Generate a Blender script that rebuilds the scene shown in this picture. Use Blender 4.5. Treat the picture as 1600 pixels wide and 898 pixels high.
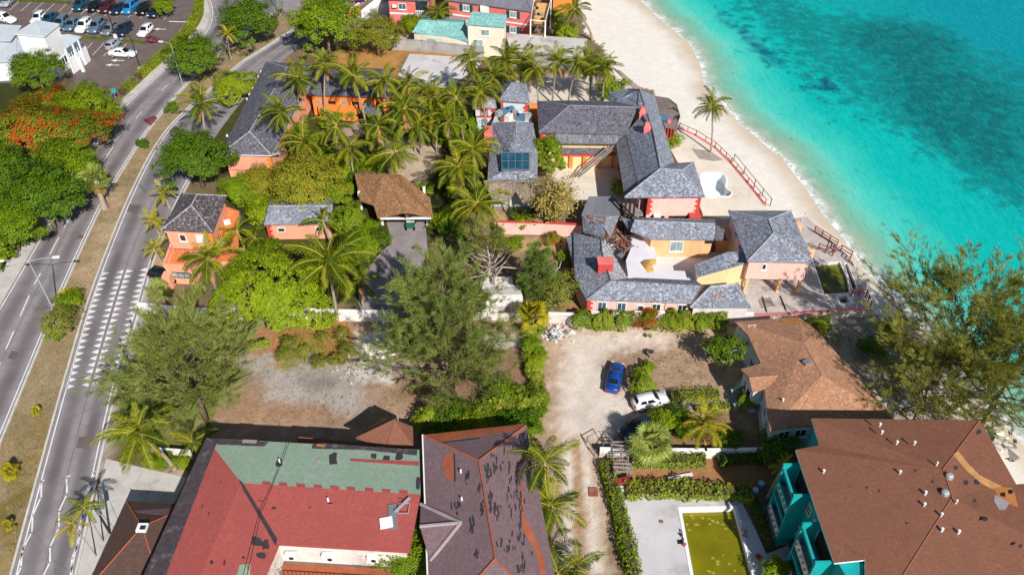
import bpy, bmesh, math, random
import numpy as np
from mathutils import Vector, Matrix, noise
R = math.radians
for o in list(bpy.data.objects): bpy.data.objects.remove(o)
scene = bpy.context.scene
C = scene.collection
# ---------------------------------------------------------------- camera, sky, sun, exposure
FPX, PITCH, CAMH = 1290.0, R(42), 69.0
cd = bpy.data.cameras.new('camera'); cam = bpy.data.objects.new('camera', cd); C.objects.link(cam)
cam.location = (0, 0, CAMH); cam.rotation_euler = (R(90) - PITCH, 0, 0)
cd.sensor_width = 36; cd.lens = 36 * FPX / 1600; cd.clip_end = 6000; cd.clip_start = 1
scene.camera = cam
SUN_EL, SUN_AZ = 39.0, 154.0          # elevation; azimuth clockwise from +Y
w = bpy.data.worlds.new('World'); scene.world = w; w.use_nodes = True
nt = w.node_tree; nt.nodes.clear()
sky = nt.nodes.new('ShaderNodeTexSky'); sky.sky_type = 'NISHITA'; sky.sun_disc = False
sky.sun_elevation = R(SUN_EL); sky.sun_rotation = R(SUN_AZ); sky.altitude = 10; sky.air_density = 1; sky.dust_density = .6
bg = nt.nodes.new('ShaderNodeBackground'); bg.inputs[1].default_value = 0.07
wo = nt.nodes.new('ShaderNodeOutputWorld')
nt.links.new(sky.outputs[0], bg.inputs[0]); nt.links.new(bg.outputs[0], wo.inputs[0])
sl = bpy.data.lights.new('sun', 'SUN'); sl.energy = 5.0; sl.angle = R(.53); sl.color = (1, .965, .915)
so = bpy.data.objects.new('sun', sl); C.objects.link(so)
sd = Vector((math.sin(R(SUN_AZ)) * math.cos(R(SUN_EL)), math.cos(R(SUN_AZ)) * math.cos(R(SUN_EL)), math.sin(R(SUN_EL))))
so.rotation_euler = sd.to_track_quat('Z', 'Y').to_euler(); so.location = (60, -60, 90)
scene.view_settings.view_transform = 'Standard'; scene.view_settings.look = 'None'
scene.view_settings.exposure = 0.06; scene.view_settings.gamma = 1
scene.view_settings.use_curve_mapping = False
scene.render.engine = 'CYCLES'
scene.cycles.max_bounces = 5; scene.cycles.transparent_max_bounces = 6; scene.cycles.diffuse_bounces = 3
scene.render.resolution_x, scene.render.resolution_y = 1024, 574
# ---------------------------------------------------------------- pixel -> place
cP, sP = math.cos(PITCH), math.sin(PITCH)
def G(px, py, z=0.0):
    """point of the height z seen at a pixel of the 1600x898 photograph"""
    v = py - 449
    d = Vector((px - 800, FPX * cP - v * sP, -(FPX * sP + v * cP)))
    t = (z - CAMH) / d.z
    return Vector((d.x * t, d.y * t, z))
def g2(px, py, z=0.0):
    p = G(px, py, z); return (p.x, p.y)
def gl(pts, z=0.0): return [g2(a, b, z) for a, b in pts]
def onplane(px, py, P, off=.006):
    """pixel onto the plane through three points, lifted by off along its normal"""
    o = Vector((0, 0, CAMH)); d = G(px, py, 0) - o; best = None
    for a, b, c in ([P] if len(P) == 3 else [(P[0], P[1], P[2]), (P[0], P[2], P[3])]):
        n = (b - a).cross(c - a).normalized()
        if n.z < 0: n = -n
        t = (a + n * off - o).dot(n) / d.dot(n); q = o + d * t; s = 0
        cr = [(v.x - u.x) * (q.y - u.y) - (v.y - u.y) * (q.x - u.x) for u, v in ((a, b), (b, c), (c, a))]
        s = min(max(cr), -min(cr)) if max(cr) > 0 and min(cr) < 0 else -1
        if best is None or s < best[0]: best = (s, q)
    return best[1]
# ---------------------------------------------------------------- materials
MATS = {}
def _nt(name):
    m = bpy.data.materials.new(name); m.use_nodes = True; n = m.node_tree; n.nodes.clear()
    o = n.nodes.new('ShaderNodeOutputMaterial'); MATS[name] = m
    return m, n, o
def N(n, t, **kw):
    x = n.nodes.new('ShaderNode' + t)
    for k, v in kw.items():
        if k.startswith('i_'):
            x.inputs[k[2:].replace('_', ' ')].default_value = v
        else: setattr(x, k, v)
    return x
def s2l(c): return tuple((v / 255 / 12.92) if v / 255 <= .04045 else ((v / 255 + .055) / 1.055) ** 2.4 for v in c)
def rgba(c, k=1.0): return (min(c[0] * k, 1), min(c[1] * k, 1), min(c[2] * k, 1), 1)
def ramp(n, stops):
    r = N(n, 'ValToRGB'); e = r.color_ramp.elements
    while len(e) > 1: e.remove(e[0])
    e[0].position = stops[0][0]; e[0].color = stops[0][1]
    for p, c in stops[1:]:
        x = e.new(p); x.color = c
    return r
def mixc(n, a, b, fac, mode='MIX'):
    m = N(n, 'Mix', data_type='RGBA', blend_type=mode)
    for s, v in ((m.inputs[0], fac), (m.inputs[6], a), (m.inputs[7], b)):
        if isinstance(v, (int, float, tuple)): s.default_value = v
        else: n.links.new(v, s)
    return m.outputs[2]
def noisef(n, vec, scale, detail=4, rough=.6):
    t = N(n, 'TexNoise'); t.inputs['Scale'].default_value = scale; t.inputs['Detail'].default_value = detail
    t.inputs['Roughness'].default_value = rough
    if vec is not None: n.links.new(vec, t.inputs['Vector'])
    return t.outputs['Fac']
def mrange(n, v, a, b, c=0, d=1):
    m = N(n, 'MapRange'); n.links.new(v, m.inputs[0])
    for i, x in enumerate((a, b, c, d)): m.inputs[i + 1].default_value = x
    return m.outputs[0]
def bump(n, h, strength=.3, dist=.05):
    b = N(n, 'Bump'); b.inputs['Strength'].default_value = strength; b.inputs['Distance'].default_value = dist
    n.links.new(h, b.inputs['Height']); return b.outputs[0]
def princ(n, o, col, rough=.8, spec=.3, nrm=None, metal=0):
    p = N(n, 'BsdfPrincipled'); p.inputs['Roughness'].default_value = rough; p.inputs['Metallic'].default_value = metal
    p.inputs['Specular IOR Level'].default_value = spec
    if isinstance(col, tuple): p.inputs['Base Color'].default_value = col
    else: n.links.new(col, p.inputs['Base Color'])
    if nrm is not None: n.links.new(nrm, p.inputs['Normal'])
    n.links.new(p.outputs[0], o.inputs[0]); return p
def wpos(n): return N(n, 'NewGeometry').outputs['Position']
def plain(name, c, rough=.75, var=.18, scale=1.2, fine=14, spec=.3, bmp=.25, stain=None, metal=0):
    """painted / mineral surface: base colour with blotches, fine grain and optional dirt"""
    m, n, o = _nt(name); pos = wpos(n); c = s2l(c)
    a = mrange(n, noisef(n, pos, scale), .3, .7); f = noisef(n, pos, fine, 3)
    col = mixc(n, rgba(c, 1 - var), rgba(c, 1 + var), a)
    col = mixc(n, col, rgba(c, 1 - var * 1.2), mrange(n, f, .52, .75, 0, .6))
    if stain:
        s = mrange(n, noisef(n, pos, scale * .55, 6, .7), .54, .68)
        col = mixc(n, col, rgba(s2l(stain)), s)
    if 'wall' in name or name in ('white_paint', 'old_white'):      # rain streaks and fading down the faces
        mp = N(n, 'Mapping'); mp.inputs['Scale'].default_value = (1.6, 1.6, .16); n.links.new(pos, mp.inputs['Vector'])
        col = mixc(n, col, rgba(c, .72), mrange(n, noisef(n, mp.outputs[0], 1.4, 5, .7), .52, .72, 0, .55)); col = mixc(n, col, rgba([min(1, v * 1.15 + .03) for v in c]), mrange(n, noisef(n, pos, .3, 3), .5, .7, 0, .4))
    princ(n, o, col, rough, spec, bump(n, f, bmp, .02), metal); return m
def shingle(name, c, dark=.55, lite=1.35, rough=.85, bw=.26, rh=.17, stain=None, stamt=(.56, .7), streak=.35, speck=.5, mort=.35, stsc=.45):
    """roof shingles / shakes laid in courses along the UV of each roof plane (metres)"""
    m, n, o = _nt(name); c = s2l(c); uv = N(n, 'UVMap').outputs[0]; pos = wpos(n)
    b = N(n, 'TexBrick', offset=.5); n.links.new(uv, b.inputs['Vector'])
    b.inputs['Scale'].default_value = 1; b.inputs['Brick Width'].default_value = bw; b.inputs['Row Height'].default_value = rh
    b.inputs['Mortar Size'].default_value = .02; b.inputs['Color1'].default_value = rgba(c, dark); b.inputs['Color2'].default_value = rgba(c, lite)
    b.inputs['Mortar'].default_value = rgba(c, mort); b.inputs['Bias'].default_value = -.1
    col = b.outputs['Color']
    mp = N(n, 'Mapping'); mp.inputs['Scale'].default_value = (3.2, .35, 1); n.links.new(uv, mp.inputs['Vector'])
    st = noisef(n, mp.outputs[0], 1.3, 5, .7)
    col = mixc(n, col, rgba(c, dark * .75), mrange(n, st, .5, .75, 0, streak))
    vo = N(n, 'TexVoronoi'); vo.inputs['Scale'].default_value = 4.2; n.links.new(uv, vo.inputs['Vector']); vs_ = N(n, 'SeparateColor'); n.links.new(vo.outputs['Color'], vs_.inputs[0])
    col = mixc(n, col, rgba(c, lite * 1.3), mrange(n, vs_.outputs[0], .62, 1, 0, speck)); col = mixc(n, col, rgba(c, dark * .7), mrange(n, vs_.outputs[1], .7, 1, 0, speck * .8))
    col = mixc(n, col, rgba(c, .8), mrange(n, noisef(n, pos, .25, 3), .45, .7, 0, .5))
    if stain:
        s = mrange(n, noisef(n, pos, stsc, 7, .72), stamt[0], stamt[1]); col = mixc(n, col, rgba(s2l(stain)), s)
    princ(n, o, col, rough, .2, bump(n, b.outputs['Fac'], -.5, .03)); return m
def leafm(name, c1, c2, trans=.35, flower=None, famt=.0, obj=.25, rough=.55):
    """leaf: colour varies from leaf to leaf and from plant to plant, light passes through"""
    m, n, o = _nt(name); g = N(n, 'NewGeometry'); oi = N(n, 'ObjectInfo')
    col = mixc(n, rgba(s2l(c1), .68), rgba(s2l(c2)), g.outputs['Random Per Island'])
    big = mrange(n, noisef(n, g.outputs['Position'], .55, 2), .35, .65)
    col = mixc(n, col, rgba(s2l(c2), 1.15), mrange(n, big, 0, 1, 0, .45))
    hs = N(n, 'HueSaturation'); n.links.new(col, hs.inputs['Color'])
    n.links.new(mrange(n, oi.outputs['Random'], 0, 1, .5 - obj * .05, .5 + obj * .05), hs.inputs['Hue'])
    n.links.new(mrange(n, oi.outputs['Random'], 0, 1, 1 + obj * .6, 1 - obj * .6), hs.inputs['Value'])
    col = hs.outputs[0]
    if flower:
        fn = mrange(n, noisef(n, g.outputs['Position'], .62, 3), .5, .56)
        mm = N(n, 'Math', operation='MULTIPLY'); n.links.new(fn, mm.inputs[0])
        n.links.new(mrange(n, g.outputs['Random Per Island'], 1 - famt, 1 - famt + .02), mm.inputs[1])
        col = mixc(n, col, rgba(s2l(flower)), mm.outputs[0])
    p = princ(n, o, col, rough, .3)
    t = N(n, 'BsdfTranslucent'); n.links.new(col, t.inputs[0]); ms = N(n, 'MixShader'); ms.inputs[0].default_value = trans
    n.links.new(p.outputs[0], ms.inputs[1]); n.links.new(t.outputs[0], ms.inputs[2]); n.links.new(ms.outputs[0], o.inputs[0])
    return m
def M(k): return MATS[k]
# ---------------------------------------------------------------- meshes
ORG = {}
class MB:
    def __init__(s): s.v = []; s.f = []; s.m = []
    def add(s, vs, fs, mi=0):
        k = len(s.v); s.v += [tuple(p) for p in vs]
        for f in fs: s.f.append(tuple(i + k for i in f)); s.m.append(mi)
        return s
    def poly(s, pts, mi=0): return s.add(pts, [tuple(range(len(pts)))], mi)
    def prism(s, pts, z0, z1, mi=0):
        """closed upright prism over a plan polygon"""
        n = len(pts)
        if area(pts) < 0: pts = pts[::-1]
        vs = [(x, y, z0) for x, y in pts] + [(x, y, z1) for x, y in pts]
        fs = [tuple(range(n))[::-1], tuple(range(n, 2 * n))] + [(i, (i + 1) % n, n + (i + 1) % n, n + i) for i in range(n)]
        return s.add(vs, fs, mi)
    def box(s, c, d, rz=0, mi=0, tilt=None):
        x, y, z = (k / 2 for k in d); m = Matrix.Rotation(rz, 3, 'Z')
        if tilt is not None: m = m @ tilt
        vs = [Vector(c) + m @ Vector((a * x, b * y, e * z)) for e in (-1, 1) for a, b in ((-1, -1), (1, -1), (1, 1), (-1, 1))]
        return s.add(vs, [(3, 2, 1, 0), (4, 5, 6, 7), (0, 1, 5, 4), (1, 2, 6, 5), (2, 3, 7, 6), (3, 0, 4, 7)], mi)
    def beam(s, a, b, w, h, mi=0):
        a = Vector(a); b = Vector(b); d = (b - a)
        if d.length < 1e-5: return s
        d.normalize(); sd = d.cross(Vector((0, 0, 1)))
        if sd.length < 1e-3: sd = Vector((1, 0, 0))
        sd.normalize(); up = sd.cross(d).normalized()
        vs = [p + sd * (i * w / 2) + up * (j * h / 2) for p in (a, b) for i, j in ((-1, -1), (1, -1), (1, 1), (-1, 1))]
        return s.add(vs, [(0, 1, 2, 3), (7, 6, 5, 4), (1, 0, 4, 5), (2, 1, 5, 6), (3, 2, 6, 7), (0, 3, 7, 4)], mi)
    def tube(s, pts, rad, n=6, mi=0, cap=True):
        pts = [Vector(p) for p in pts]; k = len(pts); rings = []
        if not hasattr(rad, '__len__'): rad = [rad] * k
        vs = []
        for i, p in enumerate(pts):
            d = (pts[min(i + 1, k - 1)] - pts[max(i - 1, 0)]).normalized()
            a = d.cross(Vector((0, 0, 1)))
            if a.length < 1e-2: a = d.cross(Vector((1, 0, 0)))
            a.normalize(); b = a.cross(d)
            for j in range(n):
                t = 2 * math.pi * j / n; vs.append(p + (a * math.cos(t) + b * math.sin(t)) * rad[i])
        fs = [(i * n + j, i * n + (j + 1) % n, (i + 1) * n + (j + 1) % n, (i + 1) * n + j) for i in range(k - 1) for j in range(n)]
        if cap: fs += [tuple(range(n))[::-1], tuple(range((k - 1) * n, k * n))]
        return s.add(vs, fs, mi)
    def build(s, name, mat, parent=None, smooth=False, kind=None):
        org = ORG.get(parent.name, Vector()) if parent else Vector()
        me = bpy.data.meshes.new(name)
        me.from_pydata([(x - org.x, y - org.y, z - org.z) for x, y, z in s.v], [], s.f)
        mats = mat if isinstance(mat, (list, tuple)) else [mat]
        for m in mats: me.materials.append(M(m) if isinstance(m, str) else m)
        if len(mats) > 1: me.polygons.foreach_set('material_index', s.m)
        if smooth: me.polygons.foreach_set('use_smooth', [True] * len(s.f))
        me.update()
        o = bpy.data.objects.new(name, me); C.objects.link(o)
        if parent: o.parent = parent; ORG[o.name] = org
        if kind: o['kind'] = kind
        return o
def area(p): return sum(p[i][0] * p[(i + 1) % len(p)][1] - p[(i + 1) % len(p)][0] * p[i][1] for i in range(len(p))) / 2
def offset_poly(pts, d):
    """inset (d>0) of a plan polygon, vertex order kept"""
    sgn = 1 if area(pts) > 0 else -1; n = len(pts); out = []
    for i in range(n):
        p0, p1, p2 = Vector(pts[i - 1]), Vector(pts[i]), Vector(pts[(i + 1) % n])
        a = (p1 - p0).normalized(); b = (p2 - p1).normalized()
        na = Vector((-a.y, a.x)) * sgn; nb = Vector((-b.y, b.x)) * sgn
        k = 1 + na.dot(nb); m = (na + nb) / max(k, .35); q = p1 + m * d; out.append((q.x, q.y))
    return out
def tag(o, label, cat, group=None):
    o['label'] = label; o['category'] = cat
    if group: o['group'] = group
    return o
def thing(name, label, cat, loc=(0, 0, 0), group=None, rz=0):
    o = bpy.data.objects.new(name, None); C.objects.link(o); o.location = loc; o.rotation_euler = (0, 0, rz); o.empty_display_size = .3
    ORG[o.name] = Vector(loc); return tag(o, label, cat, group)
def struct(o): o['kind'] = 'structure'; return o
def rect_uv(o):
    """UV in metres along each face: u level, v up the slope"""
    me = o.data; uv = me.uv_layers.new(name='UVMap'); vs = me.vertices
    for p in me.polygons:
        n = p.normal; h = Vector((0, 0, 1)).cross(n)
        h = h.normalized() if h.length > .01 else Vector((1, 0, 0)); s = n.cross(h)
        for li in p.loop_indices:
            q = vs[me.loops[li].vertex_index].co; uv.data[li].uv = (q.dot(h) + .37 * p.index, q.dot(s))
    return o
def roof(root, V, F, mat, thick=.16, caps=(), capmat=None, name='roof', capr=.11, fascia=None):
    """slab roof: V name->(px,py,z), F faces of names; caps = ridge/hip lines"""
    P = {k: (G(*v) if not isinstance(v, Vector) else v) for k, v in V.items()}
    mb = MB(); ks = list(P); ix = {k: i for i, k in enumerate(ks)}; nv = len(ks)
    top = [P[k] for k in ks]; bot = [p - Vector((0, 0, thick)) for p in top]; fs = []; ed = {}
    F2 = []
    for f in F: F2 += [f] if len(f) != 4 else [(f[0], f[1], f[2]), (f[0], f[2], f[3])]
    for f in F2:
        ids = [ix[k] for k in f]
        a = sum((top[ids[i]].x * top[ids[(i + 1) % len(ids)]].y - top[ids[(i + 1) % len(ids)]].x * top[ids[i]].y) for i in range(len(ids)))
        if a < 0: ids = ids[::-1]
        fs.append(tuple(ids)); fs.append(tuple(i + nv for i in ids[::-1]))
        for i in range(len(ids)):
            e = (ids[i], ids[(i + 1) % len(ids)]); ed[e] = 1
    for (a, b) in ed:
        if (b, a) not in ed: fs.append((b, a, a + nv, b + nv))
    mb.add(top + bot, fs)
    if fascia:
        for i, f in enumerate(fs): mb.m[i] = 1 if len(f) == 4 and any(x >= nv for x in f) and any(x < nv for x in f) else 0
    o = mb.build(name, [mat, fascia] if fascia else mat, root); rect_uv(o)
    for a, b in caps:
        cb = MB(); d = (P[b] - P[a]); cb.tube([P[a] + Vector((0, 0, .02)), P[b] + Vector((0, 0, .02))], capr, 6)
        rect_uv(cb.build('ridge_cap', capmat or mat, o))
    return o, P
def walls(root, eave, inset, z0, z1, mat, name='wall'):
    pl = offset_poly(eave, inset); MB().prism(pl, z0, z1).build(name, mat, root); return pl
def window(root, a, b, t, zc, w, h, frame='white_trim', glass='glass_dark', panes=2, sill=True, name='window', proud=.05):
    """window on the wall segment a->b at fraction t (outside is to the right of a->b)"""
    a = Vector((a[0], a[1], 0)); b = Vector((b[0], b[1], 0)); d = (b - a).normalized(); n = Vector((d.y, -d.x, 0)); c = a.lerp(b, t); c.z = zc
    ang = math.atan2(d.y, d.x); f = .09; mb = MB()
    for u in (-1, 1): mb.box(c + d * u * (w / 2 - f / 2) + n * .03, (f, proud * 2, h), ang)
    for u in (-1, 1): mb.box(c + Vector((0, 0, u * (h / 2 - f / 2))) + n * .03, (w - 2 * f - .002, proud * 2 - .01, f), ang)
    if sill: mb.box(c + Vector((0, 0, -h / 2 - .05)) + n * .06, (w + .16, .2, .07), ang)
    o = mb.build(name, frame, root); pw = (w - 2 * f) / panes
    for i in range(panes):
        u = -w / 2 + f + pw * (i + .5)
        MB().box(c + d * u + n * .012, (pw - .05, .03, h - 2 * f), ang).build('pane', glass, o)
    if panes > 1:
        mu = MB()
        for i in range(1, panes): mu.box(c + d * (-w / 2 + f + pw * i) + n * .035, (.05, .07, h - 2 * f), ang)
        mu.build('mullion', frame, o)
    return o
def quoins(root, x, y, z0, z1, ang, mat='red_trim', w=.34, sx=1):
    """alternating corner blocks"""
    z = z0; i = 0
    while z < z1 - .1:
        k = w if i % 2 else w * .62
        MB().box((x + sx * (k - .05), y + (k - .05), z + .19), (k * 2, k * 2, .36), ang).build('quoin', mat, root); z += .38; i += 1
# ---------------------------------------------------------------- material library
plain('white_paint', (238, 232, 226), .7, .08, .8, 9, stain=(170, 160, 150)); plain('white_trim', (240, 240, 238), .5, .04)
plain('old_white', (222, 214, 206), .85, .14, .7, 7, stain=(150, 145, 140)); plain('pink_wall', (240, 196, 182), .8, .06, .6)
plain('salmon_wall', (246, 170, 138), .8, .08, .6); plain('orange_wall', (238, 140, 66), .8, .1, .7); plain('coral_wall', (228, 122, 114), .8, .08, .6)
plain('yellow_wall', (240, 208, 158), .8, .08, .6); plain('peach_wall', (238, 184, 134), .8, .1, .6); plain('red_trim', (204, 74, 68), .7, .1)
plain('teal_wall', (20, 166, 166), .6, .1, .7); plain('teal_dark', (18, 120, 128), .7, .1); plain('pale_blue_wall', (205, 218, 222), .75, .08, .8)
plain('cream_wall', (238, 226, 204), .8, .06); plain('grey_wall', (165, 162, 158), .9, .2, .5, 6, stain=(95, 92, 88))
plain('concrete', (196, 190, 186), .9, .14, .35, 5, stain=(160, 152, 146)); plain('deck_concrete', (205, 200, 200), .9, .1, .3, 5, stain=(168, 162, 164))
plain('pale_concrete', (222, 212, 202), .9, .1, .4, 5); plain('terrace', (226, 214, 198), .9, .08, .5, 4, stain=(200, 184, 164))
plain('courtyard_floor', (216, 210, 208), .9, .1, .5, 4); plain('stone_grey', (150, 140, 134), .9, .2)
plain('sidewalk', (196, 190, 184), .9, .12, .4, 6, stain=(160, 152, 144)); plain('kerb', (205, 200, 194), .9, .15, .8)
plain('road_paint', (232, 232, 230), .7, .1, 1.5, 10, stain=(190, 188, 184)); plain('red_wood', (158, 62, 54), .6, .15); plain('brown_wood', (120, 70, 48), .7, .2)
plain('dark_wood', (58, 42, 36), .8, .2); plain('grey_wood', (150, 142, 136), .8, .2, 1, 8); plain('deck_wood', (226, 176, 110), .8, .12)
plain('dark_felt', (62, 56, 58), .9, .25, 1.5, 8); plain('edge_felt', (74, 66, 70), .9, .3, 2, 9, stain=(120, 112, 112)); plain('bare_ply', (186, 120, 66), .85, .2, 1.4, 8)
plain('orange_felt', (166, 92, 62), .9, .2, 1.0, 7); plain('tan_patch', (190, 140, 88), .9, .25, 1.2, 7); plain('grey_flash', (160, 150, 150), .7, .15)
plain('metal_grey', (150, 152, 156), .45, .1, metal=.5); plain('galv', (196, 200, 204), .4, .08, metal=.4); plain('dark_metal', (44, 42, 44), .5, .15)
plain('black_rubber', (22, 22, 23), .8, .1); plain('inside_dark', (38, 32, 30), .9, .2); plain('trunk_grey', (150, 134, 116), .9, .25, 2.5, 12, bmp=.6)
plain('bark', (126, 108, 90), .95, .3, 2, 10, bmp=.6); plain('pale_bark', (188, 176, 162), .9, .2, 2, 10); plain('palm_trunk', (164, 148, 128), .9, .2, 3, 12, bmp=.6)
plain('rattan', (170, 150, 132), .9, .2); plain('terracotta', (226, 130, 76), .85, .15); plain('rust_debris', (150, 92, 72), .9, .35, 1.5, 8)
plain('tarp_tan', (206, 160, 84), .85, .25, 1.6, 6); plain('green_shutter', (26, 82, 72), .6, .1); plain('blue_unit', (86, 122, 150), .6, .15)
plain('white_sand', (226, 216, 202), .95, .1, .8, 5, stain=(200, 188, 172)); plain('golf_green', (30, 110, 84), .5, .1); plain('yellow_line', (216, 200, 150), .8, .1)
plain('red_scrap', (190, 70, 66), .8, .2); plain('dark_soil', (88, 70, 54), .95, .3, 1, 8); plain('pool_shell', (226, 232, 234), .6, .06, .8)
plain('brown_cap', (146, 102, 80), .9, .12); plain('tan_cap', (186, 140, 108), .9, .12); plain('pale_lilac', (226, 222, 226), .9, .07, .6, 5); plain('scum', (168, 150, 66), .9, .2, 2, 8); plain('brick_path', (176, 150, 138), .9, .2, .8, 6); plain('grey_path', (168, 154, 146), .9, .16, .6, 5); plain('beige_floor', (224, 200, 158), .85, .12, .8)
shingle('shake_grey', (148, 152, 164), .5, 1.5, stain=(116, 118, 130), stamt=(.55, .72), streak=.35, speck=.55)
shingle('shake_dark', (114, 112, 122), .5, 1.45, stain=(90, 88, 98), streak=.45, speck=.5)
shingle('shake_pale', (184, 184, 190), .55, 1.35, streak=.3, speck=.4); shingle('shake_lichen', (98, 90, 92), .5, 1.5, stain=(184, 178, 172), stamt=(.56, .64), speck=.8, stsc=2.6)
shingle('shake_tan', (174, 130, 92), .6, 1.35, streak=.3, speck=.5); shingle('shed_grey', (128, 127, 134), .6, 1.4, bw=.16, rh=2.2, streak=.75, speck=.4)
shingle('shingle_brown', (140, 94, 74), .86, 1.14, bw=.24, rh=.14, streak=.35, speck=.18, mort=.7, stain=(120, 78, 62)); shingle('shingle_tan', (184, 136, 106), .72, 1.28, bw=.24, rh=.15, streak=.2, speck=.4, mort=.7)
shingle('shingle_mauve', (128, 105, 108), .85, 1.15, bw=.3, rh=.2, streak=.2, speck=.2, mort=.75); shingle('shingle_dark', (94, 72, 64), .85, 1.15, bw=.3, rh=.2, streak=.25, speck=.2, mort=.75)
shingle('shingle_red', (170, 86, 80), .9, 1.1, bw=.3, rh=.2, streak=.18, speck=.15, mort=.86); shingle('shingle_green', (146, 166, 146), .9, 1.1, bw=.3, rh=.2, streak=.2, speck=.2, mort=.86)
shingle('shingle_turq', (134, 186, 182), .75, 1.2, bw=.5, rh=.25, streak=.2, speck=.5, mort=.7); shingle('metal_roof', (186, 194, 200), .95, 1.05, bw=.45, rh=40, streak=.15, speck=.1, mort=.7)
shingle('thatch_grey', (158, 140, 124), .6, 1.35, bw=.08, rh=.9, streak=.7, speck=.5); shingle('slate_flat', (126, 126, 134), .85, 1.15, bw=1.1, rh=6, streak=.4, speck=.2)
shingle('old_flat', (128, 112, 108), .85, 1.2, bw=.9, rh=4, streak=.5, speck=.25); shingle('deck_brown', (150, 110, 84), .7, 1.2, bw=3, rh=.15, streak=.4)
shingle('pavers', (196, 186, 180), .9, 1.1, bw=.6, rh=.6, speck=.2, mort=.7); shingle('terra_tiles', (226, 128, 78), .8, 1.2, bw=.3, rh=.3, speck=.3, mort=.6)
leafm('lf_mid', (66, 104, 10), (150, 172, 22)); leafm('lf_dark', (42, 82, 14), (114, 146, 24)); leafm('lf_bright', (96, 130, 12), (160, 180, 28))
leafm('lf_olive', (92, 104, 34), (162, 160, 62), .25); leafm('lf_pine', (50, 88, 34), (118, 140, 54), .2); leafm('lf_casu', (82, 106, 44), (158, 168, 80), .3, obj=.1)
leafm('lf_casu2', (80, 102, 34), (162, 160, 60), .3, obj=.1)
leafm('lf_flame', (66, 104, 20), (150, 164, 38), flower=(232, 84, 30), famt=.62); leafm('lf_rust', (104, 118, 24), (172, 172, 50), flower=(206, 124, 36), famt=.12); leafm('palm_stalk', (120, 122, 30), (190, 180, 66), .1)
leafm('lf_palm', (58, 88, 12), (136, 148, 26), .26, obj=.8); leafm('lf_palmy', (124, 136, 20), (204, 188, 40), .3, obj=.3); leafm('lf_fan', (116, 138, 48), (182, 190, 96), .3)
leafm('lf_bamboo', (150, 136, 62), (204, 186, 104), .3); leafm('lf_straw', (146, 130, 90), (198, 180, 130), .2); leafm('lf_dry', (150, 112, 62), (204, 160, 98), .2); leafm('lf_grey', (110, 110, 88), (170, 162, 138), .2)
leafm('lf_hedge', (98, 128, 18), (166, 182, 40), .35); leafm('lf_red', (120, 130, 34), (170, 172, 50), flower=(206, 64, 40), famt=.5); leafm('lf_purple', (120, 50, 76), (170, 90, 110), .2)
leafm('lf_yellow', (206, 190, 20), (240, 226, 60), .3); leafm('lf_seagrape', (74, 110, 30), (160, 172, 50), .3, flower=(196, 120, 50), famt=.12)
def glassm(name, c, rough=.12):
    m, n, o = _nt(name); pos = wpos(n)
    col = mixc(n, rgba(s2l(c), .7), rgba(s2l(c), 1.3), mrange(n, noisef(n, pos, .9, 2), .35, .65)); princ(n, o, col, rough, .6); return m
glassm('glass_dark', (46, 54, 60)); glassm('glass_blue', (70, 100, 116)); glassm('glass_pale', (150, 168, 170)); glassm('skylight', (34, 84, 104), .15)
glassm('car_glass', (24, 30, 34), .08); glassm('lamp_glass', (236, 236, 230), .2); glassm('tail_glass', (170, 16, 20), .2)
CARC = {'white': (236, 236, 236), 'silver': (150, 158, 166), 'blue': (16, 66, 140), 'black': (18, 20, 24), 'navy': (22, 42, 66), 'maroon': (74, 24, 30), 'slate': (84, 108, 126), 'teal': (20, 70, 84), 'sky': (34, 120, 176), 'grey': (110, 118, 120), 'purple': (92, 20, 80)}
for k, c in CARC.items():
    m, n, o = _nt('car_' + k); p = princ(n, o, rgba(s2l(c)), .3, .5); p.inputs['Coat Weight'].default_value = .6; p.inputs['Coat Roughness'].default_value = .06
def asphalt(name, c, tracks=.0):
    m, n, o = _nt(name); c = s2l(c); pos = wpos(n); uv = N(n, 'UVMap').outputs[0]
    a = noisef(n, pos, .5, 5); f = noisef(n, pos, 9, 3)
    col = mixc(n, rgba(c, .82), rgba(c, 1.18), mrange(n, a, .3, .7)); col = mixc(n, col, rgba(c, .7), mrange(n, f, .5, .72, 0, .5))
    if tracks:
        sp = N(n, 'SeparateXYZ'); n.links.new(uv, sp.inputs[0])
        wv = N(n, 'Math', operation='SINE'); ml = N(n, 'Math', operation='MULTIPLY_ADD'); ml.inputs[1].default_value = 12.566; ml.inputs[2].default_value = -1.57
        n.links.new(sp.outputs[0], ml.inputs[0]); n.links.new(ml.outputs[0], wv.inputs[0])
        tr = mrange(n, wv.outputs[0], -.35, .9, 0, tracks); wob = N(n, 'Math', operation='MULTIPLY'); n.links.new(tr, wob.inputs[0])
        n.links.new(mrange(n, noisef(n, pos, .12, 2), .3, .7, .4, 1.2), wob.inputs[1])
        col = mixc(n, col, rgba(c, .45), wob.outputs[0])
        jt = N(n, 'Math', operation='COMPARE'); jt.inputs[1].default_value = .5; jt.inputs[2].default_value = .008; n.links.new(sp.outputs[0], jt.inputs[0])
        col = mixc(n, col, rgba(c, .6), jt.outputs[0])
    pv = N(n, 'TexVoronoi', feature='DISTANCE_TO_EDGE'); pv.inputs['Scale'].default_value = .16; n.links.new(pos, pv.inputs['Vector']); col = mixc(n, col, rgba(c, .45), mrange(n, pv.outputs[0], .0, .006, .7, 0))
    col = mixc(n, col, rgba(c, .55), mrange(n, noisef(n, pos, .9, 6, .8), .63, .7, 0, .5))
    princ(n, o, col, .9, .25, bump(n, f, .3, .02)); return m
asphalt('asphalt_road', (146, 138, 140), .8); asphalt('asphalt_lot', (112, 98, 94)); asphalt('asphalt_grey', (150, 140, 140))
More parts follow.
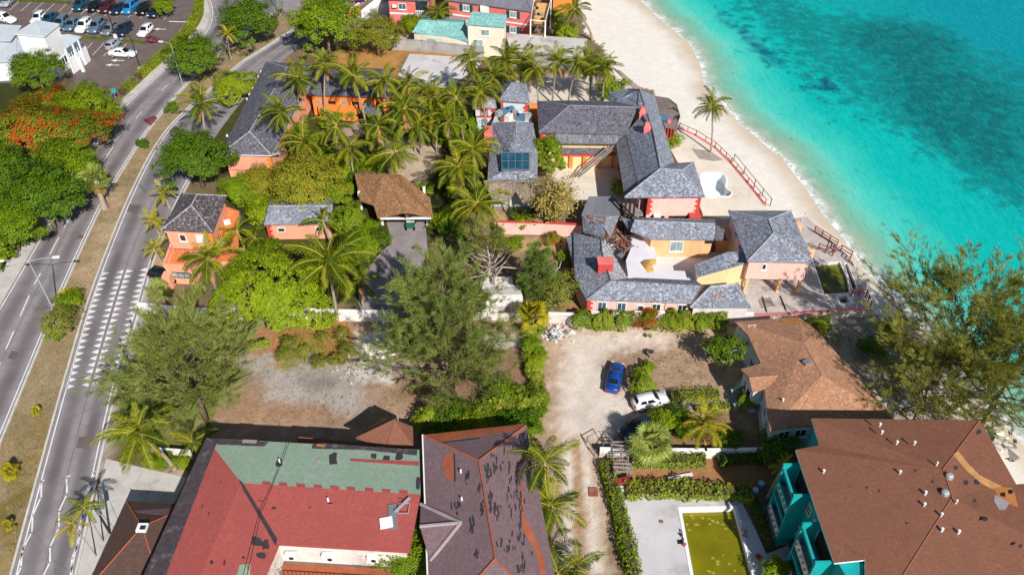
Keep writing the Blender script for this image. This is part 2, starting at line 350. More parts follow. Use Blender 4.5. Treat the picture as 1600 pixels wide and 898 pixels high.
# ground: colours of the real surfaces as a vertex layer, broken up by grain, stones and dry leaves
def groundm():
    m, n, o = _nt('ground'); pos = wpos(n); at = N(n, 'Attribute', attribute_name='Col').outputs['Color']
    a = noisef(n, pos, .7, 6, .7); f = noisef(n, pos, 6, 4, .7); g = noisef(n, pos, 2.2, 5, .75)
    b = N(n, 'Attribute', attribute_name='rough').outputs['Fac']
    m1 = N(n, 'Math', operation='MULTIPLY'); n.links.new(mrange(n, a, .35, .65, 0, .7), m1.inputs[0]); n.links.new(b, m1.inputs[1])
    hs = N(n, 'HueSaturation'); hs.inputs['Value'].default_value = .62; n.links.new(at, hs.inputs['Color'])
    h2 = N(n, 'HueSaturation'); h2.inputs['Value'].default_value = 1.4; h2.inputs['Saturation'].default_value = .7; n.links.new(at, h2.inputs['Color'])
    col = mixc(n, at, hs.outputs[0], m1.outputs[0])
    m2 = N(n, 'Math', operation='MULTIPLY'); n.links.new(mrange(n, g, .55, .75, 0, .75), m2.inputs[0]); n.links.new(b, m2.inputs[1]); col = mixc(n, col, h2.outputs[0], m2.outputs[0])
    m3 = N(n, 'Math', operation='MULTIPLY'); n.links.new(mrange(n, f, .5, .7, 0, .55), m3.inputs[0]); n.links.new(b, m3.inputs[1]); col = mixc(n, col, hs.outputs[0], m3.outputs[0])
    princ(n, o, col, .95, .15, bump(n, f, .5, .06)); return m
groundm()
def seam():
    m, n, o = _nt('sea'); pos = wpos(n); d = N(n, 'Attribute', attribute_name='shore').outputs['Fac']; gr = N(n, 'Attribute', attribute_name='weed').outputs['Fac']; dk = N(n, 'Attribute', attribute_name='reef').outputs['Fac']
    nz = noisef(n, pos, .12, 5, .6); n2 = noisef(n, pos, .45, 5, .65); n3 = noisef(n, pos, 1.6, 4, .7)
    dd = N(n, 'Math', operation='MULTIPLY_ADD'); n.links.new(nz, dd.inputs[0]); dd.inputs[1].default_value = 6; n.links.new(d, dd.inputs[2])
    x = mrange(n, dd.outputs[0], 2, 62)
    col = ramp(n, [(0, rgba(s2l((186, 212, 186)))), (.07, rgba(s2l((140, 204, 178)))), (.15, rgba(s2l((70, 200, 184)))), (.26, rgba(s2l((6, 182, 172)))), (.55, rgba(s2l((0, 168, 164)))), (.8, rgba(s2l((0, 148, 154)))), (1, rgba(s2l((0, 140, 154))))])
    n.links.new(x, col.inputs[0]); c = col.outputs[0]
    wd = N(n, 'Math', operation='ADD'); n.links.new(gr, wd.inputs[0]); n.links.new(mrange(n, n2, .3, .7, -.42, .42), wd.inputs[1])
    c = mixc(n, c, rgba(s2l((8, 122, 122))), mrange(n, wd.outputs[0], .22, .7, 0, .85))
    c = mixc(n, c, rgba(s2l((8, 88, 92))), mrange(n, wd.outputs[0], .85, 1.25, 0, .7))
    rf = N(n, 'Math', operation='ADD'); n.links.new(dk, rf.inputs[0]); n.links.new(mrange(n, n2, .3, .7, -.35, .35), rf.inputs[1])
    c = mixc(n, c, rgba(s2l((6, 74, 104))), mrange(n, rf.outputs[0], .35, .95, 0, .85))
    mpw = N(n, 'Mapping'); mpw.inputs['Rotation'].default_value = (0, 0, .95); mpw.inputs['Scale'].default_value = (2.6, .55, 1); n.links.new(pos, mpw.inputs['Vector']); rip = noisef(n, mpw.outputs[0], 1.0, 5, .7)
    c = mixc(n, c, rgba(s2l((0, 120, 128))), mrange(n, rip, .5, .72, 0, .3)); c = mixc(n, c, rgba(s2l((90, 222, 208))), mrange(n, rip, .5, .3, 0, .12))
    # light ripple pattern of the shallows and foam at the edge
    c = mixc(n, c, rgba(s2l((176, 236, 214))), mrange(n, n3, .54, .7, 0, .06))
    vo = N(n, 'TexVoronoi', feature='DISTANCE_TO_EDGE'); vo.inputs['Scale'].default_value = 1.1; n.links.new(pos, vo.inputs['Vector'])
    e1 = N(n, 'Math', operation='MULTIPLY_ADD'); n.links.new(noisef(n, pos, .35, 4), e1.inputs[0]); e1.inputs[1].default_value = 5.0; n.links.new(d, e1.inputs[2])
    band = mrange(n, e1.outputs[0], 2.6, 5.0, 1, 0); fo = N(n, 'Math', operation='MULTIPLY'); n.links.new(band, fo.inputs[0]); n.links.new(mrange(n, n3, .33, .5), fo.inputs[1])
    lace = N(n, 'Math', operation='MULTIPLY'); n.links.new(mrange(n, e1.outputs[0], 3.2, 6.5, .3, 0), lace.inputs[0]); n.links.new(mrange(n, vo.outputs[0], .0, .12, 1, 0), lace.inputs[1])
    fm = N(n, 'Math', operation='MAXIMUM'); n.links.new(fo.outputs[0], fm.inputs[0]); n.links.new(lace.outputs[0], fm.inputs[1])
    c = mixc(n, c, (.86, .86, .85, 1), fm.outputs[0])
    p = princ(n, o, c, .5, .06, bump(n, n3, .12, .1))
    tr = N(n, 'BsdfTransparent'); tr.inputs[0].default_value = (.86, .96, .92, 1); ms = N(n, 'MixShader')
    al = N(n, 'Math', operation='MAXIMUM'); n.links.new(mrange(n, dd.outputs[0], 1.5, 9, .12, 1), al.inputs[0]); n.links.new(fm.outputs[0], al.inputs[1])
    n.links.new(al.outputs[0], ms.inputs[0]); n.links.new(tr.outputs[0], ms.inputs[1]); n.links.new(p.outputs[0], ms.inputs[2]); n.links.new(ms.outputs[0], o.inputs[0])
seam()
def poolm(name, c1, c2, rough=.08, scum=None):
    m, n, o = _nt(name); pos = wpos(n); col = mixc(n, rgba(s2l(c1)), rgba(s2l(c2)), mrange(n, noisef(n, pos, .35, 4), .35, .65))
    if scum: col = mixc(n, col, rgba(s2l(scum)), mrange(n, noisef(n, pos, .9, 6, .75), .62, .7))
    princ(n, o, col, rough, .5, bump(n, noisef(n, pos, 2, 2), .04, .05))
poolm('olive_water', (110, 106, 8), (130, 124, 14), .06, (160, 140, 58)); poolm('green_water', (52, 66, 22), (122, 124, 30), .1); poolm('dark_water', (40, 56, 40), (60, 76, 50))
# ---------------------------------------------------------------- terrain, beach and sea
SHORE_PX = [(1000, 0), (1027, 27), (1047, 43), (1078, 70), (1094, 100), (1101, 134), (1134, 167), (1155, 194), (1178, 211), (1200, 231), (1223, 247), (1237, 267), (1263, 300), (1287, 337), (1310, 363), (1334, 397), (1350, 424), (1377, 446), (1405, 474), (1445, 520), (1500, 590), (1560, 655), (1620, 715)]
SEA_Z = -.45
SH = [np.array(g2(a, b, SEA_Z)) for a, b in SHORE_PX]
SH = [SH[0] + np.array((-.42, 1)) * k for k in (1500, 60, 20)] + SH + [SH[-1] + np.array((.55, -.8)) * k for k in (20, 1500)]
def shore_dist(X, Y):
    """signed distance to the waterline, positive on land"""
    best = np.full(X.shape, 1e9); sg = np.ones(X.shape)
    for a, b in zip(SH[:-1], SH[1:]):
        d = b - a; L2 = d @ d; t = np.clip(((X - a[0]) * d[0] + (Y - a[1]) * d[1]) / L2, 0, 1)
        dx = X - a[0] - t * d[0]; dy = Y - a[1] - t * d[1]; q = np.hypot(dx, dy); c = d[0] * (Y - a[1]) - d[1] * (X - a[0])
        u = q < best - 1e-6; best = np.where(u, q, best); sg = np.where(u, np.where(c < 0, 1., -1.), sg)
    return best * sg
_rg = np.random.default_rng(5); _tab = _rg.random((256, 256))
def vnoise(X, Y, s):
    x = X * s; y = Y * s; xi = np.floor(x).astype(int); yi = np.floor(y).astype(int); fx = x - xi; fy = y - yi
    fx = fx * fx * (3 - 2 * fx); fy = fy * fy * (3 - 2 * fy); T = lambda i, j: _tab[i % 256, j % 256]
    return (T(xi, yi) * (1 - fx) + T(xi + 1, yi) * fx) * (1 - fy) + (T(xi, yi + 1) * (1 - fx) + T(xi + 1, yi + 1) * fx) * fy
def fbm(X, Y, s): return (vnoise(X, Y, s) * .5 + vnoise(X + 31, Y + 7, s * 2.1) * .3 + vnoise(X + 3, Y + 77, s * 4.3) * .2) * 2 - 1
def inside(X, Y, poly):
    r = np.zeros(X.shape, bool); n = len(poly)
    for i in range(n):
        x0, y0 = poly[i]; x1, y1 = poly[(i + 1) % n]
        c = (y0 > Y) != (y1 > Y)
        with np.errstate(divide='ignore', invalid='ignore'): r ^= c & (X < (x1 - x0) * (Y - y0) / (y1 - y0 + 1e-12) + x0)
    return r
def axis(a, b, st, far):
    core = np.arange(a, b, st); e = []; s = st; p = b
    while p < far: e.append(p); s *= 1.5; p += s
    l = []; s = st; p = a - st
    while p > -far: l.append(p); s *= 1.5; p -= s
    return np.concatenate([np.array(l[::-1] + []), core, np.array(e)])
def grid_mesh(name, xs, ys, Z, keep=None):
    nx, ny = len(xs), len(ys); X, Y = np.meshgrid(xs, ys); co = np.stack([X, Y, Z], -1).reshape(-1, 3)
    i = np.arange(nx * ny).reshape(ny, nx); q = np.stack([i[:-1, :-1], i[:-1, 1:], i[1:, 1:], i[1:, :-1]], -1).reshape(-1, 4)
    if keep is not None: q = q[keep.reshape(-1)[q].any(1)]
    me = bpy.data.meshes.new(name); me.vertices.add(len(co)); me.vertices.foreach_set('co', co.astype(np.float32).ravel())
    me.loops.add(q.size); me.loops.foreach_set('vertex_index', q.astype(np.int32).ravel())
    me.polygons.add(len(q)); me.polygons.foreach_set('loop_start', np.arange(0, q.size, 4, dtype=np.int32)); me.polygons.foreach_set('loop_total', np.full(len(q), 4, np.int32))
    me.update(calc_edges=True); me.validate(); return me
PAINT = [  # surface colour (sRGB), grain, edge wobble (m), polygon in pixels
 ((150, 122, 96), 1, 1, [(-400, 900), (-400, 430), (0, 430), (0, 900)]),
 ((62, 66, 30), 1, 2, [(-300, 700), (-300, 60), (0, 100), (110, 125), (165, 190), (85, 300), (0, 425)]),
 ((120, 104, 76), 1, 1, [(240, 400), (300, 265), (420, 130), (520, 60), (600, 60), (760, 90), (830, 165), (760, 350), (780, 480), (230, 480)]),
 ((74, 74, 36), 1, 1.5, [(300, 260), (360, 150), (470, 100), (700, 180), (760, 320), (560, 480), (400, 480), (360, 290)]),
 ((186, 136, 78), .8, .8, [(520, 88), (560, 72), (640, 78), (760, 92), (750, 104), (640, 88), (620, 122), (530, 112)]),
 ((206, 196, 186), .5, .5, [(600, 50), (740, 58), (740, 80), (600, 66)]), ((190, 182, 176), .5, .6, [(545, 30), (600, 0), (615, 10), (610, 60), (560, 40)]),
 ((196, 172, 146), .7, .6, [(608, 222), (640, 218), (690, 226), (692, 246), (664, 290), (610, 275), (600, 250)]),
 ((170, 148, 132), .6, .4, [(535, 196), (562, 190), (575, 205), (556, 222), (545, 245), (525, 244), (540, 222)]),
 ((176, 150, 136), .7, .5, [(655, 165), (690, 165), (680, 215), (640, 215), (620, 190)]), ((220, 206, 190), .6, .6, [(795, 158), (812, 120), (990, 120), (1000, 150), (960, 166), (840, 166)]),
 ((198, 168, 130), .8, .6, [(862, 240), (962, 240), (985, 310), (930, 320), (862, 300)]),
 ((196, 160, 120), .8, .7, [(760, 330), (850, 335), (850, 352), (760, 352)]), ((192, 156, 116), .9, .8, [(795, 372), (890, 372), (890, 420), (860, 405), (800, 400)]), ((166, 128, 84), 1, .6, [(838, 455), (918, 455), (918, 490), (838, 490)]),
 ((176, 144, 122), 1, 1, [(360, 500), (850, 498), (860, 700), (320, 700), (340, 560)]),
 ((188, 128, 84), 1, 1.6, [(425, 505), (545, 495), (560, 540), (520, 560), (440, 580), (395, 560)]), ((148, 140, 60), 1, 1.5, [(450, 530), (520, 535), (510, 570), (440, 575)]),
 ((178, 170, 164), .6, 1.2, [(388, 555), (430, 552), (440, 580), (395, 600)]), ((182, 172, 166), .7, 1.4, [(440, 572), (500, 562), (560, 568), (620, 560), (650, 590), (640, 655), (560, 650), (430, 640), (420, 600)]),
 ((168, 136, 112), 1, 1.4, [(570, 598), (650, 588), (650, 655), (590, 648)]), ((158, 148, 142), .8, 1.2, [(470, 585), (530, 580), (545, 615), (480, 625)]), ((222, 214, 206), .7, .8, [(590, 585), (618, 582), (622, 600), (600, 605)]), ((214, 206, 196), .7, 1.0, [(540, 562), (590, 560), (610, 575), (560, 590), (535, 580)]), ((170, 134, 108), 1, 1, [(350, 625), (470, 632), (560, 660), (350, 672)]), ((204, 196, 190), .6, .8, [(745, 522), (815, 525), (825, 545), (750, 548)]),
 ((214, 200, 186), .7, .8, [(555, 520), (600, 505), (640, 530), (620, 560), (560, 555)]),
 ((150, 116, 96), 1, 1, [(640, 600), (790, 540), (840, 560), (840, 640), (640, 650)]), ((122, 126, 66), 1, 1.5, [(200, 500), (360, 500), (390, 600), (330, 680), (170, 700), (190, 600)]),
 ((192, 164, 136), 1, 1, [(842, 505), (1160, 508), (1200, 690), (930, 700), (880, 898), (850, 700)]), ((180, 148, 124), 1, 1.2, [(975, 540), (1130, 545), (1150, 640), (1010, 640), (985, 590)]),
 ((222, 206, 190), .7, 1.2, [(870, 575), (900, 520), (1060, 525), (1060, 545), (960, 550), (940, 600), (1000, 640), (985, 680), (930, 690), (875, 685), (880, 640)]), ((226, 212, 198), .6, .6, [(905, 560), (935, 560), (945, 610), (985, 635), (975, 680), (930, 682), (885, 690), (890, 640)]),
 ((206, 182, 156), .9, .6, [(862, 690), (935, 690), (965, 898), (870, 898)]), ((186, 146, 108), 1, .4, [(896, 690), (908, 690), (918, 898), (902, 898)]), ((228, 214, 200), .6, .25, [(884, 690), (896, 690), (900, 898), (880, 898)]), ((228, 214, 200), .6, .25, [(909, 690), (917, 690), (945, 898), (926, 898)]),
 ((176, 128, 86), 1, .7, [(975, 716), (1210, 700), (1230, 780), (980, 770)]), ((150, 120, 92), 1, .8, [(1150, 640), (1200, 700), (1030, 700), (1040, 660)]), ((120, 108, 92), .9, .8, [(1190, 770), (1240, 740), (1270, 898), (1200, 898)]),
 ((196, 180, 160), .8, 1.0, [(1255, 500), (1400, 495), (1470, 600), (1560, 700), (1600, 800), (1560, 820), (1400, 660)]),
 ((190, 160, 122), .9, .5, [(222, 395), (255, 395), (262, 440), (228, 430)]), ((172, 160, 150), .6, .4, [(212, 440), (245, 430), (232, 500), (190, 600), (180, 700), (160, 760), (150, 700), (182, 600)]),
 ((120, 112, 62), 1, .8, [(175, 690), (310, 690), (300, 740), (180, 720)]), ((200, 180, 156), .8, .5, [(200, 732), (296, 740), (270, 790), (200, 775)]),
]
MEDIAN = [(-80, 880), (0, 688), (37, 598), (100, 447), (155, 328), (180, 284), (234, 200), (290, 134), (347, 82), (400, 40), (434, 20), (464, 43), (407, 80), (378, 98), (300, 165), (254, 214), (207, 300), (147, 450), (102, 598), (60, 750), (20, 898), (-20, 1050)]
PAINT.append(((158, 138, 106), 1, .0, MEDIAN)); PAINT.append(((186, 160, 132), .9, 1.2, [(120, 440), (150, 380), (175, 300), (195, 300), (160, 420), (140, 480)]))
PAINT.append(((140, 120, 66), 1, 1.5, [(0, 800), (40, 700), (60, 640), (75, 690), (30, 880), (-10, 880)]))
BEACH = [(880, -60), (1010, -60), (1030, 0), (1100, 60), (1140, 130), (1240, 220), (1330, 330), (1420, 440), (1480, 520), (1560, 600), (1660, 690), (1700, 780), (1600, 770), (1520, 670), (1390, 520), (1362, 482), (1300, 370), (1195, 330), (1062, 202), (1020, 145), (960, 118), (945, 80), (915, 50)]
def build_ground():
    xs = axis(-108, 78, .45, 2600); ys = axis(33, 172, .45, 2600); X, Y = np.meshgrid(xs, ys); d = shore_dist(X, Y)
    Z = np.where(d > 9, 0, np.where(d > 0, SEA_Z * (1 - d / 9) ** 1.3, np.maximum(SEA_Z + d * .07, -5)))
    core = (X > -108) & (X < 78) & (Y > 33) & (Y < 172)
    Z = Z + np.where(core & (d > 3), fbm(X, Y, .35) * .03 - .03, 0)
    col = np.zeros(X.shape + (3,)); rg = np.zeros(X.shape); NP = 5
    for q in range(NP):     # several jittered passes averaged: soft, ragged edges
        c1 = np.zeros(X.shape + (3,)); c1[:] = s2l((140, 118, 92)); r1 = np.ones(X.shape)
        wx = _rg.normal(0, .55, X.shape) + q * .2; wy = _rg.normal(0, .55, X.shape) - q * .2
        for c, g, j, pg in PAINT:
            jx = fbm(X + wx * (j > 0), Y, .45) * j * 1.5 + wx * min(j, 1); jy = fbm(X + 50, Y + 90, .45) * j * 1.5 + wy * min(j, 1); P2 = gl(pg); k = inside(X + jx, Y + jy, P2); c1[k] = s2l(c); r1[k] = g
        col += c1 / NP; rg += r1 / NP
    t2 = (fbm(X, Y, .16) * .22 + fbm(X + 17, Y + 5, .9) * .22)[..., None]; col = np.clip(col * (1 + t2 * rg[..., None]), 0, 1)
    jx = fbm(X, Y, .3) * .8; k = inside(X + jx, Y + jx, gl(BEACH)) | (d < 4) | ((Y > 168) & (d < 28))
    sand = np.array(s2l((238, 230, 218))); wet = np.array(s2l((212, 194, 172))); t = np.clip((d + fbm(X, Y, .12) * 2.2 - .6) / 3.6, 0, 1)[..., None]
    col[k] = (wet * (1 - t) + sand * t)[k]; rg[k] = .4
    # basins of the pools are cut lower so that the ground does not show through them
    for pg in POOLS: Z[inside(X, Y, offset_poly(gl(pg), -.5))] = -1.9
    me = grid_mesh('ground', xs, ys, Z)
    ca = me.color_attributes.new('Col', 'FLOAT_COLOR', 'POINT'); ca.data.foreach_set('color', np.concatenate([col, np.ones(X.shape + (1,))], -1).astype(np.float32).ravel())
    ra = me.attributes.new('rough', 'FLOAT', 'POINT'); ra.data.foreach_set('value', rg.astype(np.float32).ravel())
    me.materials.append(M('ground')); me.polygons.foreach_set('use_smooth', [True] * len(me.polygons))
    o = bpy.data.objects.new('ground', me); C.objects.link(o); return struct(o)
POOL_OLIVE = [(1064, 797), (1147, 795), (1192, 965), (1095, 965)]
POOL_GREEN = [(1271, 416), (1311, 412), (1322, 435), (1327, 460), (1287, 463)]
POOL_WHITE = [(1095, 277), (1112, 273), (1129, 275), (1134, 284), (1133, 296), (1142, 303), (1138, 309), (1122, 309), (1104, 309)]
def smooth_px(p, m=5):
    n = len(p); out = []
    for i in range(n):
        a, b, c, d = (Vector(p[(i + k) % n]) for k in (-1, 0, 1, 2))
        for j in range(m):
            t = j / m; q = .5 * (2 * b + (c - a) * t + (2 * a - 5 * b + 4 * c - d) * t * t + (3 * b - a - 3 * c + d) * t ** 3); out.append((q.x, q.y))
    return out
POOL_WHITE = smooth_px(POOL_WHITE)
POOLS = [POOL_OLIVE, POOL_GREEN, POOL_WHITE]
build_ground()
WEED = [[(1120, -60), (1175, 40), (1250, 105), (1300, 150), (1335, 190), (1400, 210), (1440, 240), (1500, 262), (1540, 300), (1620, 345), (1800, 330), (1800, 120), (1560, 90), (1440, 20), (1330, 20), (1240, -20), (1200, -60)]]
WEED2 = [[(1330, 30), (1500, 45), (1495, 90), (1440, 95), (1335, 66)], [(1360, 70), (1480, 100), (1600, 150), (1600, 280), (1500, 240), (1420, 190), (1400, 130)]]
REEF = [[(1112, 5), (1130, 0), (1165, 45), (1200, 72), (1246, 100), (1240, 110), (1195, 92), (1150, 60)], [(1256, 116), (1280, 110), (1306, 128), (1300, 142), (1270, 135)], [(1305, 175), (1330, 182), (1325, 190), (1308, 184)], [(1405, 212), (1440, 210), (1435, 228), (1410, 228)], [(1535, 250), (1552, 255), (1550, 264)]]
def build_sea():
    xs = axis(0, 190, 1., 2600); ys = axis(20, 230, 1., 2600); X, Y = np.meshgrid(xs, ys); d = shore_dist(X, Y)
    me = grid_mesh('sea', xs, ys, np.full(X.shape, SEA_Z), keep=d < 1.5)
    def soft(polys, j, r):
        a = np.zeros(X.shape)
        for sx, sy in ((0, 0), (r, 0), (-r, 0), (0, r), (0, -r), (r, r), (-r, -r), (r, -r), (-r, r)):
            k = np.zeros(X.shape, bool)
            for pg in polys: k |= inside(X + sx + fbm(X, Y, .1) * j, Y + sy + fbm(X + 9, Y + 60, .1) * j, gl(pg))
            a += k
        return a / 9
    wd = soft(WEED, 4, 4) * .7 + soft(WEED2, 2, 2.5) * .5 + np.where((X > 95) | (Y > 175), fbm(X, Y, .02) * .4, 0)
    for nm, v in (('shore', -d), ('weed', wd), ('reef', soft(REEF, 3.0, 1.6))):
        a = me.attributes.new(nm, 'FLOAT', 'POINT'); a.data.foreach_set('value', v.astype(np.float32).ravel())
    me.materials.append(M('sea')); o = bpy.data.objects.new('sea', me); C.objects.link(o); return struct(o)
build_sea()
# ---------------------------------------------------------------- roads, pavements, courts
def spline(pts, n):
    """Catmull-Rom through ground points, resampled evenly"""
    P = [Vector(p) for p in pts]; out = []
    for i in range(len(P) - 1):
        p0 = P[i - 1] if i else P[0] * 2 - P[1]; p1, p2 = P[i], P[i + 1]; p3 = P[i + 2] if i + 2 < len(P) else P[-1] * 2 - P[-2]
        for k in range(12):
            t = k / 12; out.append(.5 * ((2 * p1) + (p2 - p0) * t + (2 * p0 - 5 * p1 + 4 * p2 - p3) * t * t + (3 * p1 - p0 - 3 * p2 + p3) * t ** 3))
    out.append(P[-1]); L = [0]
    for a, b in zip(out[:-1], out[1:]): L.append(L[-1] + (b - a).length)
    res = []; j = 0
    for i in range(n):
        s = L[-1] * i / (n - 1)
        while j < len(out) - 2 and L[j + 1] < s: j += 1
        t = (s - L[j]) / max(L[j + 1] - L[j], 1e-6); res.append(out[j].lerp(out[j + 1], min(max(t, 0), 1)))
    return res
def strip(name, A, B, z, mat, parent=None, z0=None, n=90):
    """sheet (or raised slab) between two edge polylines given in pixels"""
    a = spline(gl(A), n); b = spline(gl(B), n); mb = MB()
    vs = []; 
    for p, q in zip(a, b): vs += [(p.x, p.y, z), (q.x, q.y, z)]
    fs = [(2 * i, 2 * i + 1, 2 * i + 3, 2 * i + 2) for i in range(n - 1)]
    if z0 is not None:
        k = len(vs); vs += [(x, y, z0) for x, y, _ in vs]
        for i in range(n - 1): fs += [(2 * i + 2, 2 * i, ) [::-1] + (2 * i + 2 + k, 2 * i + k)[::1], (2 * i + 1, 2 * i + 3, 2 * i + 3 + k, 2 * i + 1 + k)]
    mb.add(vs, fs); o = mb.build(name, mat, parent)
    uv = o.data.uv_layers.new(name='UVMap'); 
    for l in o.data.loops:
        i = l.vertex_index % (2 * n); uv.data[l.index].uv = (i % 2, (i // 2) * .5)
    return o, a, b
WL = [(-260, 900), (-120, 672), (0, 477), (52, 388), (104, 300), (135, 247), (170, 194), (200, 160), (235, 128), (267, 100), (300, 72), (321, 50), (330, 25), (325, 0), (305, -30)]
WR = [(-200, 1160), (-80, 880), (0, 688), (37, 598), (100, 447), (155, 328), (180, 284), (234, 200), (290, 134), (320, 107), (347, 82), (400, 40), (434, 18), (455, -5), (480, -40)]
EL = [(-20, 1050), (20, 898), (60, 750), (102, 598), (147, 450), (207, 300), (254, 214), (300, 165), (345, 127), (378, 98), (407, 80), (464, 43), (505, 16), (550, -14)]
ER = [(78, 1050), (115, 898), (134, 812), (160, 692), (182, 598), (212, 497), (241, 400), (265, 345), (290, 292), (320, 240), (350, 195), (390, 145), (430, 107), (460, 80), (505, 50), (590, -8)]
SO = [(-320, 800), (-150, 610), (0, 427), (82, 300), (125, 235), (165, 185), (195, 152), (222, 128), (255, 95), (290, 65), (311, 40), (319, 18), (313, 0), (295, -25)]
wr, wl_a, wl_b = strip('west_carriageway', WL, WR, .02, 'asphalt_road'); er, ea, eb = strip('east_carriageway', EL, ER, .02, 'asphalt_road')
struct(wr); struct(er)
SI = [(a - 2, b) for a, b in WL]
sw, _, _ = strip('pavement', SO, SI, .14, 'sidewalk', z0=-.1); struct(sw)
def sheet(name, pg, z, mat, z0=None, parent=None):
    mb = MB(); pts = gl(pg)
    if z0 is None:
        if area(pts) < 0: pts = pts[::-1]
        mb.poly([(x, y, z) for x, y in pts])
    else: mb.prism(pts, z0, z)
    o = mb.build(name, mat, parent); rect_uv(o)
    return o if parent else struct(o)
sheet('road_junction', [(300, -90), (331, 22), (370, 72), (440, 14), (470, 40), (545, -2), (640, -90)], .012, 'asphalt_grey')
sheet('parking_lot', [(-140, -90), (300, -90), (312, 0), (300, 42), (258, 88), (222, 124), (186, 156), (150, 176), (90, 130), (-140, 130)], .012, 'asphalt_lot')
sheet('forecourt', [(166, 716), (200, 725), (292, 746), (262, 805), (206, 800), (150, 920), (116, 920), (140, 812)], .03, 'sidewalk')
sheet('driveway', [(602, 340), (664, 340), (668, 390), (652, 440), (630, 500), (566, 498), (560, 470), (570, 425), (592, 398), (612, 378)], .012, 'asphalt_grey')
sheet('concrete_pad', [(640, 85), (757, 92), (746, 106), (722, 122), (700, 138), (660, 134), (622, 118)], .05, 'deck_concrete', -.1)
sheet('beach_promenade', [(962, 112), (968, 110), (1002, 140), (994, 142)], .1, 'brick_path', -.2); sheet('dry_lot_slab', [(655, 190), (676, 186), (700, 215), (650, 214), (630, 205)], .02, 'brick_path', -.1)
def kerb(name, pts, off, wd=.22, h=.15, mat='kerb', parent=None):
    """raised kerb following a polyline of ground points"""
    mb = MB(); k = len(pts); vs = []
    for i, p in enumerate(pts):
        d = (pts[min(i + 1, k - 1)] - pts[max(i - 1, 0)]).normalized(); n = Vector((-d.y, d.x))
        for s, z in ((-wd / 2, -.1), (-wd / 2, h), (wd / 2, h), (wd / 2, -.1)): q = p + n * (off + s); vs.append((q.x, q.y, z))
    fs = [(4 * i + j, 4 * i + j + 1, 4 * i + j + 5, 4 * i + j + 4)[::-1] for i in range(k - 1) for j in range(3)]
    o = mb.add(vs, fs).build(name, mat, parent); return o if parent else struct(o)
kerb('median_kerb', wl_b[:78], -.16); kerb('median_kerb', ea[:80], .16); kerb('roadside_kerb', eb[:48], -.2, .25)
kerb('pavement_kerb', [p for p in wl_a], .06, .14, .15)
def paint_quad(par, a, b, c, d=None, mat='road_paint', z=.027):
    return MB().poly([(p.x, p.y, z) for p in ([a, b, c] + ([d] if d else []))]).build('road_marking', mat, par)
def paint_line(par, p, q, wd=.14, z=.027, mat='road_paint'):
    d = (q - p).normalized() * wd / 2; n = Vector((-d.y, d.x)); return paint_quad(par, p - n, q - n, q + n, p + n, mat, z)
def edge_line(par, pts, off, wd=.13):
    mb = MB(); k = len(pts); vs = []
    for i, p in enumerate(pts):
        d = (pts[min(i + 1, k - 1)] - pts[max(i - 1, 0)]).normalized(); n = Vector((-d.y, d.x)); a = p + n * (off - wd / 2); b = p + n * (off + wd / 2); vs += [(a.x, a.y, .027), (b.x, b.y, .027)]
    return mb.add(vs, [(2 * i, 2 * i + 1, 2 * i + 3, 2 * i + 2)[::-1] for i in range(k - 1)]).build('edge_line', 'road_paint', par)
edge_line(wr, wl_a[:84], -.3); edge_line(wr, wl_b[:80], .3); edge_line(er, ea[:82], -.3); edge_line(er, eb[:52], .3)
for a, b in [((390, 15), (365, 55)), ((342, 95), (300, 168)), ((275, 212), (232, 293)), ((190, 380), (160, 432)), ((137, 483), (95, 580)), ((65, 650), (28, 735)), ((2, 795), (-35, 885))]:
    paint_line(wr, Vector(g2(a[0] / 2.9925, a[1] / 2.9925 + 300)), Vector(g2(b[0] / 2.9925, b[1] / 2.9925 + 300)))
for a, b in [((177, 230), (164, 249)), ((264, 131), (252, 142)), ((222, 174), (212, 186)), ((300, 98), (290, 108))]: paint_line(wr, Vector(g2(*a)), Vector(g2(*b)), .12)
# rumble triangles across the east carriageway
EAx = spline(gl(EL), 400); EBx = spline(gl(ER), 400)
def yat(pts, y):
    t = G(200, y).y; return min(range(len(pts)), key=lambda i: abs(pts[i].y - t))
i0 = yat(EAx, 605); i1 = yat(EAx, 427); j0 = yat(EBx, 597); j1 = yat(EBx, 422)
def eu(f, u):
    i = i0 + (i1 - i0) * f; j = j0 + (j1 - j0) * f
    a = EAx[int(i)].lerp(EAx[int(i) + 1], i % 1); b = EBx[int(j)].lerp(EBx[int(j) + 1], j % 1); return a.lerp(b, u)
for k in range(20):
    f = k / 19.0; h = .36 / 19
    for u0, u1 in ((.055, .20), (.47, .34), (.53, .67), (.935, .80)):
        vs = [eu(f - h, u0), eu(f + h, u0), eu(f, u1)]
        if u1 > u0: vs = [vs[0], vs[2], vs[1]]
        paint_quad(er, *vs)
for ln in ([(208, 455), (194, 456), (193, 535)], [(188, 542), (155, 615)], [(153, 625), (150, 695)], [(146, 703), (104, 783)], [(102, 793), (99, 855)], [(98, 862), (70, 925)], [(330, 434), (310, 438)], [(311, 447), (314, 514)], [(310, 527), (277, 597)], [(276, 604), (276, 672)], [(273, 682), (236, 762)], [(234, 770), (235, 836)], [(232, 843), (200, 905)], [(446, 414), (428, 418)], [(440, 430), (409, 502)], [(408, 510), (408, 560)], [(392, 618), (374, 655)], [(372, 665), (372, 735)], [(370, 741), (338, 815)], [(336, 823), (336, 905)]):
    for a, b in zip(ln[:-1], ln[1:]): paint_line(er, Vector(g2(a[0] / 2.9925, a[1] / 2.9925 + 598)), Vector(g2(b[0] / 2.9925, b[1] / 2.9925 + 598)), .15)
lot = bpy.data.objects['parking_lot']
for k in range(14):   # bays of the far row and of the middle row
    paint_line(lot, Vector(g2(14 + k * 18.6, 17 + k * 1.1)), Vector(g2(32 + k * 18.6, 1 + k * .9)), .1, .018)
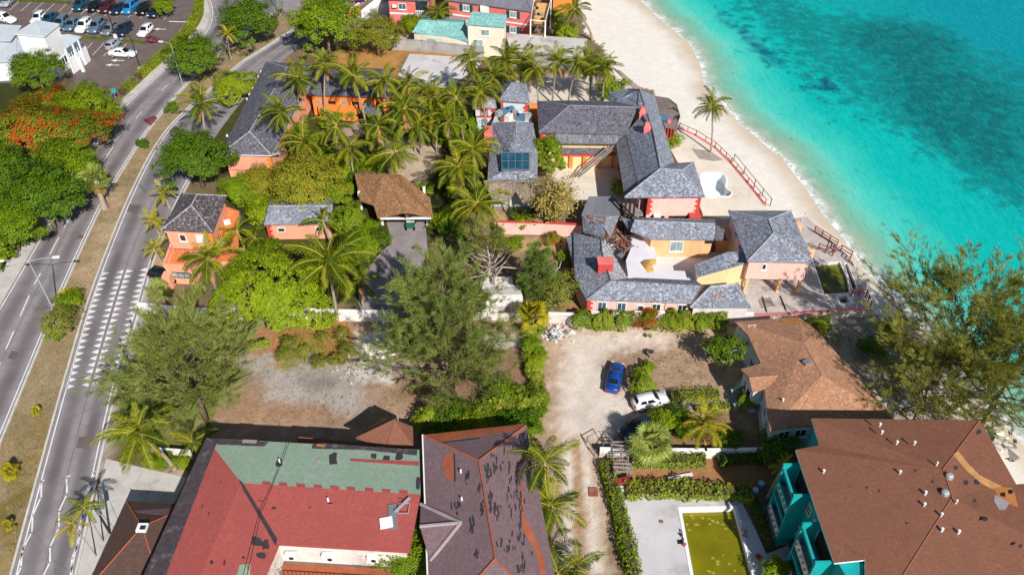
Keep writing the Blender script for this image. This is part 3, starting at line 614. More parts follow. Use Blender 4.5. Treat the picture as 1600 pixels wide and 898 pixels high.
for k in range(6): paint_line(lot, Vector(g2(92 + k * 17.5, 84 + k * 1.0)), Vector(g2(110 + k * 17.5, 65 + k * .8)), .1, .018)
for c, dx in (((176, 102), -1), ((250, 46), -1), ((184, 95), -1)):
    a = Vector(g2(*c)); d = Vector((dx, .05)).normalized(); n = Vector((-d.y, d.x)); paint_line(lot, a - d * 1.2, a + d * .3, .22, .018); paint_quad(lot, a + d * 1.3, a + d * .2 - n * .5, a + d * .2 + n * .5, None, 'road_paint', .018)
paint_line(lot, Vector(g2(264, 34)), Vector(g2(298, 35)), .35, .018)
for a, b, c_, d in (((120, 372), (131, 374), (133, 368), (123, 366)), ((118, 700), (140, 700), (144, 682), (123, 682)), ((196, 330), (214, 333), (220, 322), (203, 319)), ((262, 205), (275, 208), (282, 199), (270, 196)), ((12, 560), (24, 562), (30, 550), (18, 548))):
    paint_quad(er if a[0] > 110 and a[1] > 300 else wr, *[Vector(g2(*p)) for p in (a, b, c_, d)], mat='asphalt_lot', z=.0245).name = 'asphalt_patch'
# ---------------------------------------------------------------- plants: prototypes
PR = random.Random(11)
def np_mesh(name, V, F, mats, mi=None, smooth=False):
    """mesh from numpy vertices and equal-size faces"""
    k = F.shape[1]; me = bpy.data.meshes.new(name); me.vertices.add(len(V)); me.vertices.foreach_set('co', V.astype(np.float32).ravel())
    me.loops.add(F.size); me.loops.foreach_set('vertex_index', F.astype(np.int32).ravel()); me.polygons.add(len(F))
    me.polygons.foreach_set('loop_start', np.arange(0, F.size, k, dtype=np.int32)); me.polygons.foreach_set('loop_total', np.full(len(F), k, np.int32))
    for m in mats: me.materials.append(M(m))
    me.update(calc_edges=True); return me
def unit(a): return a / np.maximum(np.linalg.norm(a, axis=-1, keepdims=True), 1e-9)
def leaves(cen, nrm, size, rg, asp=.6):
    """one lens-shaped leaf (folded quad) per centre, facing about nrm"""
    n = len(cen); t = unit(np.cross(nrm, rg.normal(size=(n, 3)))); b = np.cross(nrm, t); s = (size * rg.uniform(.65, 1.3, n))[:, None] if np.isscalar(size) else (size * rg.uniform(.65, 1.3, n))[:, None]
    V = np.stack([cen - t * s * .5, cen + b * s * asp * .5 + nrm * s * .1, cen + t * s * .5, cen - b * s * asp * .5 + nrm * s * .1], 1).reshape(-1, 3)
    return V, np.arange(4 * n).reshape(n, 4)
def crown_mesh(name, mat, seed, rad, ncl, per, leaf, clr, flat=1.0, top=.0, shell=.55):
    """crown of leaf clumps spread unevenly through an ellipsoid (rad = rx,ry,rz), returns mesh and clump centres"""
    rg = np.random.default_rng(seed); d = unit(rg.normal(size=(ncl, 3))); d[:, 2] = np.where(d[:, 2] < -.35, -d[:, 2], d[:, 2])
    lob = 1 + .2 * np.sin(3 * np.arctan2(d[:, 1], d[:, 0]) + seed) + .16 * np.sin(5 * np.arctan2(d[:, 1], d[:, 0]) + 2 * seed + d[:, 2] * 4)
    r = (shell + (1 - shell) * rg.random(ncl) ** .6) * lob; cl = d * r[:, None] * np.array(rad); cr = clr * rg.uniform(.6, 1.35, ncl)
    k = np.repeat(np.arange(ncl), per); e = unit(rg.normal(size=(len(k), 3))) * (rg.random(len(k)) ** .45)[:, None]
    e[:, 2] *= .62 * flat; c = cl[k] + e * cr[k][:, None]
    nr = unit(unit(cl[k] + np.array((0, 0, rad[2] * .4))) * .8 + e * .5 + np.array((0, 0, .75)) + rg.normal(size=c.shape) * .38)
    V, F = leaves(c, nr, leaf, rg); return np_mesh(name, V, F, [mat]), cl
def trunk_mb(base_h, cl, rad, rng, n=8, lean=(0, 0), r0=.22, mb=None):
    mb = mb or MB(); f = Vector((lean[0], lean[1], base_h)); mb.tube([(0, 0, -.15), (lean[0] * .4, lean[1] * .4, base_h * .5), f], [r0 * 1.3, r0, r0 * .85], 8)
    for c in rng.sample(list(range(len(cl))), min(n, len(cl))):
        p = Vector(cl[c]) ; q = f.lerp(p, .5) + Vector((rng.uniform(-.3, .3), rng.uniform(-.3, .3), .25)); mb.tube([f - Vector((0, 0, .1)), q, p], [r0 * .55, r0 * .3, .03], 5)
    return mb
PROTO = {}
def tree_proto(key, mat, seed, rx, ry, rz, hz, ncl, per, leaf, clr, tmat='bark', flat=1., shell=.55, nb=9, r0=.2):
    me, cl = crown_mesh('crown', mat, seed, (rx, ry, rz), ncl, per, leaf, clr, flat, shell=shell)
    sh = np.array((0, 0, hz)); v = np.empty(len(me.vertices) * 3, np.float32); me.vertices.foreach_get('co', v); v = v.reshape(-1, 3) + sh; v[:, 2] = np.maximum(v[:, 2], .06); me.vertices.foreach_set('co', v.astype(np.float32).ravel())
    mb = trunk_mb(max(hz - rz * .75, .5), cl + sh, rx, random.Random(seed), nb, r0=r0); o = mb.build('trunk', tmat); tm = o.data; bpy.data.objects.remove(o)
    tm.polygons.foreach_set('use_smooth', [True] * len(tm.polygons)); PROTO[key] = (me, tm, hz)
def tree(key, px, py, sc, label, cat='tree', name='broadleaf_tree', group=None, zc=None, rz=None, ground=False, sz=None):
    """copy of a tree prototype whose crown centre is seen at a pixel (or whose foot is, with ground=True)"""
    me, tm, hz = PROTO[key]; sz = sz or sc; p = G(px, py, 0 if ground else hz * sz)
    r = thing(name, label, cat, (p.x, p.y, -.03), group, rz if rz is not None else PR.uniform(0, 6.28)); r.scale = (sc, sc, sz)
    for nm, d in (('trunk', tm), ('crown', me)):
        o = bpy.data.objects.new(nm, d); C.objects.link(o); o.parent = r
    return r
tree_proto('round', 'lf_mid', 3, 4.2, 4.2, 3.0, 4.6, 260, 75, .25, .8); tree_proto('round2', 'lf_dark', 4, 4.2, 4.0, 3.0, 4.4, 260, 75, .25, .8)
tree_proto('bright', 'lf_bright', 5, 4.6, 4.4, 3.6, 5.0, 280, 75, .26, .85); tree_proto('flame', 'lf_flame', 6, 6.0, 5.6, 2.6, 4.8, 300, 80, .26, .95, 'pale_bark', .7)
tree_proto('rusty', 'lf_rust', 7, 4.4, 4.0, 3.0, 4.0, 240, 75, .24, .8, 'pale_bark'); tree_proto('dome', 'lf_hedge', 8, 2.6, 2.6, 2.6, 3.0, 150, 80, .2, .5, shell=.8)
tree_proto('vine', 'lf_bright', 9, 5.2, 5.8, 3.4, 3.4, 900, 36, .24, .5, shell=.9); tree_proto('ball', 'lf_hedge', 22, 2.6, 2.4, 2.2, 2.2, 900, 14, .2, .22, shell=.97); tree_proto('shrub', 'lf_mid', 10, 1.5, 1.5, 1.1, 1.2, 60, 55, .2, .5, r0=.06, nb=5)
tree_proto('shrubd', 'lf_dark', 12, 1.5, 1.5, 1.1, 1.2, 60, 55, .2, .5, r0=.06, nb=5); tree_proto('shrubb', 'lf_bright', 13, 1.5, 1.5, 1.2, 1.3, 60, 55, .2, .5, r0=.06, nb=5)
tree_proto('greyshrub', 'lf_grey', 14, 2.0, 1.8, 1.3, 1.5, 70, 60, .18, .6, 'pale_bark', r0=.06, nb=6); tree_proto('plumeria', 'lf_dark', 15, 2.3, 2.2, 1.4, 3.0, 46, 46, .3, .6, 'pale_bark', shell=.4)
tree_proto('sparse', 'lf_olive', 16, 2.8, 2.6, 2.0, 2.8, 90, 60, .2, .65, 'pale_bark', shell=.45); tree_proto('seagrape', 'lf_seagrape', 17, 1.3, 1.2, .9, 1.1, 46, 34, .3, .5, r0=.05, nb=5)
tree_proto('purple', 'lf_purple', 18, 1.0, .8, .5, .5, 40, 40, .16, .35, r0=.04, nb=4); tree_proto('redshrub', 'lf_red', 19, 1.7, 1.4, 1.3, 1.3, 70, 60, .2, .5, r0=.06, nb=5); tree_proto('yellow', 'lf_yellow', 20, 1.0, 1.0, .8, .9, 40, 45, .18, .4, r0=.05, nb=4)
def bamboo_proto():
    rg = np.random.default_rng(21); rr = random.Random(21); mb = MB(); cs = []; ns = []
    for i in range(90):
        a = rr.uniform(0, 6.28); s = rr.uniform(.2, 1); L = rr.uniform(3.5, 5.6); d = Vector((math.cos(a) * s, math.sin(a) * s, 0)); pts = [d * .6 * s, d * .9 * s + Vector((0, 0, L * .45)), d * 2.1 * s + Vector((0, 0, L * .8)), d * 3.6 * s + Vector((0, 0, L * .78))]
        mb.tube(pts, [.03, .025, .018, .008], 4)
        for k in range(46):
            t = rr.uniform(.35, 1) * 3; j = min(int(t), 2); p = pts[j].lerp(pts[j + 1], t - j); cs.append(p + Vector((rr.gauss(0, .3), rr.gauss(0, .3), rr.gauss(0, .25)))); ns.append((rr.gauss(0, .6) + d.x * .5, rr.gauss(0, .6) + d.y * .5, .7))
    V, F = leaves(np.array(cs), unit(np.array(ns)), .34, rg, .28); o = mb.build('trunk', 'lf_bamboo'); tm = o.data; bpy.data.objects.remove(o); PROTO['bamboo'] = (np_mesh('crown', V, F, ['lf_bamboo']), tm, 2.6)
bamboo_proto()
def casuarina(key, mat, seed, H, R0, limbs, tufts, up=.5, dead=0, rlow=.25, needle=.62, wid=.05, slim=False, tmat='bark'):
    """she-oak: grey trunk, ascending limbs and plumes of hanging needles"""
    rr = random.Random(seed); rg = np.random.default_rng(seed); mb = MB(); pts = []; dirs = []
    tr = [Vector((rr.uniform(-.03, .03) * H * t, rr.uniform(-.03, .03) * H * t, H * .92 * t)) for t in (0, .2, .4, .6, .8, 1)]; tr[0].z = -.2
    mb.tube(tr, [.34, .3, .25, .18, .11, .04] if not slim else [.16, .14, .11, .08, .05, .02], 8)
    for i in range(limbs):
        t = rlow + (1 - rlow) * (i + rr.random()) / limbs; j = min(int(t * 5), 4); b = tr[j].lerp(tr[j + 1], t * 5 - j); a = i * 2.4 + rr.uniform(-.5, .5)
        L = R0 * (1.18 - t * .8) * rr.uniform(.6, 1.2); d = Vector((math.cos(a), math.sin(a), up * rr.uniform(.3, 1.6))).normalized()
        m = b + d * L * .5 + Vector((0, 0, -.1 * L)); e = b + d * L + Vector((0, 0, .12 * L * rr.uniform(-1, 1))); mb.tube([b, m, e], [.1 * (1.2 - t), .06 * (1.2 - t), .015], 5)
        if i < dead: continue
        for k in range(int(4 + L * 1.15)):
            s = rr.uniform(.3, 1); q = b.lerp(m, s * 2) if s < .5 else m.lerp(e, s * 2 - 1); a2 = rr.uniform(0, 6.28); d2 = (d + Vector((math.cos(a2), math.sin(a2), rr.uniform(-.2, .9))) * .8).normalized(); l2 = L * rr.uniform(.2, .42); q2 = q + d2 * l2
            mb.tube([q, q2], [.025, .008], 3, cap=False)
            for u in range(tufts): pts.append(q.lerp(q2, .15 + .9 * rr.random()) + Vector((rr.gauss(0, .14), rr.gauss(0, .14), rr.gauss(0, .1)))); dirs.append(d2)
    P = np.array([tuple(p) for p in pts]); D = np.array([tuple(p) for p in dirs]); per = 7; P = np.repeat(P, per, 0); D = np.repeat(D, per, 0)
    D = unit(D * 1.15 + rg.normal(size=D.shape) * .38 + np.array((0, 0, .1))); L = (needle * rg.uniform(.5, 1.25, len(P)))[:, None]; sd = unit(np.cross(D, rg.normal(size=D.shape))) * wid * .5
    P = P + rg.normal(size=P.shape) * .08; V = np.stack([P - sd, P + sd, P + D * L * .6 + sd * .8 - np.array((0, 0, .02)), P + D * L - np.array((0, 0, .1)) * L], 1).reshape(-1, 3)
    o = mb.build('trunk', tmat); tm = o.data; bpy.data.objects.remove(o); tm.polygons.foreach_set('use_smooth', [True] * len(tm.polygons))
    PROTO[key] = (np_mesh('crown', V, np.arange(len(V)).reshape(-1, 4), [mat]), tm, H)
# ---------------------------------------------------------------- palms
def frond_mesh(name, mat, seed, L, e0, bend, nl=32, ll=.66, vshape=.35, lw=.07, hang=.5):
    rr = random.Random(seed); mb = MB(); pts = []; p = Vector((0, 0, 0)); e = R(e0); n = 8
    for i in range(n + 1):
        pts.append(p.copy()); p = p + Vector((math.cos(e), 0, math.sin(e))) * L / n; e -= R(bend) / n * (.5 + i / n)
    mb.tube(pts, [.06 - .045 * i / n for i in range(n + 1)], 4)
    for k in range(nl):
        t = .12 + .88 * (k + .5) / nl; x = t * n; j = min(int(x), n - 1); q = pts[j].lerp(pts[j + 1], x - j); tg = (pts[j + 1] - pts[j]).normalized(); up = Vector((-tg.z, 0, tg.x)); l = ll * L / 3 * (math.sin(math.pi * (t * .82 + .13)) ** .6) * rr.uniform(.85, 1.12)
        for s in (-1, 1):
            d = (Vector((0, s, 0)) * 1 + tg * (.55 + .5 * t) + up * (vshape * rr.uniform(.4, 1.1)) - Vector((0, 0, hang * rr.uniform(.2, 1.3)))).normalized(); m = q + d * l * .55; en = q + d * l + Vector((0, 0, -l * .22)); wv = tg * lw * .5
            mb.add([q - wv * .5, q + wv * .5, m + wv, en, m - wv], [(0, 1, 2, 3, 4) if s > 0 else (4, 3, 2, 1, 0)])
    for i in range(len(mb.f)): mb.m[i] = 1 if i < 8 * 4 + 2 else 0
    o = mb.build(name, [mat, 'palm_stalk' if mat != 'lf_dry' else 'lf_dry']); me = o.data; bpy.data.objects.remove(o); return me
def fan_mesh(name, mat, seed, L=1.3, e0=30, ns=20, lw=.1):
    """fan leaf: stalk with a half round of stiff pointed segments"""
    rr = random.Random(seed); mb = MB(); e = R(e0); d0 = Vector((math.cos(e), 0, math.sin(e))); c = d0 * L * .55; mb.tube([(0, 0, 0), c * .6 + Vector((0, 0, .05)), c], [.03, .025, .02], 4); up = Vector((-d0.z, 0, d0.x))
    for i in range(ns):
        a = R(-115 + 230 * i / (ns - 1)); d = (d0 * math.cos(a) + Vector((0, math.sin(a), 0)) + up * .12 * abs(math.sin(a))).normalized(); l = L * .62 * rr.uniform(.85, 1.1) * (1 - .15 * abs(a) / 2); sdv = d.cross(up).normalized() * lw * .5; m = c + d * l * .55; en = c + d * l + Vector((0, 0, -.16 * l)); mb.add([c, m + sdv, en, m - sdv], [(0, 1, 2, 3)])
    o = mb.build(name, mat); me = o.data; bpy.data.objects.remove(o); return me
FR = {}
for mat, tg in (('lf_palm', 'g'), ('lf_palmy', 'y')):
    FR[tg] = [frond_mesh('frond', mat, 40, 2.9, 76, 55), frond_mesh('frond', mat, 41, 3.2, 52, 85), frond_mesh('frond', mat, 42, 3.3, 30, 85), frond_mesh('frond', mat, 43, 3.2, 8, 70), frond_mesh('frond', mat, 44, 2.9, -18, 50, hang=.45), frond_mesh('frond', mat, 45, 2.6, -45, 30, hang=.6)]
FR['d'] = [frond_mesh('dry_frond', 'lf_dry', 46, 2.5, -52, 28, hang=.6)]
FN = {'g': [fan_mesh('fan_leaf', 'lf_fan', 60 + i, 1.5, e) for i, e in enumerate((75, 50, 25, 0, -25))], 'y': [fan_mesh('fan_leaf', 'lf_palmy', 70 + i, 1.3, e) for i, e in enumerate((75, 50, 25, 0, -25))], 'd': [fan_mesh('dry_leaf', 'lf_dry', 80, 1.2, -68)]}
TRK = {}
def palm(hx, hy, h, label, base=None, sc=1.0, n=20, tint='g', fan=False, name='coconut_palm', group=None, dry=1, tr=.15, wid=1.0):
    sc *= 1 if fan else 1.18
    """palm whose head is seen at a pixel at height h; trunk runs down to the foot (pixel) or about straight down"""
    hd = G(hx, hy, h); rr = random.Random(int(hx * 7 + hy * 13)); b = G(*base) if base else Vector((hd.x + rr.uniform(-1.1, 1.1) * h / 8, hd.y + rr.uniform(-1.1, 1.1) * h / 8, 0))
    r = thing(name, label, 'palm tree', (b.x, b.y, 0), group); v = hd - b; mid = v * .5 + Vector((-v.x * .16, -v.y * .16, 0)); mb = MB(); q = v * .25 + Vector((-v.x * .14, -v.y * .14, 0)); q3 = v * .75 + Vector((-v.x * .08, -v.y * .08, 0))
    mb.tube([b + Vector((0, 0, -.2)), b + Vector((0, 0, .25)), b + q, b + mid, b + q3, hd], [tr * 1.8, tr * 1.35, tr, tr * .9, tr * .85, tr * .95], 8); mb.build('trunk', 'palm_trunk', r, True)
    S = FN if fan else FR; a = rr.uniform(0, 6.28); lo, hi = rr.choice([(0, 1), (0, .84), (.1, 1), (0, .93)])
    for i in range(n):
        k = i / n; vi = min(int((lo + (hi - lo) * k) * len(S[tint])), len(S[tint]) - 1); o = bpy.data.objects.new('fan_leaf' if fan else 'frond', S[tint][vi]); C.objects.link(o); o.parent = r
        o.location = v + Vector((0, 0, .05 - .25 * k)); a += 2.39996 + rr.uniform(-.45, .45); o.rotation_euler = (rr.uniform(-.4, .4), rr.uniform(-.22, .22), a); s = sc * rr.uniform(.72, 1.15); o.scale = (s, s * wid, s)
    for i in range(dry):
        o = bpy.data.objects.new('dry_frond', S['d'][0]); C.objects.link(o); o.parent = r; o.location = v + Vector((0, 0, -.25)); o.rotation_euler = (0, 0, rr.uniform(0, 6.28)); o.scale = (sc * .9,) * 3
    return r
def hedge(pts, wd, h, label, mat='lf_hedge', dens=70, leaf=.17, name='hedge', cat='hedge', z=0., bumpy=.12, group=None, core='dark_soil'):
    """clipped or shaggy hedge along ground points: leaf faces through the skin of a long rounded box, added core inside to block light"""
    P = [Vector(p) for p in pts]; rr = random.Random(len(P) * 7 + int(P[0].x * 31)); cs = []; ns = []; mb = MB()
    r = thing(name, label, cat, (P[0].x, P[0].y, z), group)
    for a, b in zip(P[:-1], P[1:]):
        L = (b - a).length; d = (b - a) / max(L, 1e-6); sd = Vector((-d.y, d.x)); mb.beam((a.x, a.y, z + h * .4), (b.x, b.y, z + h * .4), wd * .55, h * .75)
        for i in range(int(dens * L * (wd + 2 * h))):
            t = rr.random(); u = rr.random() * (wd + 2 * h); w2 = 1 + bumpy * (noise.noise((a.x + d.x * L * t, a.y + d.y * L * t, 3)) + noise.noise(((a.x + d.x * L * t) * 2.3, (a.y + d.y * L * t) * 2.3, 9)) * .7)
            if u < h: o, zz, nn = -wd / 2, u, (-sd.x, -sd.y, .5)
            elif u > h + wd: o, zz, nn = wd / 2, u - h - wd, (sd.x, sd.y, .5)
            else: o, zz, nn = u - h - wd / 2, h, (0, 0, 1)
            k = rr.random() ** 2 * .22; c = a + d * (L * t) + sd * (o * w2 * (1 - k)); cs.append((c.x, c.y, z + max(.04, zz * w2 * (1 - k)) + rr.gauss(0, .03))); ns.append((nn[0] + rr.gauss(0, .45), nn[1] + rr.gauss(0, .45), nn[2] + rr.gauss(0, .35) + .25))
    V, F = leaves(np.array(cs) - np.array((P[0].x, P[0].y, z)), unit(np.array(ns)), leaf, np.random.default_rng(5)); o = bpy.data.objects.new('foliage', np_mesh('foliage', V, F, [mat])); C.objects.link(o); o.parent = r
    mb.build('stems', core, r); return r  # unseen dark box added inside the leaves to block light
def gp(*pts): return [Vector(g2(a, b)) for a, b in pts]
# ---------------------------------------------------------------- buildings
def bld(name, label, px, py, cat='building', group=None): return thing(name, label, cat, G(px, py), group)
def hip(root, c, r, ze, zr, mat, lr=True, inset=.45, wall=None, z0=0., caps=True, thick=.16, capmat=None, name='roof', fascia=None, wname='wall', capr=.1):
    """hip roof: c = eave corners FL,FR,BR,BL; r = ridge ends (left,right or front,back) in pixels"""
    V = {k: (p[0], p[1], ze) for k, p in zip('abcd', c)}; V['r'] = (*r[0], zr)
    if len(r) == 1: F = ['abr', 'bcr', 'cdr', 'dar']; cp = ['ar', 'br', 'cr', 'dr']
    else:
        V['s'] = (*r[1], zr)
        F, cp = ((['absr', 'bcs', 'cdrs', 'dar'], ['ar', 'dr', 'bs', 'cs', 'rs']) if lr else (['abr', 'bcsr', 'cds', 'dars'], ['ar', 'br', 'cs', 'ds', 'rs']))
    o, P = roof(root, V, F, mat, thick, cp if caps else (), capmat, name, capr, fascia)
    pl = walls(root, [(P[k].x, P[k].y) for k in 'abcd'], inset, z0, ze - .12, wall, wname) if wall else None
    return o, P, pl
def patch(par, pts, plane, mat, name='bare_patch', off=.012, th=.01):
    q = [onplane(x, y, plane, off) for x, y in pts]; n = (plane[1] - plane[0]).cross(plane[2] - plane[0]).normalized(); n = n if n.z > 0 else -n
    if sum(q[i].x * q[(i + 1) % len(q)].y - q[(i + 1) % len(q)].x * q[i].y for i in range(len(q))) < 0: q = q[::-1]
    k = len(q); vs = q + [p - n * (off + th) for p in q]; o = MB().add(vs, [tuple(range(k))] + [(i, i + k, (i + 1) % k + k, (i + 1) % k) for i in range(k)]).build(name, mat, par); rect_uv(o); return o
def ragged(x, y, w, h, rr, n=9, ang=0):
    ca, sa = math.cos(ang), math.sin(ang); out = []
    for i in range(n):
        t = 6.283 * i / n; r = rr.uniform(.65, 1.15); u, v = math.copysign(abs(math.cos(t)) ** .6, math.cos(t)) * w / 2 * r, math.copysign(abs(math.sin(t)) ** .6, math.sin(t)) * h / 2 * r; out.append((x + u * ca - v * sa, y + u * sa + v * ca))
    return out
def railing(name, label, pts, h=1.0, mat='red_wood', step=1.3, rails=(.98, .55), w=.09, group=None, cat='railing', z=0.):
    P = [Vector((p[0], p[1], z)) for p in pts]; r = thing(name, label, cat, P[0], group); U = Vector((0, 0, 1))
    for i, (a, b) in enumerate(zip(P[:-1], P[1:])):
        L = (b - a).length; k = max(1, round(L / step))
        for j in range(k + (i == len(P) - 2)): MB().box(a.lerp(b, j / k) + U * (h / 2), (w * 1.15, w * 1.15, h), math.atan2(b.y - a.y, b.x - a.x)).build('post', mat, r)
        for q in rails: MB().beam(a + U * (h * q), b + U * (h * q), w * .8, w * .8).build('rail', mat, r)
    return r
def wallrun(name, label, pts, h, th, mat, cap=None, group=None, cat='wall', z=0., capmat='red_trim'):
    """masonry garden wall along ground points with a coping"""
    P = [Vector(p) for p in pts]; r = thing(name, label, cat, (P[0].x, P[0].y, z), group); mb = MB(); cb = MB()
    for a, b in zip(P[:-1], P[1:]):
        d = (b - a).normalized() * th / 2; mb.beam((a.x - d.x, a.y - d.y, z + h / 2 - .1), (b.x + d.x, b.y + d.y, z + h / 2 - .1), th, h + .2)
        if cap: cb.beam((a.x - d.x, a.y - d.y, z + h + cap / 2), (b.x + d.x, b.y + d.y, z + h + cap / 2), th + .1, cap)
    mb.build('wall_panel', mat, r)
    if cap: cb.build('coping', capmat, r)
    return r
# --- red and green shingled building, bottom left
b1 = bld('red_roofed_building', 'large L-shaped building with patched red and green shingle roof', 480, 800)
V = {'A': (323, 684, 6.3), 'B': (655, 702, 6.3), 'E': (657, 772, 6.95), 'W': (377, 754, 6.95), 'S': (640, 862, 6.3), 'I': (436, 850, 6.3), 'J': (372, 1000, 6.3), 'X': (275, 985, 6.95), 'L': (176, 1004, 6.3)}
rg_, P = roof(b1, {k: V[k] for k in 'ABEW'}, ['ABEW'], 'shingle_green', .2); rg_['label'] = 'green shingle slope'
rr_, P = roof(b1, V, ['WESI', 'AWXL', 'WIJX'], 'shingle_red', .2); rr_['label'] = 'red shingle slopes'
walls(b1, [(P[k].x, P[k].y) for k in 'LJISBA'], .35, 0, 6.1, 'old_white')
NS, WS, SS = [P[k] for k in 'ABEW'], [P[k] for k in 'AWXL'], [P[k] for k in 'WESI']
patch(b1, [(322, 684), (338, 693), (262, 890), (222, 1000), (180, 1000), (224, 898)], WS, 'edge_felt', 'edge_strip'); patch(b1, [(324, 684), (420, 690), (412, 697), (340, 694)], NS, 'edge_felt', 'edge_strip')
patch(b1, [(380, 686), (402, 687), (400, 692), (378, 691)], NS, 'grey_flash', 'loose_sheet', .03)
rr = random.Random(3); t6 = lambda x, y: (400 + x / 2.9925, 598 + y / 2.9925)
for x, y, ww, hh in ((108, 372, 40, 40), (360, 352, 42, 60), (550, 340, 28, 30), (610, 350, 34, 24), (670, 345, 36, 40), (758, 470, 20, 60), (0, 280, 30, 26)): patch(b1, ragged(*t6(x, y), ww / 3, hh / 3, rr), NS, 'dark_felt')
patch(b1, [t6(262, 288), t6(300, 280), t6(755, 312), t6(752, 338), t6(500, 312), t6(262, 306)], NS, 'edge_felt', 'edge_strip'); patch(b1, [t6(282, 284), t6(326, 288), t6(320, 298), t6(284, 296)], NS, 'bare_ply', 'bare_patch', .02)
patch(b1, [t6(440, 352), t6(762, 366), t6(760, 386), t6(440, 364)], NS, 'shingle_red', 'repair_strip', .02); patch(b1, [t6(290, 346), t6(306, 350), t6(280, 392), t6(266, 386)], NS, 'grey_flash', 'loose_sheet', .04)
for i, x in enumerate((30, 108, 190, 270, 348, 425, 510, 590, 670)):
    y = 468 + (x - 30) * .062; patch(b1, [t6(x - 2, y - 10), t6(x + 38, y - 7), t6(x + 40, y + 9), t6(x, y + 6)], NS, 'shingle_red', 'shingle_tab', .016)
for x, y, ww, hh in ((84, 583, 24, 14), (250, 581, 16, 6), (345, 560, 30, 10), (25, 550, 32, 5), (675, 538, 30, 5), (-18, 560, 20, 5)): patch(b1, ragged(*t6(x, y), ww / 3, hh / 3, rr), SS, 'dark_felt')
patch(b1, [t6(-80, 450), t6(-58, 470), t6(100, 720), t6(92, 760), t6(0, 600), t6(-60, 500)], [P[k] for k in 'WIJX'], 'dark_felt', 'torn_valley', .02)
t7 = lambda x, y: (140 + x / 3.773, 660 + y / 3.773)
for x, y, ww, hh, a in ((665, 488, 8, 20, .5), (703, 535, 8, 24, .4), (770, 350, 7, 14, .6), (508, 726, 8, 24, .5), (795, 830, 8, 26, .6), (720, 822, 22, 22, 0)): patch(b1, ragged(*t7(x, y), ww / 3.7, hh / 3.7, rr, 7, a), WS, 'dark_felt')
IP = [P[k] for k in 'WIJX']
for x, y, ww, hh in ((985, 700, 70, 60), (1010, 780, 60, 40), (1040, 720, 40, 60), (905, 792, 20, 16)): patch(b1, ragged(*t7(x, y), ww / 3.7, hh / 3.7, rr, 11), IP, 'dark_felt')
patch(b1, [t7(885, 835), t7(950, 832), t7(945, 898), t7(860, 920)], IP, 'shingle_green', 'repair_patch', .02); patch(b1, [t7(930, 840), t7(938, 840), t7(936, 870), t7(928, 870)], IP, 'shingle_red', 'shingle_tab', .03)
# roof clutter on the red slope
def onroof(x, y, pl): return onplane(x, y, pl, 0)
q = onroof(*t6(638, 570), SS); q2 = onroof(*t6(642, 685), SS); MB().beam(q + Vector((0, 0, .08)), q2 + Vector((0, 0, .08)), .75, .12).build('roof_duct', 'metal_grey', b1)
q = onroof(*t6(652, 612), SS); q2 = onroof(*t6(720, 545), SS); MB().beam(q + Vector((0, 0, .35)), q2 + Vector((0, 0, .3)), .22, .14).build('gutter_pipe', 'galv', b1)
q = onroof(*t6(610, 656), SS); MB().box(q + Vector((0, 0, .12)), (1.1, 1.0, .2), .2).build('roof_hatch', 'white_trim', b1); q = onroof(*t6(692, 592), SS)
for dx, dy, sx, sy in ((-.45, 0, .06, 1), (.45, 0, .06, 1), (0, -.5, .9, .06), (0, .5, .9, .06)): MB().box(q + Vector((dx, dy, .25)), (sx, sy, .06)).build('antenna_bar', 'galv', b1)
q = onroof(*t6(338, 552), SS); MB().tube([q, q + Vector((0, 0, .45))], .09, 8).build('vent_pipe', 'white_trim', b1); q = onroof(*t6(112, 372), NS); MB().tube([q, q + Vector((0, 0, .5))], .08, 8).build('vent_pipe', 'white_trim', b1)
for x, y in ((455, 864), (515, 866), (583, 868)):
    a = G(x, y + 4, 4.6); k = 1.25 if x == 515 else 1; MB().box(a, (1.0 * k, .45, .75 * k)).build('air_conditioner', 'white_paint', b1); MB().tube([a + Vector((.05, -.225, 0)), a + Vector((.05, -.25, 0))], .22, 12).build('fan_grille', 'dark_metal', b1)
ga, gb = Vector(g2(436, 852, 6.3)), Vector(g2(640, 864, 6.3)); d = (gb - ga).normalized(); nn = Vector((d.y, -d.x)); base = lambda t, o: ga.lerp(gb, t) + nn * o
pl = [base(0, 0), base(1, 0), base(1, 1.7), base(0, 1.7)]; MB().prism([(p.x, p.y) for p in pl], 3.2, 3.5).build('gallery_floor', 'orange_felt', b1)
a, b = base(0, 1.68), base(1, 1.68)
for z in (4.45, 4.0): MB().beam((a.x, a.y, z), (b.x, b.y, z), .06, .06).build('gallery_rail', 'red_wood', b1)
for i in range(30):
    p = a.lerp(b, (i + .5) / 30); MB().box((p.x, p.y, 3.98), (.05, .05, .95)).build('baluster', 'red_wood', b1)
MB().prism([(p.x, p.y) for p in (base(0, 1.75), base(1, 1.75), base(1, 3.2), base(0, 3.2))], 0, 1.1).build('courtyard_wall', 'white_paint', b1); MB().prism([(p.x, p.y) for p in (base(0, 3.2), base(1, 3.2), base(1, 8), base(0, 8))], 0, .12).build('courtyard_paving', 'beige_floor', b1)
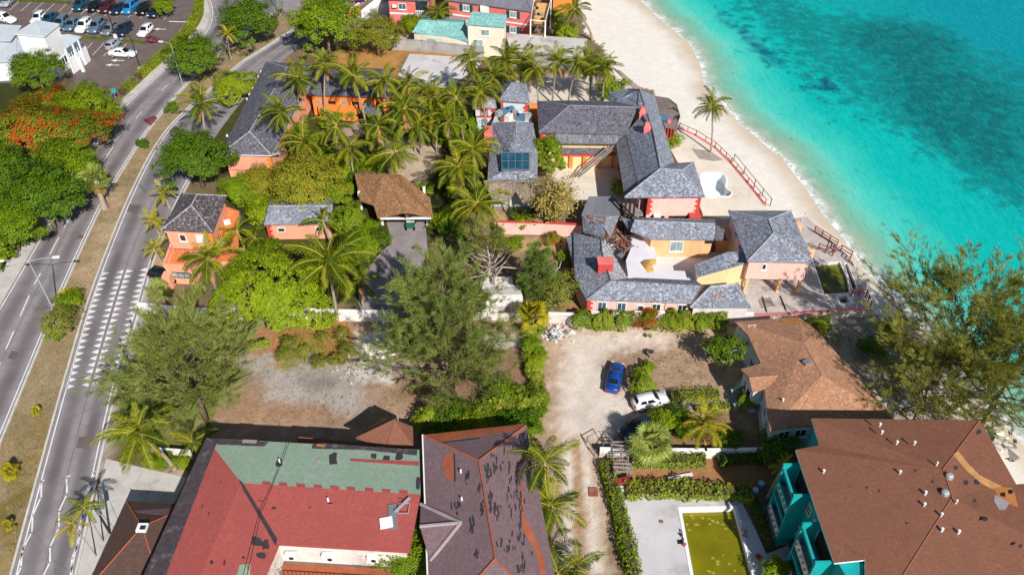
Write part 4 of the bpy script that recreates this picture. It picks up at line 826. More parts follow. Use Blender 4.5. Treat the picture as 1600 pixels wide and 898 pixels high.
# --- small dark pyramid roof beside it
b2 = bld('roadside_pavilion', 'dark brown pyramid-roofed pavilion with white skylight beside the red-roofed building', 215, 860)
o, P, pl = hip(b2, [(132, 925), (255, 925), (300, 788), (197, 782)], [(222, 822)], 3.0, 4.9, 'shingle_dark', wall='old_white', capmat='orange_felt', capr=.06)
a = onplane(222, 826, [P[k] for k in 'abr'], .15); MB().box(a + Vector((0, .1, .05)), (.9, .8, .25)).build('skylight', 'white_trim', b2); MB().box(a + Vector((.1, .05, .19)), (.5, .4, .03)).build('pane', 'glass_dark', bpy.data.objects['skylight'])
patch(b2, [(209, 797), (270, 793), (262, 805), (215, 800)], [P[k] for k in 'cdr'], 'shingle_mauve', 'pale_course', .012)
# --- brown roof with missing shingles
b3 = bld('worn_brown_building', 'two storey building with worn mauve brown roof full of missing shingles', 750, 800)
ze, zr = 6.4, 8.1; c = [(672, 985), (885, 990), (822, 664), (661, 679)]
o, P, pl = hip(b3, c, [(774, 872), (748, 719)], ze, zr, 'shingle_mauve', False, .5, 'old_white', caps=True, capmat='orange_felt', capr=.09)
WP, EP, NP_ = [P[k] for k in 'dars'], [P[k] for k in 'bcsr'], [P[k] for k in 'cds']; t9 = lambda x, y: (640 + x / 3.62, 650 + y / 3.62)
patch(b3, [t9(84, 104), t9(640, 44), t9(655, 62), t9(560, 84), t9(180, 142)], NP_, 'orange_felt', 'bare_underlay'); patch(b3, [t9(180, 144), t9(400, 120), t9(398, 126), t9(184, 150)], NP_, 'dark_felt', 'bare_patch', .02); patch(b3, [t9(195, 230), t9(215, 205), t9(245, 205), t9(250, 360), t9(205, 345), t9(185, 280)], WP, 'orange_felt', 'bare_underlay')
patch(b3, [t9(248, 210), t9(256, 206), t9(262, 365), t9(252, 368)], WP, 'dark_felt'); patch(b3, [t9(622, 380), t9(640, 400), t9(650, 560), t9(700, 660), t9(760, 800), t9(770, 900), t9(740, 890), t9(715, 770), t9(640, 640), t9(632, 520)], EP, 'orange_felt', 'bare_underlay')
for i in range(46):
    x = rr.choice([330, 350, 400, 405, 240, 275, 355, 380]) + rr.gauss(0, 8); y = {330: 340, 350: 620, 400: 400, 405: 505, 240: 460, 275: 500, 355: 600, 380: 745}.get(min((330, 350, 400, 405, 240, 275, 355, 380), key=lambda v: abs(v - x)), 500) + rr.gauss(0, 26); patch(b3, ragged(*t9(x, y), rr.uniform(6, 13) / 3.6, rr.uniform(18, 56) / 3.6, rr, 6, rr.uniform(-.1, .1)), WP, 'dark_felt', off=.014 + .0006 * i)
for i in range(110):
    cx, cy, sx, sy = rr.choice([(440, 310, 14, 26), (480, 290, 14, 40), (505, 530, 20, 40), (575, 430, 16, 50), (605, 500, 16, 50), (540, 710, 30, 30), (590, 670, 28, 30), (560, 730, 26, 30), (455, 460, 10, 26), (640, 830, 20, 24), (540, 260, 26, 30), (610, 410, 20, 40), (700, 780, 16, 30), (625, 690, 18, 22)]); x, y = rr.gauss(cx, sx), rr.gauss(cy, sy); x = max(x, 420 + (y - 360) * .13 + 16 if y > 250 else 430); patch(b3, ragged(*t9(x, y), rr.uniform(6, 13) / 3.6, rr.uniform(18, 56) / 3.6, rr, 6, rr.uniform(-.2, .05)), EP, 'dark_felt', off=.014 + .0003 * i)
for x, y in ((290, 318), (295, 474)): q = onplane(*t9(x, y), WP, 0); MB().tube([q, q + Vector((0, 0, .4))], .09, 8).build('vent_pipe', 'white_trim', b3)
g, _ = roof(b3, {'a': (657, 787, 6.4), 'b': (672, 876, 6.4), 'r': (656, 822, 7.2), 's': (720, 816, 7.5)}, ['ars', 'brs'], 'shingle_mauve', .14, ['as', 'bs', 'rs'], 'grey_flash', 'gable_roof', .16)
p = offset_poly([(P[k].x, P[k].y) for k in 'abcd'], .5); MB().beam((P['d'].x - .05, P['d'].y, ze), (P['a'].x - .05, P['a'].y, ze), .12, .18).build('gutter', 'white_trim', b3)
for t in (.62, .74, .86): window(b3, p[3], p[0], 1 - t, 5.0, 1.1, 1.2)
# --- little brown pavilion between them
b4 = bld('brown_gazebo', 'small brown pointed roof gazebo behind the green roof slope', 605, 700, 'gazebo'); V = {'w': (556, 684, 4.9), 's': (604, 699, 4.9), 'e': (646, 697, 4.9), 'n': (645, 666, 4.9), 'm': (598, 652, 4.9), 'r': (617, 655, 6.4)}
o, P = roof(b4, V, ['wsr', 'ser', 'enr', 'nmr', 'mwr'], 'shingle_brown', .14, ['sr', 'wr', 'er'], None, capr=.06)
for k in 'wsenm':
    p = P[k].lerp(P['r'], .15); MB().box((p.x, p.y, 2.2), (.18, .18, 4.6)).build('post', 'brown_wood', b4)
MB().prism([(P[k].lerp(P['r'], .25).x, P[k].lerp(P['r'], .25).y) for k in 'wsenm'], 0, .25).build('floor', 'concrete', b4)
b4b = bld('lean_to_roof', 'narrow dark red lean-to roof strip beside the brown gazebo', 520, 692, 'lean-to'); o, P = roof(b4b, {'a': (464, 690, 4.2), 'b': (590, 700, 4.2), 'c': (585, 693, 4.5), 'd': (466, 682, 4.5)}, ['abcd'], 'shingle_brown', .1)
for k in 'abcd': MB().box((P[k].x, P[k].y, P[k].z / 2 - .1), (.12, .12, P[k].z - .2)).build('post', 'brown_wood', b4b)
# --- turquoise apartment block, bottom right
b5 = bld('turquoise_apartments', 'turquoise balconied apartment block under a broad brown shingle roof', 1400, 800); ze, zr = 8.5, 9.6
V = {'A': (1268, 653, ze), 'A2': (1281, 695, ze), 'A3': (1243, 702, ze), 'A4': (1304, 879, ze), 'K': (1362, 975, ze), 'B': (1531, 656, ze), 'C': (1588, 756, ze), 'D': (1640, 752, ze), 'H': (1760, 1000, ze), 'R1': (1473, 733, zr), 'R2': (1488, 776, zr), 'Q': (1650, 860, zr - .3)}
V['A5'] = onplane(1352, 874, [G(*V[k]) for k in ('A3', 'A4', 'R2')], 0); V['A6'] = G(1352, 960, ze)
o5, P5 = roof(b5, V, [('A', 'A2', 'R1', 'B'), ('A2', 'A3', 'R1'), ('A3', 'A4', 'R2', 'R1'), ('A4', 'A5', 'R2'), ('A5', 'A6', 'K', 'R2'), ('B', 'R1', 'R2', 'C'), ('C', 'R2', 'Q', 'D'), ('R2', 'K', 'H', 'Q'), ('D', 'Q', 'H')], 'shingle_brown', .2, [('B', 'R1'), ('R1', 'R2'), ('R2', 'K')], 'brown_cap', capr=.045, fascia='white_trim')
pw = walls(b5, [(P5[k].x, P5[k].y) for k in ('A3', 'A4', 'K', 'H', 'D', 'C', 'B', 'A', 'A2')], .4, 0, ze - .2, 'teal_wall')
WP = [P5[k] for k in ('A3', 'A4', 'R2')]; EP = [P5[k] for k in ('B', 'R1', 'R2', 'C')]; EP2 = [P5[k] for k in ('C', 'R2', 'Q', 'D')]; SP = [P5[k] for k in ('R2', 'K', 'H')]
t8 = lambda x, y: (1200 + x / 2.9925, 598 + y / 2.9925)
patch(b5, [t8(862, 330), t8(890, 318), t8(940, 380), t8(990, 430), t8(1090, 480), t8(1080, 510), t8(1000, 470), t8(930, 410)], EP, 'tan_patch', 'bare_underlay'); patch(b5, [t8(1060, 520), t8(1100, 540), t8(1130, 560), t8(1110, 590), t8(1080, 590), t8(1056, 550)], EP2, 'grey_flash', 'torn_hole_sheet', .03); patch(b5, [t8(1050, 480), t8(1140, 490), t8(1155, 520), t8(1170, 580), t8(1120, 560), t8(1070, 520)], EP2, 'bare_ply', 'bare_patch', .02)
for x, y in ((1100, 520), (1135, 508)): patch(b5, ragged(*t8(x, y), 8, 7, rr), EP2, 'inside_dark', 'roof_hole', .05)
for x, y, a, c_ in ((880, 395, 22, EP), (925, 465, 24, EP), (975, 460, 30, EP), (985, 228, 26, EP), (1015, 635, 24, EP2), (968, 550, 16, EP2), (1180, 760, 20, EP2)): patch(b5, ragged(*t8(x, y), a / 3, a / 3, rr), c_, 'dark_felt')
for x, y in ((460, 488), (520, 502), (648, 652), (690, 408), (770, 460)): patch(b5, ragged(*t8(x, y), 5, 4, rr), WP, 'dark_felt')
for x, y, pl_, big in ((521, 203, WP, 0), (530, 238, WP, 0), (600, 286, WP, 0), (682, 288, WP, 0), (614, 424, WP, 0), (258, 420, WP, 0), (733, 520, WP, 1), (728, 575, WP, 0), (786, 385, WP, 2), (846, 440, EP, 3), (826, 518, WP, 3), (877, 562, SP, 2), (810, 692, SP, 1), (888, 702, SP, 1), (808, 622, WP, 0)):
    q = onplane(*t8(x, y), pl_, 0); mb = MB()
    if big == 3: mb.tube([q, q + Vector((0, 0, .3)), q + Vector((0, 0, .38))], [.34, .32, .16], 10)
    else: mb.tube([q, q + Vector((0, 0, .34 if big != 2 else .5))], .075 if big != 1 else .11, 8); mb.tube([q + Vector((0, 0, .34)), q + Vector((0, 0, .42))], .12, 8) if big < 2 else None
    mb.build('roof_vent', 'galv' if big == 3 else 'white_trim', b5)
a, b = Vector(pw[0]), Vector(pw[1]); dd = (b - a); L = dd.length; dd.normalize(); nn = Vector((-dd.y, dd.x)) * (-1 if Vector((-dd.y, dd.x)).x > 0 else 1); ang = math.atan2(dd.y, dd.x)
def on5(t, o, z): p = a + dd * (t * L) + nn * o; return Vector((p.x, p.y, z))
for t0, t1 in ((.06, .36), (.62, .95)):      # two stacks of projecting balconies: dark recess, floors, pierced parapets, end walls
    for z, pm in ((.6, 'white_paint'), (4.4, 'teal_wall')):
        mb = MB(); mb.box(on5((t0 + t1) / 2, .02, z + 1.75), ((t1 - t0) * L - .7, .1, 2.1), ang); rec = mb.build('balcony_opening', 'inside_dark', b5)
        MB().box(on5((t0 + t1) / 2, .75, z), ((t1 - t0) * L, 1.5, .2), ang).build('balcony_floor', 'concrete', b5); pa = MB().box(on5((t0 + t1) / 2, 1.48, z + .55), ((t1 - t0) * L - .1, .1, .95), ang).build('parapet', 'white_paint' if z < 1 or t0 > .5 else 'teal_wall', b5)
        n_ = int((t1 - t0) * L / .55)
        for i in range(n_):
            for k in (0, 1): MB().box(on5(t0 + (t1 - t0) * (i + .5 + .25 * (k - .5)) / n_, 1.54, z + .4 + .34 * k), (.2, .03, .2), ang + 0).build('pierced_block', 'teal_dark' if z < 1 or t0 > .5 else 'white_paint', b5)
        MB().beam(on5(t0, 1.5, z + 2.85), on5(t1, 1.5, z + 2.85), .22, .35).build('lintel', 'teal_wall', b5)
    for t in (t0, t1): MB().box(on5(t, .78, 3.8), (.22, 1.6, 7.8), ang).build('balcony_pier', 'teal_wall', b5)
for t in (.40, .58):
    for z in (2.4, 6.2): window(b5, (b.x, b.y) if nn.dot(Vector((dd.y, -dd.x))) < 0 else (a.x, a.y), (a.x, a.y) if nn.dot(Vector((dd.y, -dd.x))) < 0 else (b.x, b.y), 1 - t if nn.dot(Vector((dd.y, -dd.x))) < 0 else t, z, 1.1, 1.3, 'white_trim', 'glass_dark', 3, False)
f0, f1 = Vector(pw[1]), Vector(pw[2]); MB().box((*(f0.lerp(f1, .3)), 6.6), (1.6, .3, 1.6), math.atan2(f1.y - f0.y, f1.x - f0.x)).build('balcony_opening', 'teal_dark', b5)
# --- tan hip-roofed house by the casuarinas
b6 = bld('tan_roofed_house', 'pale blue house with tan shingle hip roof and front porch', 1250, 640, 'house'); ze, zr = 4.2, 6.0
V = {'a': (1148, 502, ze), 'm': (1248, 495, ze), 'b': (1277, 517, ze), 'c': (1398, 655, ze), 'd': (1238, 666, ze), 'e': (1203, 672, ze), 'f': (1188, 566, ze), 'y': (1169, 524, ze), 'r': (1256, 536, zr), 's': (1284, 586, zr)}
o, P = roof(b6, V, ['ayrm', 'mbr', 'bcsr', 'csd', 'yfr', 'fer', 'ersd'], 'shingle_tan', .18, ['yr', 'br', 'rs', 'sd'], 'tan_cap', capr=.045)
p6 = walls(b6, [(P[k].x, P[k].y) for k in 'edcbmayf'], .2, 0, ze - .1, 'pale_blue_wall'); WP = [P[k] for k in 'rse']
patch(b6, [(1168, 508), (1182, 507), (1180, 511), (1170, 511)], [P[k] for k in 'ayrm'], 'white_trim', 'loose_sheet', .03); patch(b6, [(1216, 500), (1246, 496), (1256, 504), (1220, 504)], [P[k] for k in 'ayrm'], 'bare_ply', 'bare_patch')
q = onplane(1260, 567, WP, 0); MB().box(q + Vector((0, 0, .12)), (.75, .6, .3), .4).build('roof_vent', 'metal_grey', b6); q = onplane(1223, 626, WP, 0); MB().tube([q, q + Vector((0, 0, .35))], .1, 8).build('vent_pipe', 'white_trim', b6)
gp_, PG = roof(b6, {'a': (1157, 576, 3.9), 'b': (1176, 612, 3.9), 'r': (1170, 590, 4.5), 's': (1216, 586, 5.0), 'c': (1196, 566, 4.3), 'd': (1200, 606, 4.3)}, ['acsr', 'bdsr'], 'shingle_tan', .14, ['rs'], None, 'porch_roof', .06)
pq = offset_poly([(PG[k].x, PG[k].y) for k in 'abdc'], .3); MB().prism(pq, 0, 3.75).build('porch_wall', 'pale_blue_wall', b6); window(b6, pq[0], pq[1], .35, 2.6, .8, 1.3, 'white_trim', 'glass_dark', 1); window(b6, pq[0], pq[1], .72, 1.9, 1.0, 2.3, 'white_trim', 'inside_dark', 1, False, 'door')
MB().prism(gl([(1150, 600), (1178, 596), (1188, 636), (1160, 640)]), 0, .6).build('porch_floor', 'concrete', b6)
for k in range(4): MB().prism(gl([(1136 + k * 4, 622 - k), (1148 + k * 4, 618 - k), (1160 + k * 2, 638 - k), (1150 + k * 2, 642 - k)]), 0, .15 * (k + 1) - .02).build('porch_step', 'grey_wall', b6)
for s in ((1142, 618, 1158, 612), (1146, 640, 1164, 634)): MB().beam((*g2(s[0], s[1]), .5), (*g2(s[2], s[3]), .9), .25, .9).build('stair_wall', 'pale_blue_wall', b6)
w_, f_ = p6[0], p6[7]
for t in (.18, .36, .62): window(b6, f_, w_, 1 - t, 2.7, 1.1, 1.3, panes=2)
window(b6, f_, w_, .3, 1.4, 1.0, 2.1, 'white_trim', 'inside_dark', 1, False, 'door'); window(b6, p6[6], p6[7], .55, 1.9, 1.1, 1.2)
window(b6, p6[0], p6[1], .75, 2.8, 1.3, 1.2); window(b6, p6[1], p6[2], .12, 2.8, 1.3, 1.2)
# --- half-ruined pink courtyard villa
b7 = bld('pink_courtyard_villa', 'pink courtyard villa with grey shake roofs, its corner collapsed into rubble', 1000, 470, 'villa'); ze, zr = 3.2, 4.9; t7 = lambda x, y: (880 + x / 4.488, 300 + y / 4.488)
# south wing
V = {'a': (*t7(160, 752), ze), 'b': (*t7(905, 778), ze), 'r': (*t7(330, 618), zr), 's': (*t7(975, 652), zr), 'c': (*t7(930, 618), ze + .35), 'd': (*t7(500, 600), ze + .35), 'w': (*t7(80, 600), ze), 'n': (*t7(72, 285), ze), 'q': (*t7(265, 330), zr), 'k': (*t7(270, 415), zr), 'e': (*t7(455, 605), ze), 'u': (*t7(330, 400), ze)}
roof(b7, {k: V[k] for k in 'qkeur'}, ['qkeu', 'kre'], 'shake_pale', .18, (), None, 'east_slope'); o, P = roof(b7, V, ['absr', 'sbc', 'srdc', 'awr', 'wnqkr'], 'shake_grey', .18, ['ar', 'rs', 'kq', 'kr', 'bs'], 'shake_dark', capr=.09)  # east slope's sunlit brightness is put into its colour with the paler shakes
p7 = walls(b7, [(P[k].x, P[k].y) for k in 'abcd'] + [(P['e'].x, P['e'].y), (P['u'].x, P['u'].y), (P['n'].x, P['n'].y), (P['w'].x, P['w'].y)], .35, 0, ze - .1, 'pink_wall')
MB().beam((p7[0][0], p7[0][1] - .03, ze - .25), (p7[1][0], p7[1][1] - .03, ze - .25), .14, .26).build('cornice', 'red_trim', b7); quoins(b7, p7[0][0], p7[0][1], .2, 2.8, 0)
for t, ww, hh in ((.145, 1.1, 1.7), (.34, 1.1, 1.7), (.53, .8, 1.0), (.685, 1.1, 1.7), (.94, 1.1, 1.7)): window(b7, p7[0], p7[1], t, 1.75, ww, hh, 'white_trim', 'glass_blue' if t < .4 else 'glass_dark', 2 if ww > 1 else 1)
for t in (.16, .35, .69, .93): pt = Vector(p7[0]).lerp(Vector(p7[1]), t); MB().box((pt.x, pt.y - .1, 3.0), (.3, .14, .3)).build('keystone', 'red_trim', b7)
pt = Vector(p7[0]).lerp(Vector(p7[1]), .775); MB().tube([(pt.x, pt.y - .1, .1), (pt.x, pt.y - .1, 2.9)], .06, 6).build('downpipe', 'pink_wall', b7)
lo, PL = roof(b7, {'a': (*t7(20, 315), 2.6), 'b': (*t7(90, 600), 2.6), 'c': (*t7(108, 590), 2.95), 'd': (*t7(78, 290), 2.95)}, ['abcd'], 'shake_grey', .12, (), None, 'lean_to_roof')
for t in (.05, .35, .65, .95): q = PL['a'].lerp(PL['b'], t); MB().box((q.x + .1, q.y, 1.25), (.15, .15, 2.5)).build('post', 'red_trim', b7)
ch = Vector(g2(*t7(290, 540), 4.6)); MB().box((ch.x, ch.y, 4.6), (1.75, 1.2, 2.6), .05).build('chimney', 'red_trim', b7); MB().box((ch.x, ch.y, 5.95), (1.9, 1.35, .12), .05).build('chimney_cap', 'coral_wall', b7)
hb, PH, ph = hip(b7, [(*t7(890, 808),), (*t7(1318, 808),), (*t7(1230, 640),), (*t7(1000, 655),)], [t7(1035, 664), t7(1200, 650)], 3.0, 4.1, 'shake_grey', True, .25, 'old_white', capmat='shake_pale', name='end_roof', capr=.14)
for i in range(9):
    for j in range(5):
        if rr.random() < .6: patch(hb, ragged(*t7(1040 + i * 11 + rr.uniform(-3, 3), 705 + j * 14), 2.2, 2.2, rr, 6), [PH[k] for k in 'abr'], rr.choice(['rust_debris', 'bare_ply', 'shake_pale']), 'bare_batten', .02)
# north wing
V = {'a': (*t7(610, 328), 3.3), 'b': (*t7(1066, 334), 3.3), 's': (*t7(1066, 225), 4.9), 'r': (*t7(500, 200), 4.9), 'k': (*t7(470, 270), 4.0), 'c': (*t7(1066, 190), 3.6), 'd': (*t7(480, 176), 3.6)}
o, P = roof(b7, V, ['absrk', 'srdc'], 'shake_grey', .16, ['rs'], 'shake_pale', 'north_roof', .08); p = walls(b7, [(P[k].x, P[k].y) for k in 'abcd'], .3, 0, 3.15, 'peach_wall', 'north_wall')
window(b7, p[0], p[1], .43, 1.9, 1.7, 1.7, 'white_trim', 'glass_pale', 2); q = Vector(p[0]).lerp(Vector(p[1]), .95); MB().box((q.x, q.y - .15, 2.9), (.8, .35, .4)).build('wall_lamp_box', 'dark_metal', b7)
roof(b7, {'a': (*t7(1066, 334), 3.5), 'b': (*t7(1150, 336), 3.5), 'c': (*t7(1128, 262), 4.2), 'd': (*t7(1070, 232), 4.4)}, ['abcd'], 'shake_dark', .14, (), None, 'link_roof'); MB().prism(gl([t7(1066, 420), t7(1165, 425), t7(1150, 370), t7(1066, 360)]), 0, 3.2).build('link_wall', 'peach_wall', b7)
# north-west corner: flat roof and the collapsed part
fr, PF = roof(b7, {'a': (*t7(130, 155), 2.9), 'b': (*t7(400, 165), 2.9), 'c': (*t7(392, 70), 3.1), 'd': (*t7(345, 30), 3.1), 'e': (*t7(180, 30), 3.1)}, ['abcde'], 'slate_flat', .2, (), None, 'flat_roof'); walls(b7, [(PF[k].x, PF[k].y) for k in 'abcde'], .25, 0, 2.75, 'pink_wall', 'corner_wall')
roof(b7, {'a': (*t7(130, 160), 3.4), 'b': (*t7(300, 170), 3.6), 'c': (*t7(290, 320), 4.3), 'd': (*t7(140, 280), 3.0)}, ['abcd'], 'shake_grey', .14, (), None, 'sagging_roof'); roof(b7, {'a': (*t7(305, 168), 3.4), 'b': (*t7(392, 168), 3.4), 'c': (*t7(330, 320), 4.2), 'd': (*t7(285, 240), 3.9)}, ['abcd'], 'shake_pale', .14, (), None, 'sagging_roof')
roof(b7, {'a': (*t7(400, 168), 3.4), 'b': (*t7(500, 205), 4.2), 'c': (*t7(455, 262), 3.6)}, ['abc'], 'shake_grey', .14, (), None, 'sagging_roof'); sl_, _ = roof(b7, {'a': (*t7(375, 440), 1.2), 'b': (*t7(440, 488), .6), 'c': (*t7(540, 400), 1.1), 'd': (*t7(480, 365), 2.2)}, ['abcd'], 'shake_dark', .12, (), None, 'fallen_slab')
for i in range(210):
    t = rr.random(); x = 200 + 300 * t + rr.gauss(0, 32); y = 190 + 215 * t + rr.gauss(0, 26); z = max(.4, 3.7 - 2.9 * t + rr.gauss(0, .25)); q = G(*t7(x, y), z); L = rr.uniform(.3, 1.3); a_ = rr.uniform(0, 3.14); MB().box(q, (L, rr.uniform(.06, .18), rr.uniform(.04, .1)), a_, tilt=Matrix.Rotation(rr.uniform(-.5, .5), 3, 'Y')).build('broken_timber', rr.choice(['rust_debris', 'rust_debris', 'grey_wood', 'brown_wood', 'shake_dark', 'bare_ply']), b7)
MB().prism(gl([t7(280, 330), t7(470, 300), t7(640, 330), t7(660, 420), t7(1165, 425), t7(1180, 500), t7(925, 590), t7(930, 625), t7(400, 625)]), -.1, .1).build('courtyard_floor', 'courtyard_floor', b7)
MB().prism(gl([t7(475, 305), t7(618, 322), t7(648, 420), t7(662, 500), t7(645, 545), t7(890, 555), t7(925, 612), t7(390, 628), t7(455, 590), t7(440, 480), t7(480, 380)], 1.7), 0, 1.7).build('flat_roof', 'pale_lilac', b7)
# yellow stair house with sloping roof
V = {'a': (*t7(935, 597), 3.1), 'b': (*t7(1310, 490), 4.6), 'c': (*t7(1280, 415), 4.9), 'd': (*t7(1150, 420), 4.8), 'e': (*t7(920, 510), 3.3)}
o, P = roof(b7, V, ['abcde'], 'shake_grey', .14, (), None, 'stair_roof'); st = [P['a'], P['b'], P['c'], P['e']]; st = offset_poly([(p.x, p.y) for p in st], .15); mb = MB(); vs = [(x, y, 0) for x, y in st] + [(st[0][0], st[0][1], 2.95), (st[1][0], st[1][1], 4.45), (st[2][0], st[2][1], 4.7), (st[3][0], st[3][1], 3.1)]; mb.add(vs, [(3, 2, 1, 0), (4, 5, 6, 7), (0, 1, 5, 4), (1, 2, 6, 5), (2, 3, 7, 6), (3, 0, 4, 7)]).build('stair_wall', 'yellow_wall', b7)
t8b = lambda x, y: (1100 + x / 4.49, 300 + y / 4.49)
# --- pink sea-front tower
b8 = bld('pink_tower_house', 'pink two storey house on columns beside the green pool', 1200, 445, 'house'); ze, zr = 5.6, 7.5
o, P, pl = hip(b8, [(1168, 408), (1271, 410), (1236, 329), (1138, 329)], [(1209, 364), (1201, 343)], ze, zr, 'shake_grey', False, .35, 'pink_wall', 2.5, capmat='shake_pale', capr=.1)
p8 = pl; window(b8, p8[0], p8[1], .27, 4.5, .55, .9, 'white_trim', 'inside_dark', 1); window(b8, p8[3], p8[0], .35, 4.6, 1.0, 1.0); window(b8, p8[3], p8[0], .62, 4.4, 1.4, .9)
for k, (x, y) in enumerate(((1171, 459), (1230, 459), (1250, 459), (1252, 440))):
    q = Vector(p8[0]).lerp(Vector(p8[1]), (.06, .62, .97, .97)[k]) + Vector((0, (.1, .1, .1, 3)[k])); MB().box((q.x, q.y + .2, 1.25), (.38, .38, 2.5)).build('column', 'peach_wall', b8)
MB().prism([p8[3], (Vector(p8[3]) * .5 + Vector(p8[2]) * .5)[:], (Vector(p8[0]) * .25 + Vector(p8[1]) * .25 + Vector(p8[2]) * .25 + Vector(p8[3]) * .25)[:], (Vector(p8[3]) * .5 + Vector(p8[0]) * .5)[:]], 0, 2.5).build('ground_floor_wall', 'yellow_wall', b8)
for i in range(40): x, y = rr.choice([(1156, 340), (1178, 355), (1192, 395), (1235, 350)]); patch(b8, ragged(rr.gauss(x, 9), rr.gauss(y, 8), rr.uniform(1, 3), rr.uniform(1, 2), rr, 6), [P[k] for k in ('drs' if x < 1200 else 'brs')] if x != 1192 else [P[k] for k in 'abr'], rr.choice(['rust_debris', 'shake_pale', 'dark_felt']), 'loose_shake', .02)
for (a, b_, c_, w1) in (((1231, 342), (1252, 342), (1250, 358), 0), ((1249, 379), (1271, 381), (1270, 396), 1)):
    dr, PD = roof(b8, {'a': (c_[0] - 1, c_[1], 4.7), 'b': (b_[0], b_[1] - 1, 5.0), 'c': (a[0], a[1], 6.0), 'e': (a[0] + 8, a[1] + 12, 5.9)}, ['abce'], 'shake_grey', .12, (), None, 'dormer_roof'); q = PD['a'].lerp(PD['b'], .4); MB().box((q.x - .5, q.y, 4.4), (.9, 1.3, 1.6), .3).build('dormer_wall', 'peach_wall', b8)
# --- main grey-roofed villa on the beach
b9 = bld('main_beach_villa', 'big beach villa with grey shake roofs around a sunken courtyard', 930, 250, 'villa'); ze, zr = 6.0, 8.2; t = lambda x, y: (900 + x / 4.988, 120 + y / 4.988); u = lambda x, y: (820 + x / 7.485, 120 + y / 7.485)
V = {'a': (842, 207, ze), 'b': (979, 210, ze), 's': (996, 168, zr), 'r': (890, 165, zr), 'w': (839, 158, ze), 'n': (898, 157, ze + .5), 'm': (1000, 160, ze + .6)}
o, P = roof(b9, V, ['absr', 'war', 'wrn', 'nrsm'], 'shake_dark', .18, ['ar', 'rs', 'wr'], 'shake_grey', capr=.08); p9 = walls(b9, [(P[k].x, P[k].y) for k in 'abmnw'], .3, 0, ze - .1, 'yellow_wall')
q = p9[0]; MB().box((q[0] + 1.6, q[1] - .02, ze - .45), (3.2, .16, .3)).build('cornice', 'red_trim', b9); quoins(b9, q[0], q[1], 2.2, 5.4, 0); window(b9, p9[0], p9[1], .145, 4.5, 1.0, 1.4, 'dark_metal', 'glass_dark', 2)
V = {'a': (*t(255, 120), ze), 'b': (*t(270, 226), ze), 'r': (*t(492, 97), zr), 's': (*t(600, 430), zr), 'k': (*t(655, 717), zr), 'v': (*t(390, 447), ze), 'c': (*t(540, 270), zr - .4), 'f': (*t(500, 900), ze), 'e': (*t(612, 146), ze), 'g': (*t(762, 655), ze), 'j': (*t(480, 236), zr - .3), 'i': (*t(400, 92), ze + .1), 'x': (*t(330, 170), ze + 1.)}
o, P = roof(b9, V, ['abxi', 'bjrix'[:5], 'jcsr', 'vcskf', 'egksr'], 'shake_grey', .18, ['rs', 'sk', 'vc'], 'shake_dark', 'east_wing_roof', .08)
pe = walls(b9, [(P[k].x, P[k].y) for k in 'vfge'], .3, 0, ze - .1, 'pink_wall', 'east_wing_wall'); walls(b9, [(P[k].x, P[k].y) for k in 'abjr'], .3, 0, ze - .1, 'pink_wall', 'north_east_wall')
V = {'a': (976, 308, ze), 'b': (1101, 307, ze), 'c': (1084, 253, ze), 'd': (1043, 256, ze), 'r': (1031, 264, zr), 's': (1065, 266, zr)}
o, P = roof(b9, V, ['absr', 'bcs', 'cdrs', 'dar'], 'shake_grey', .18, ['ar', 'bs', 'rs', 'cs'], 'shake_pale', 'south_roof', .09); ps = walls(b9, [(P['a'].x + 2.6, P['a'].y), (P['b'].x, P['b'].y), (P['c'].x, P['c'].y), (P['d'].x, P['d'].y)], .35, 0, ze - .1, 'pink_wall', 'south_wall')
fr_ = [Vector(ps[0]), Vector(ps[1])]; MB().beam((*fr_[0], ze - .3), (*fr_[1], ze - .3), .16, .35).build('cornice', 'red_trim', b9)
for i, pt in enumerate(fr_): quoins(b9, pt.x, pt.y, 2.9, 5.5, 0, sx=1 - 2 * i)
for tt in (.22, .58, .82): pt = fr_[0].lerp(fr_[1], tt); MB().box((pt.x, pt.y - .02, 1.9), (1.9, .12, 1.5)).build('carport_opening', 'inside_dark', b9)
pt = fr_[0].lerp(fr_[1], .93); MB().box((pt.x, pt.y - .5, 1.6), (1.5, .9, 3.2)).build('chimney_stack', 'red_trim', b9)
pt = fr_[0].lerp(fr_[1], .2); MB().box((pt.x, pt.y - .4, 2.8), (.9, .6, .7)).build('air_conditioner', 'white_paint', b9)
for i in range(3): q = Vector(g2(976 + i * 7, 309 + i * .2, ze)); MB().box((q.x + .3, q.y + .3, 2.9), (.25, .25, 5.8)).build('porch_post', 'dark_wood', b9)
MB().prism([(P['a'].x + .3, P['a'].y + .4), (P['a'].x + 2.8, P['a'].y + .4), (P['a'].x + 2.8, P['a'].y + 3), (P['a'].x + .3, P['a'].y + 3)], 2.6, 2.8).build('porch_floor', 'grey_wood', b9)
for i, (x, y) in enumerate(((1004, 187), (1011, 211))):   # twin chimneys with splayed shoulders
    q = G(x - 1, y - 4, 7.4); mb = MB(); mb.box((q.x, q.y, 7.3), (.9, .75, 1.9)); mb.build('chimney', 'coral_wall', b9); mb = MB(); v = []
    for k, z in ((.72, 8.2), (.4, 8.95)): v += [(q.x - k * .75, q.y - k * .62, z), (q.x + k * .75, q.y - k * .62, z), (q.x + k * .75, q.y + k * .62, z), (q.x - k * .75, q.y + k * .62, z)]
    mb.add(v, [(3, 2, 1, 0), (4, 5, 6, 7), (0, 1, 5, 4), (1, 2, 6, 5), (2, 3, 7, 6), (3, 0, 4, 7)]).build('chimney_pot', 'coral_wall', b9)
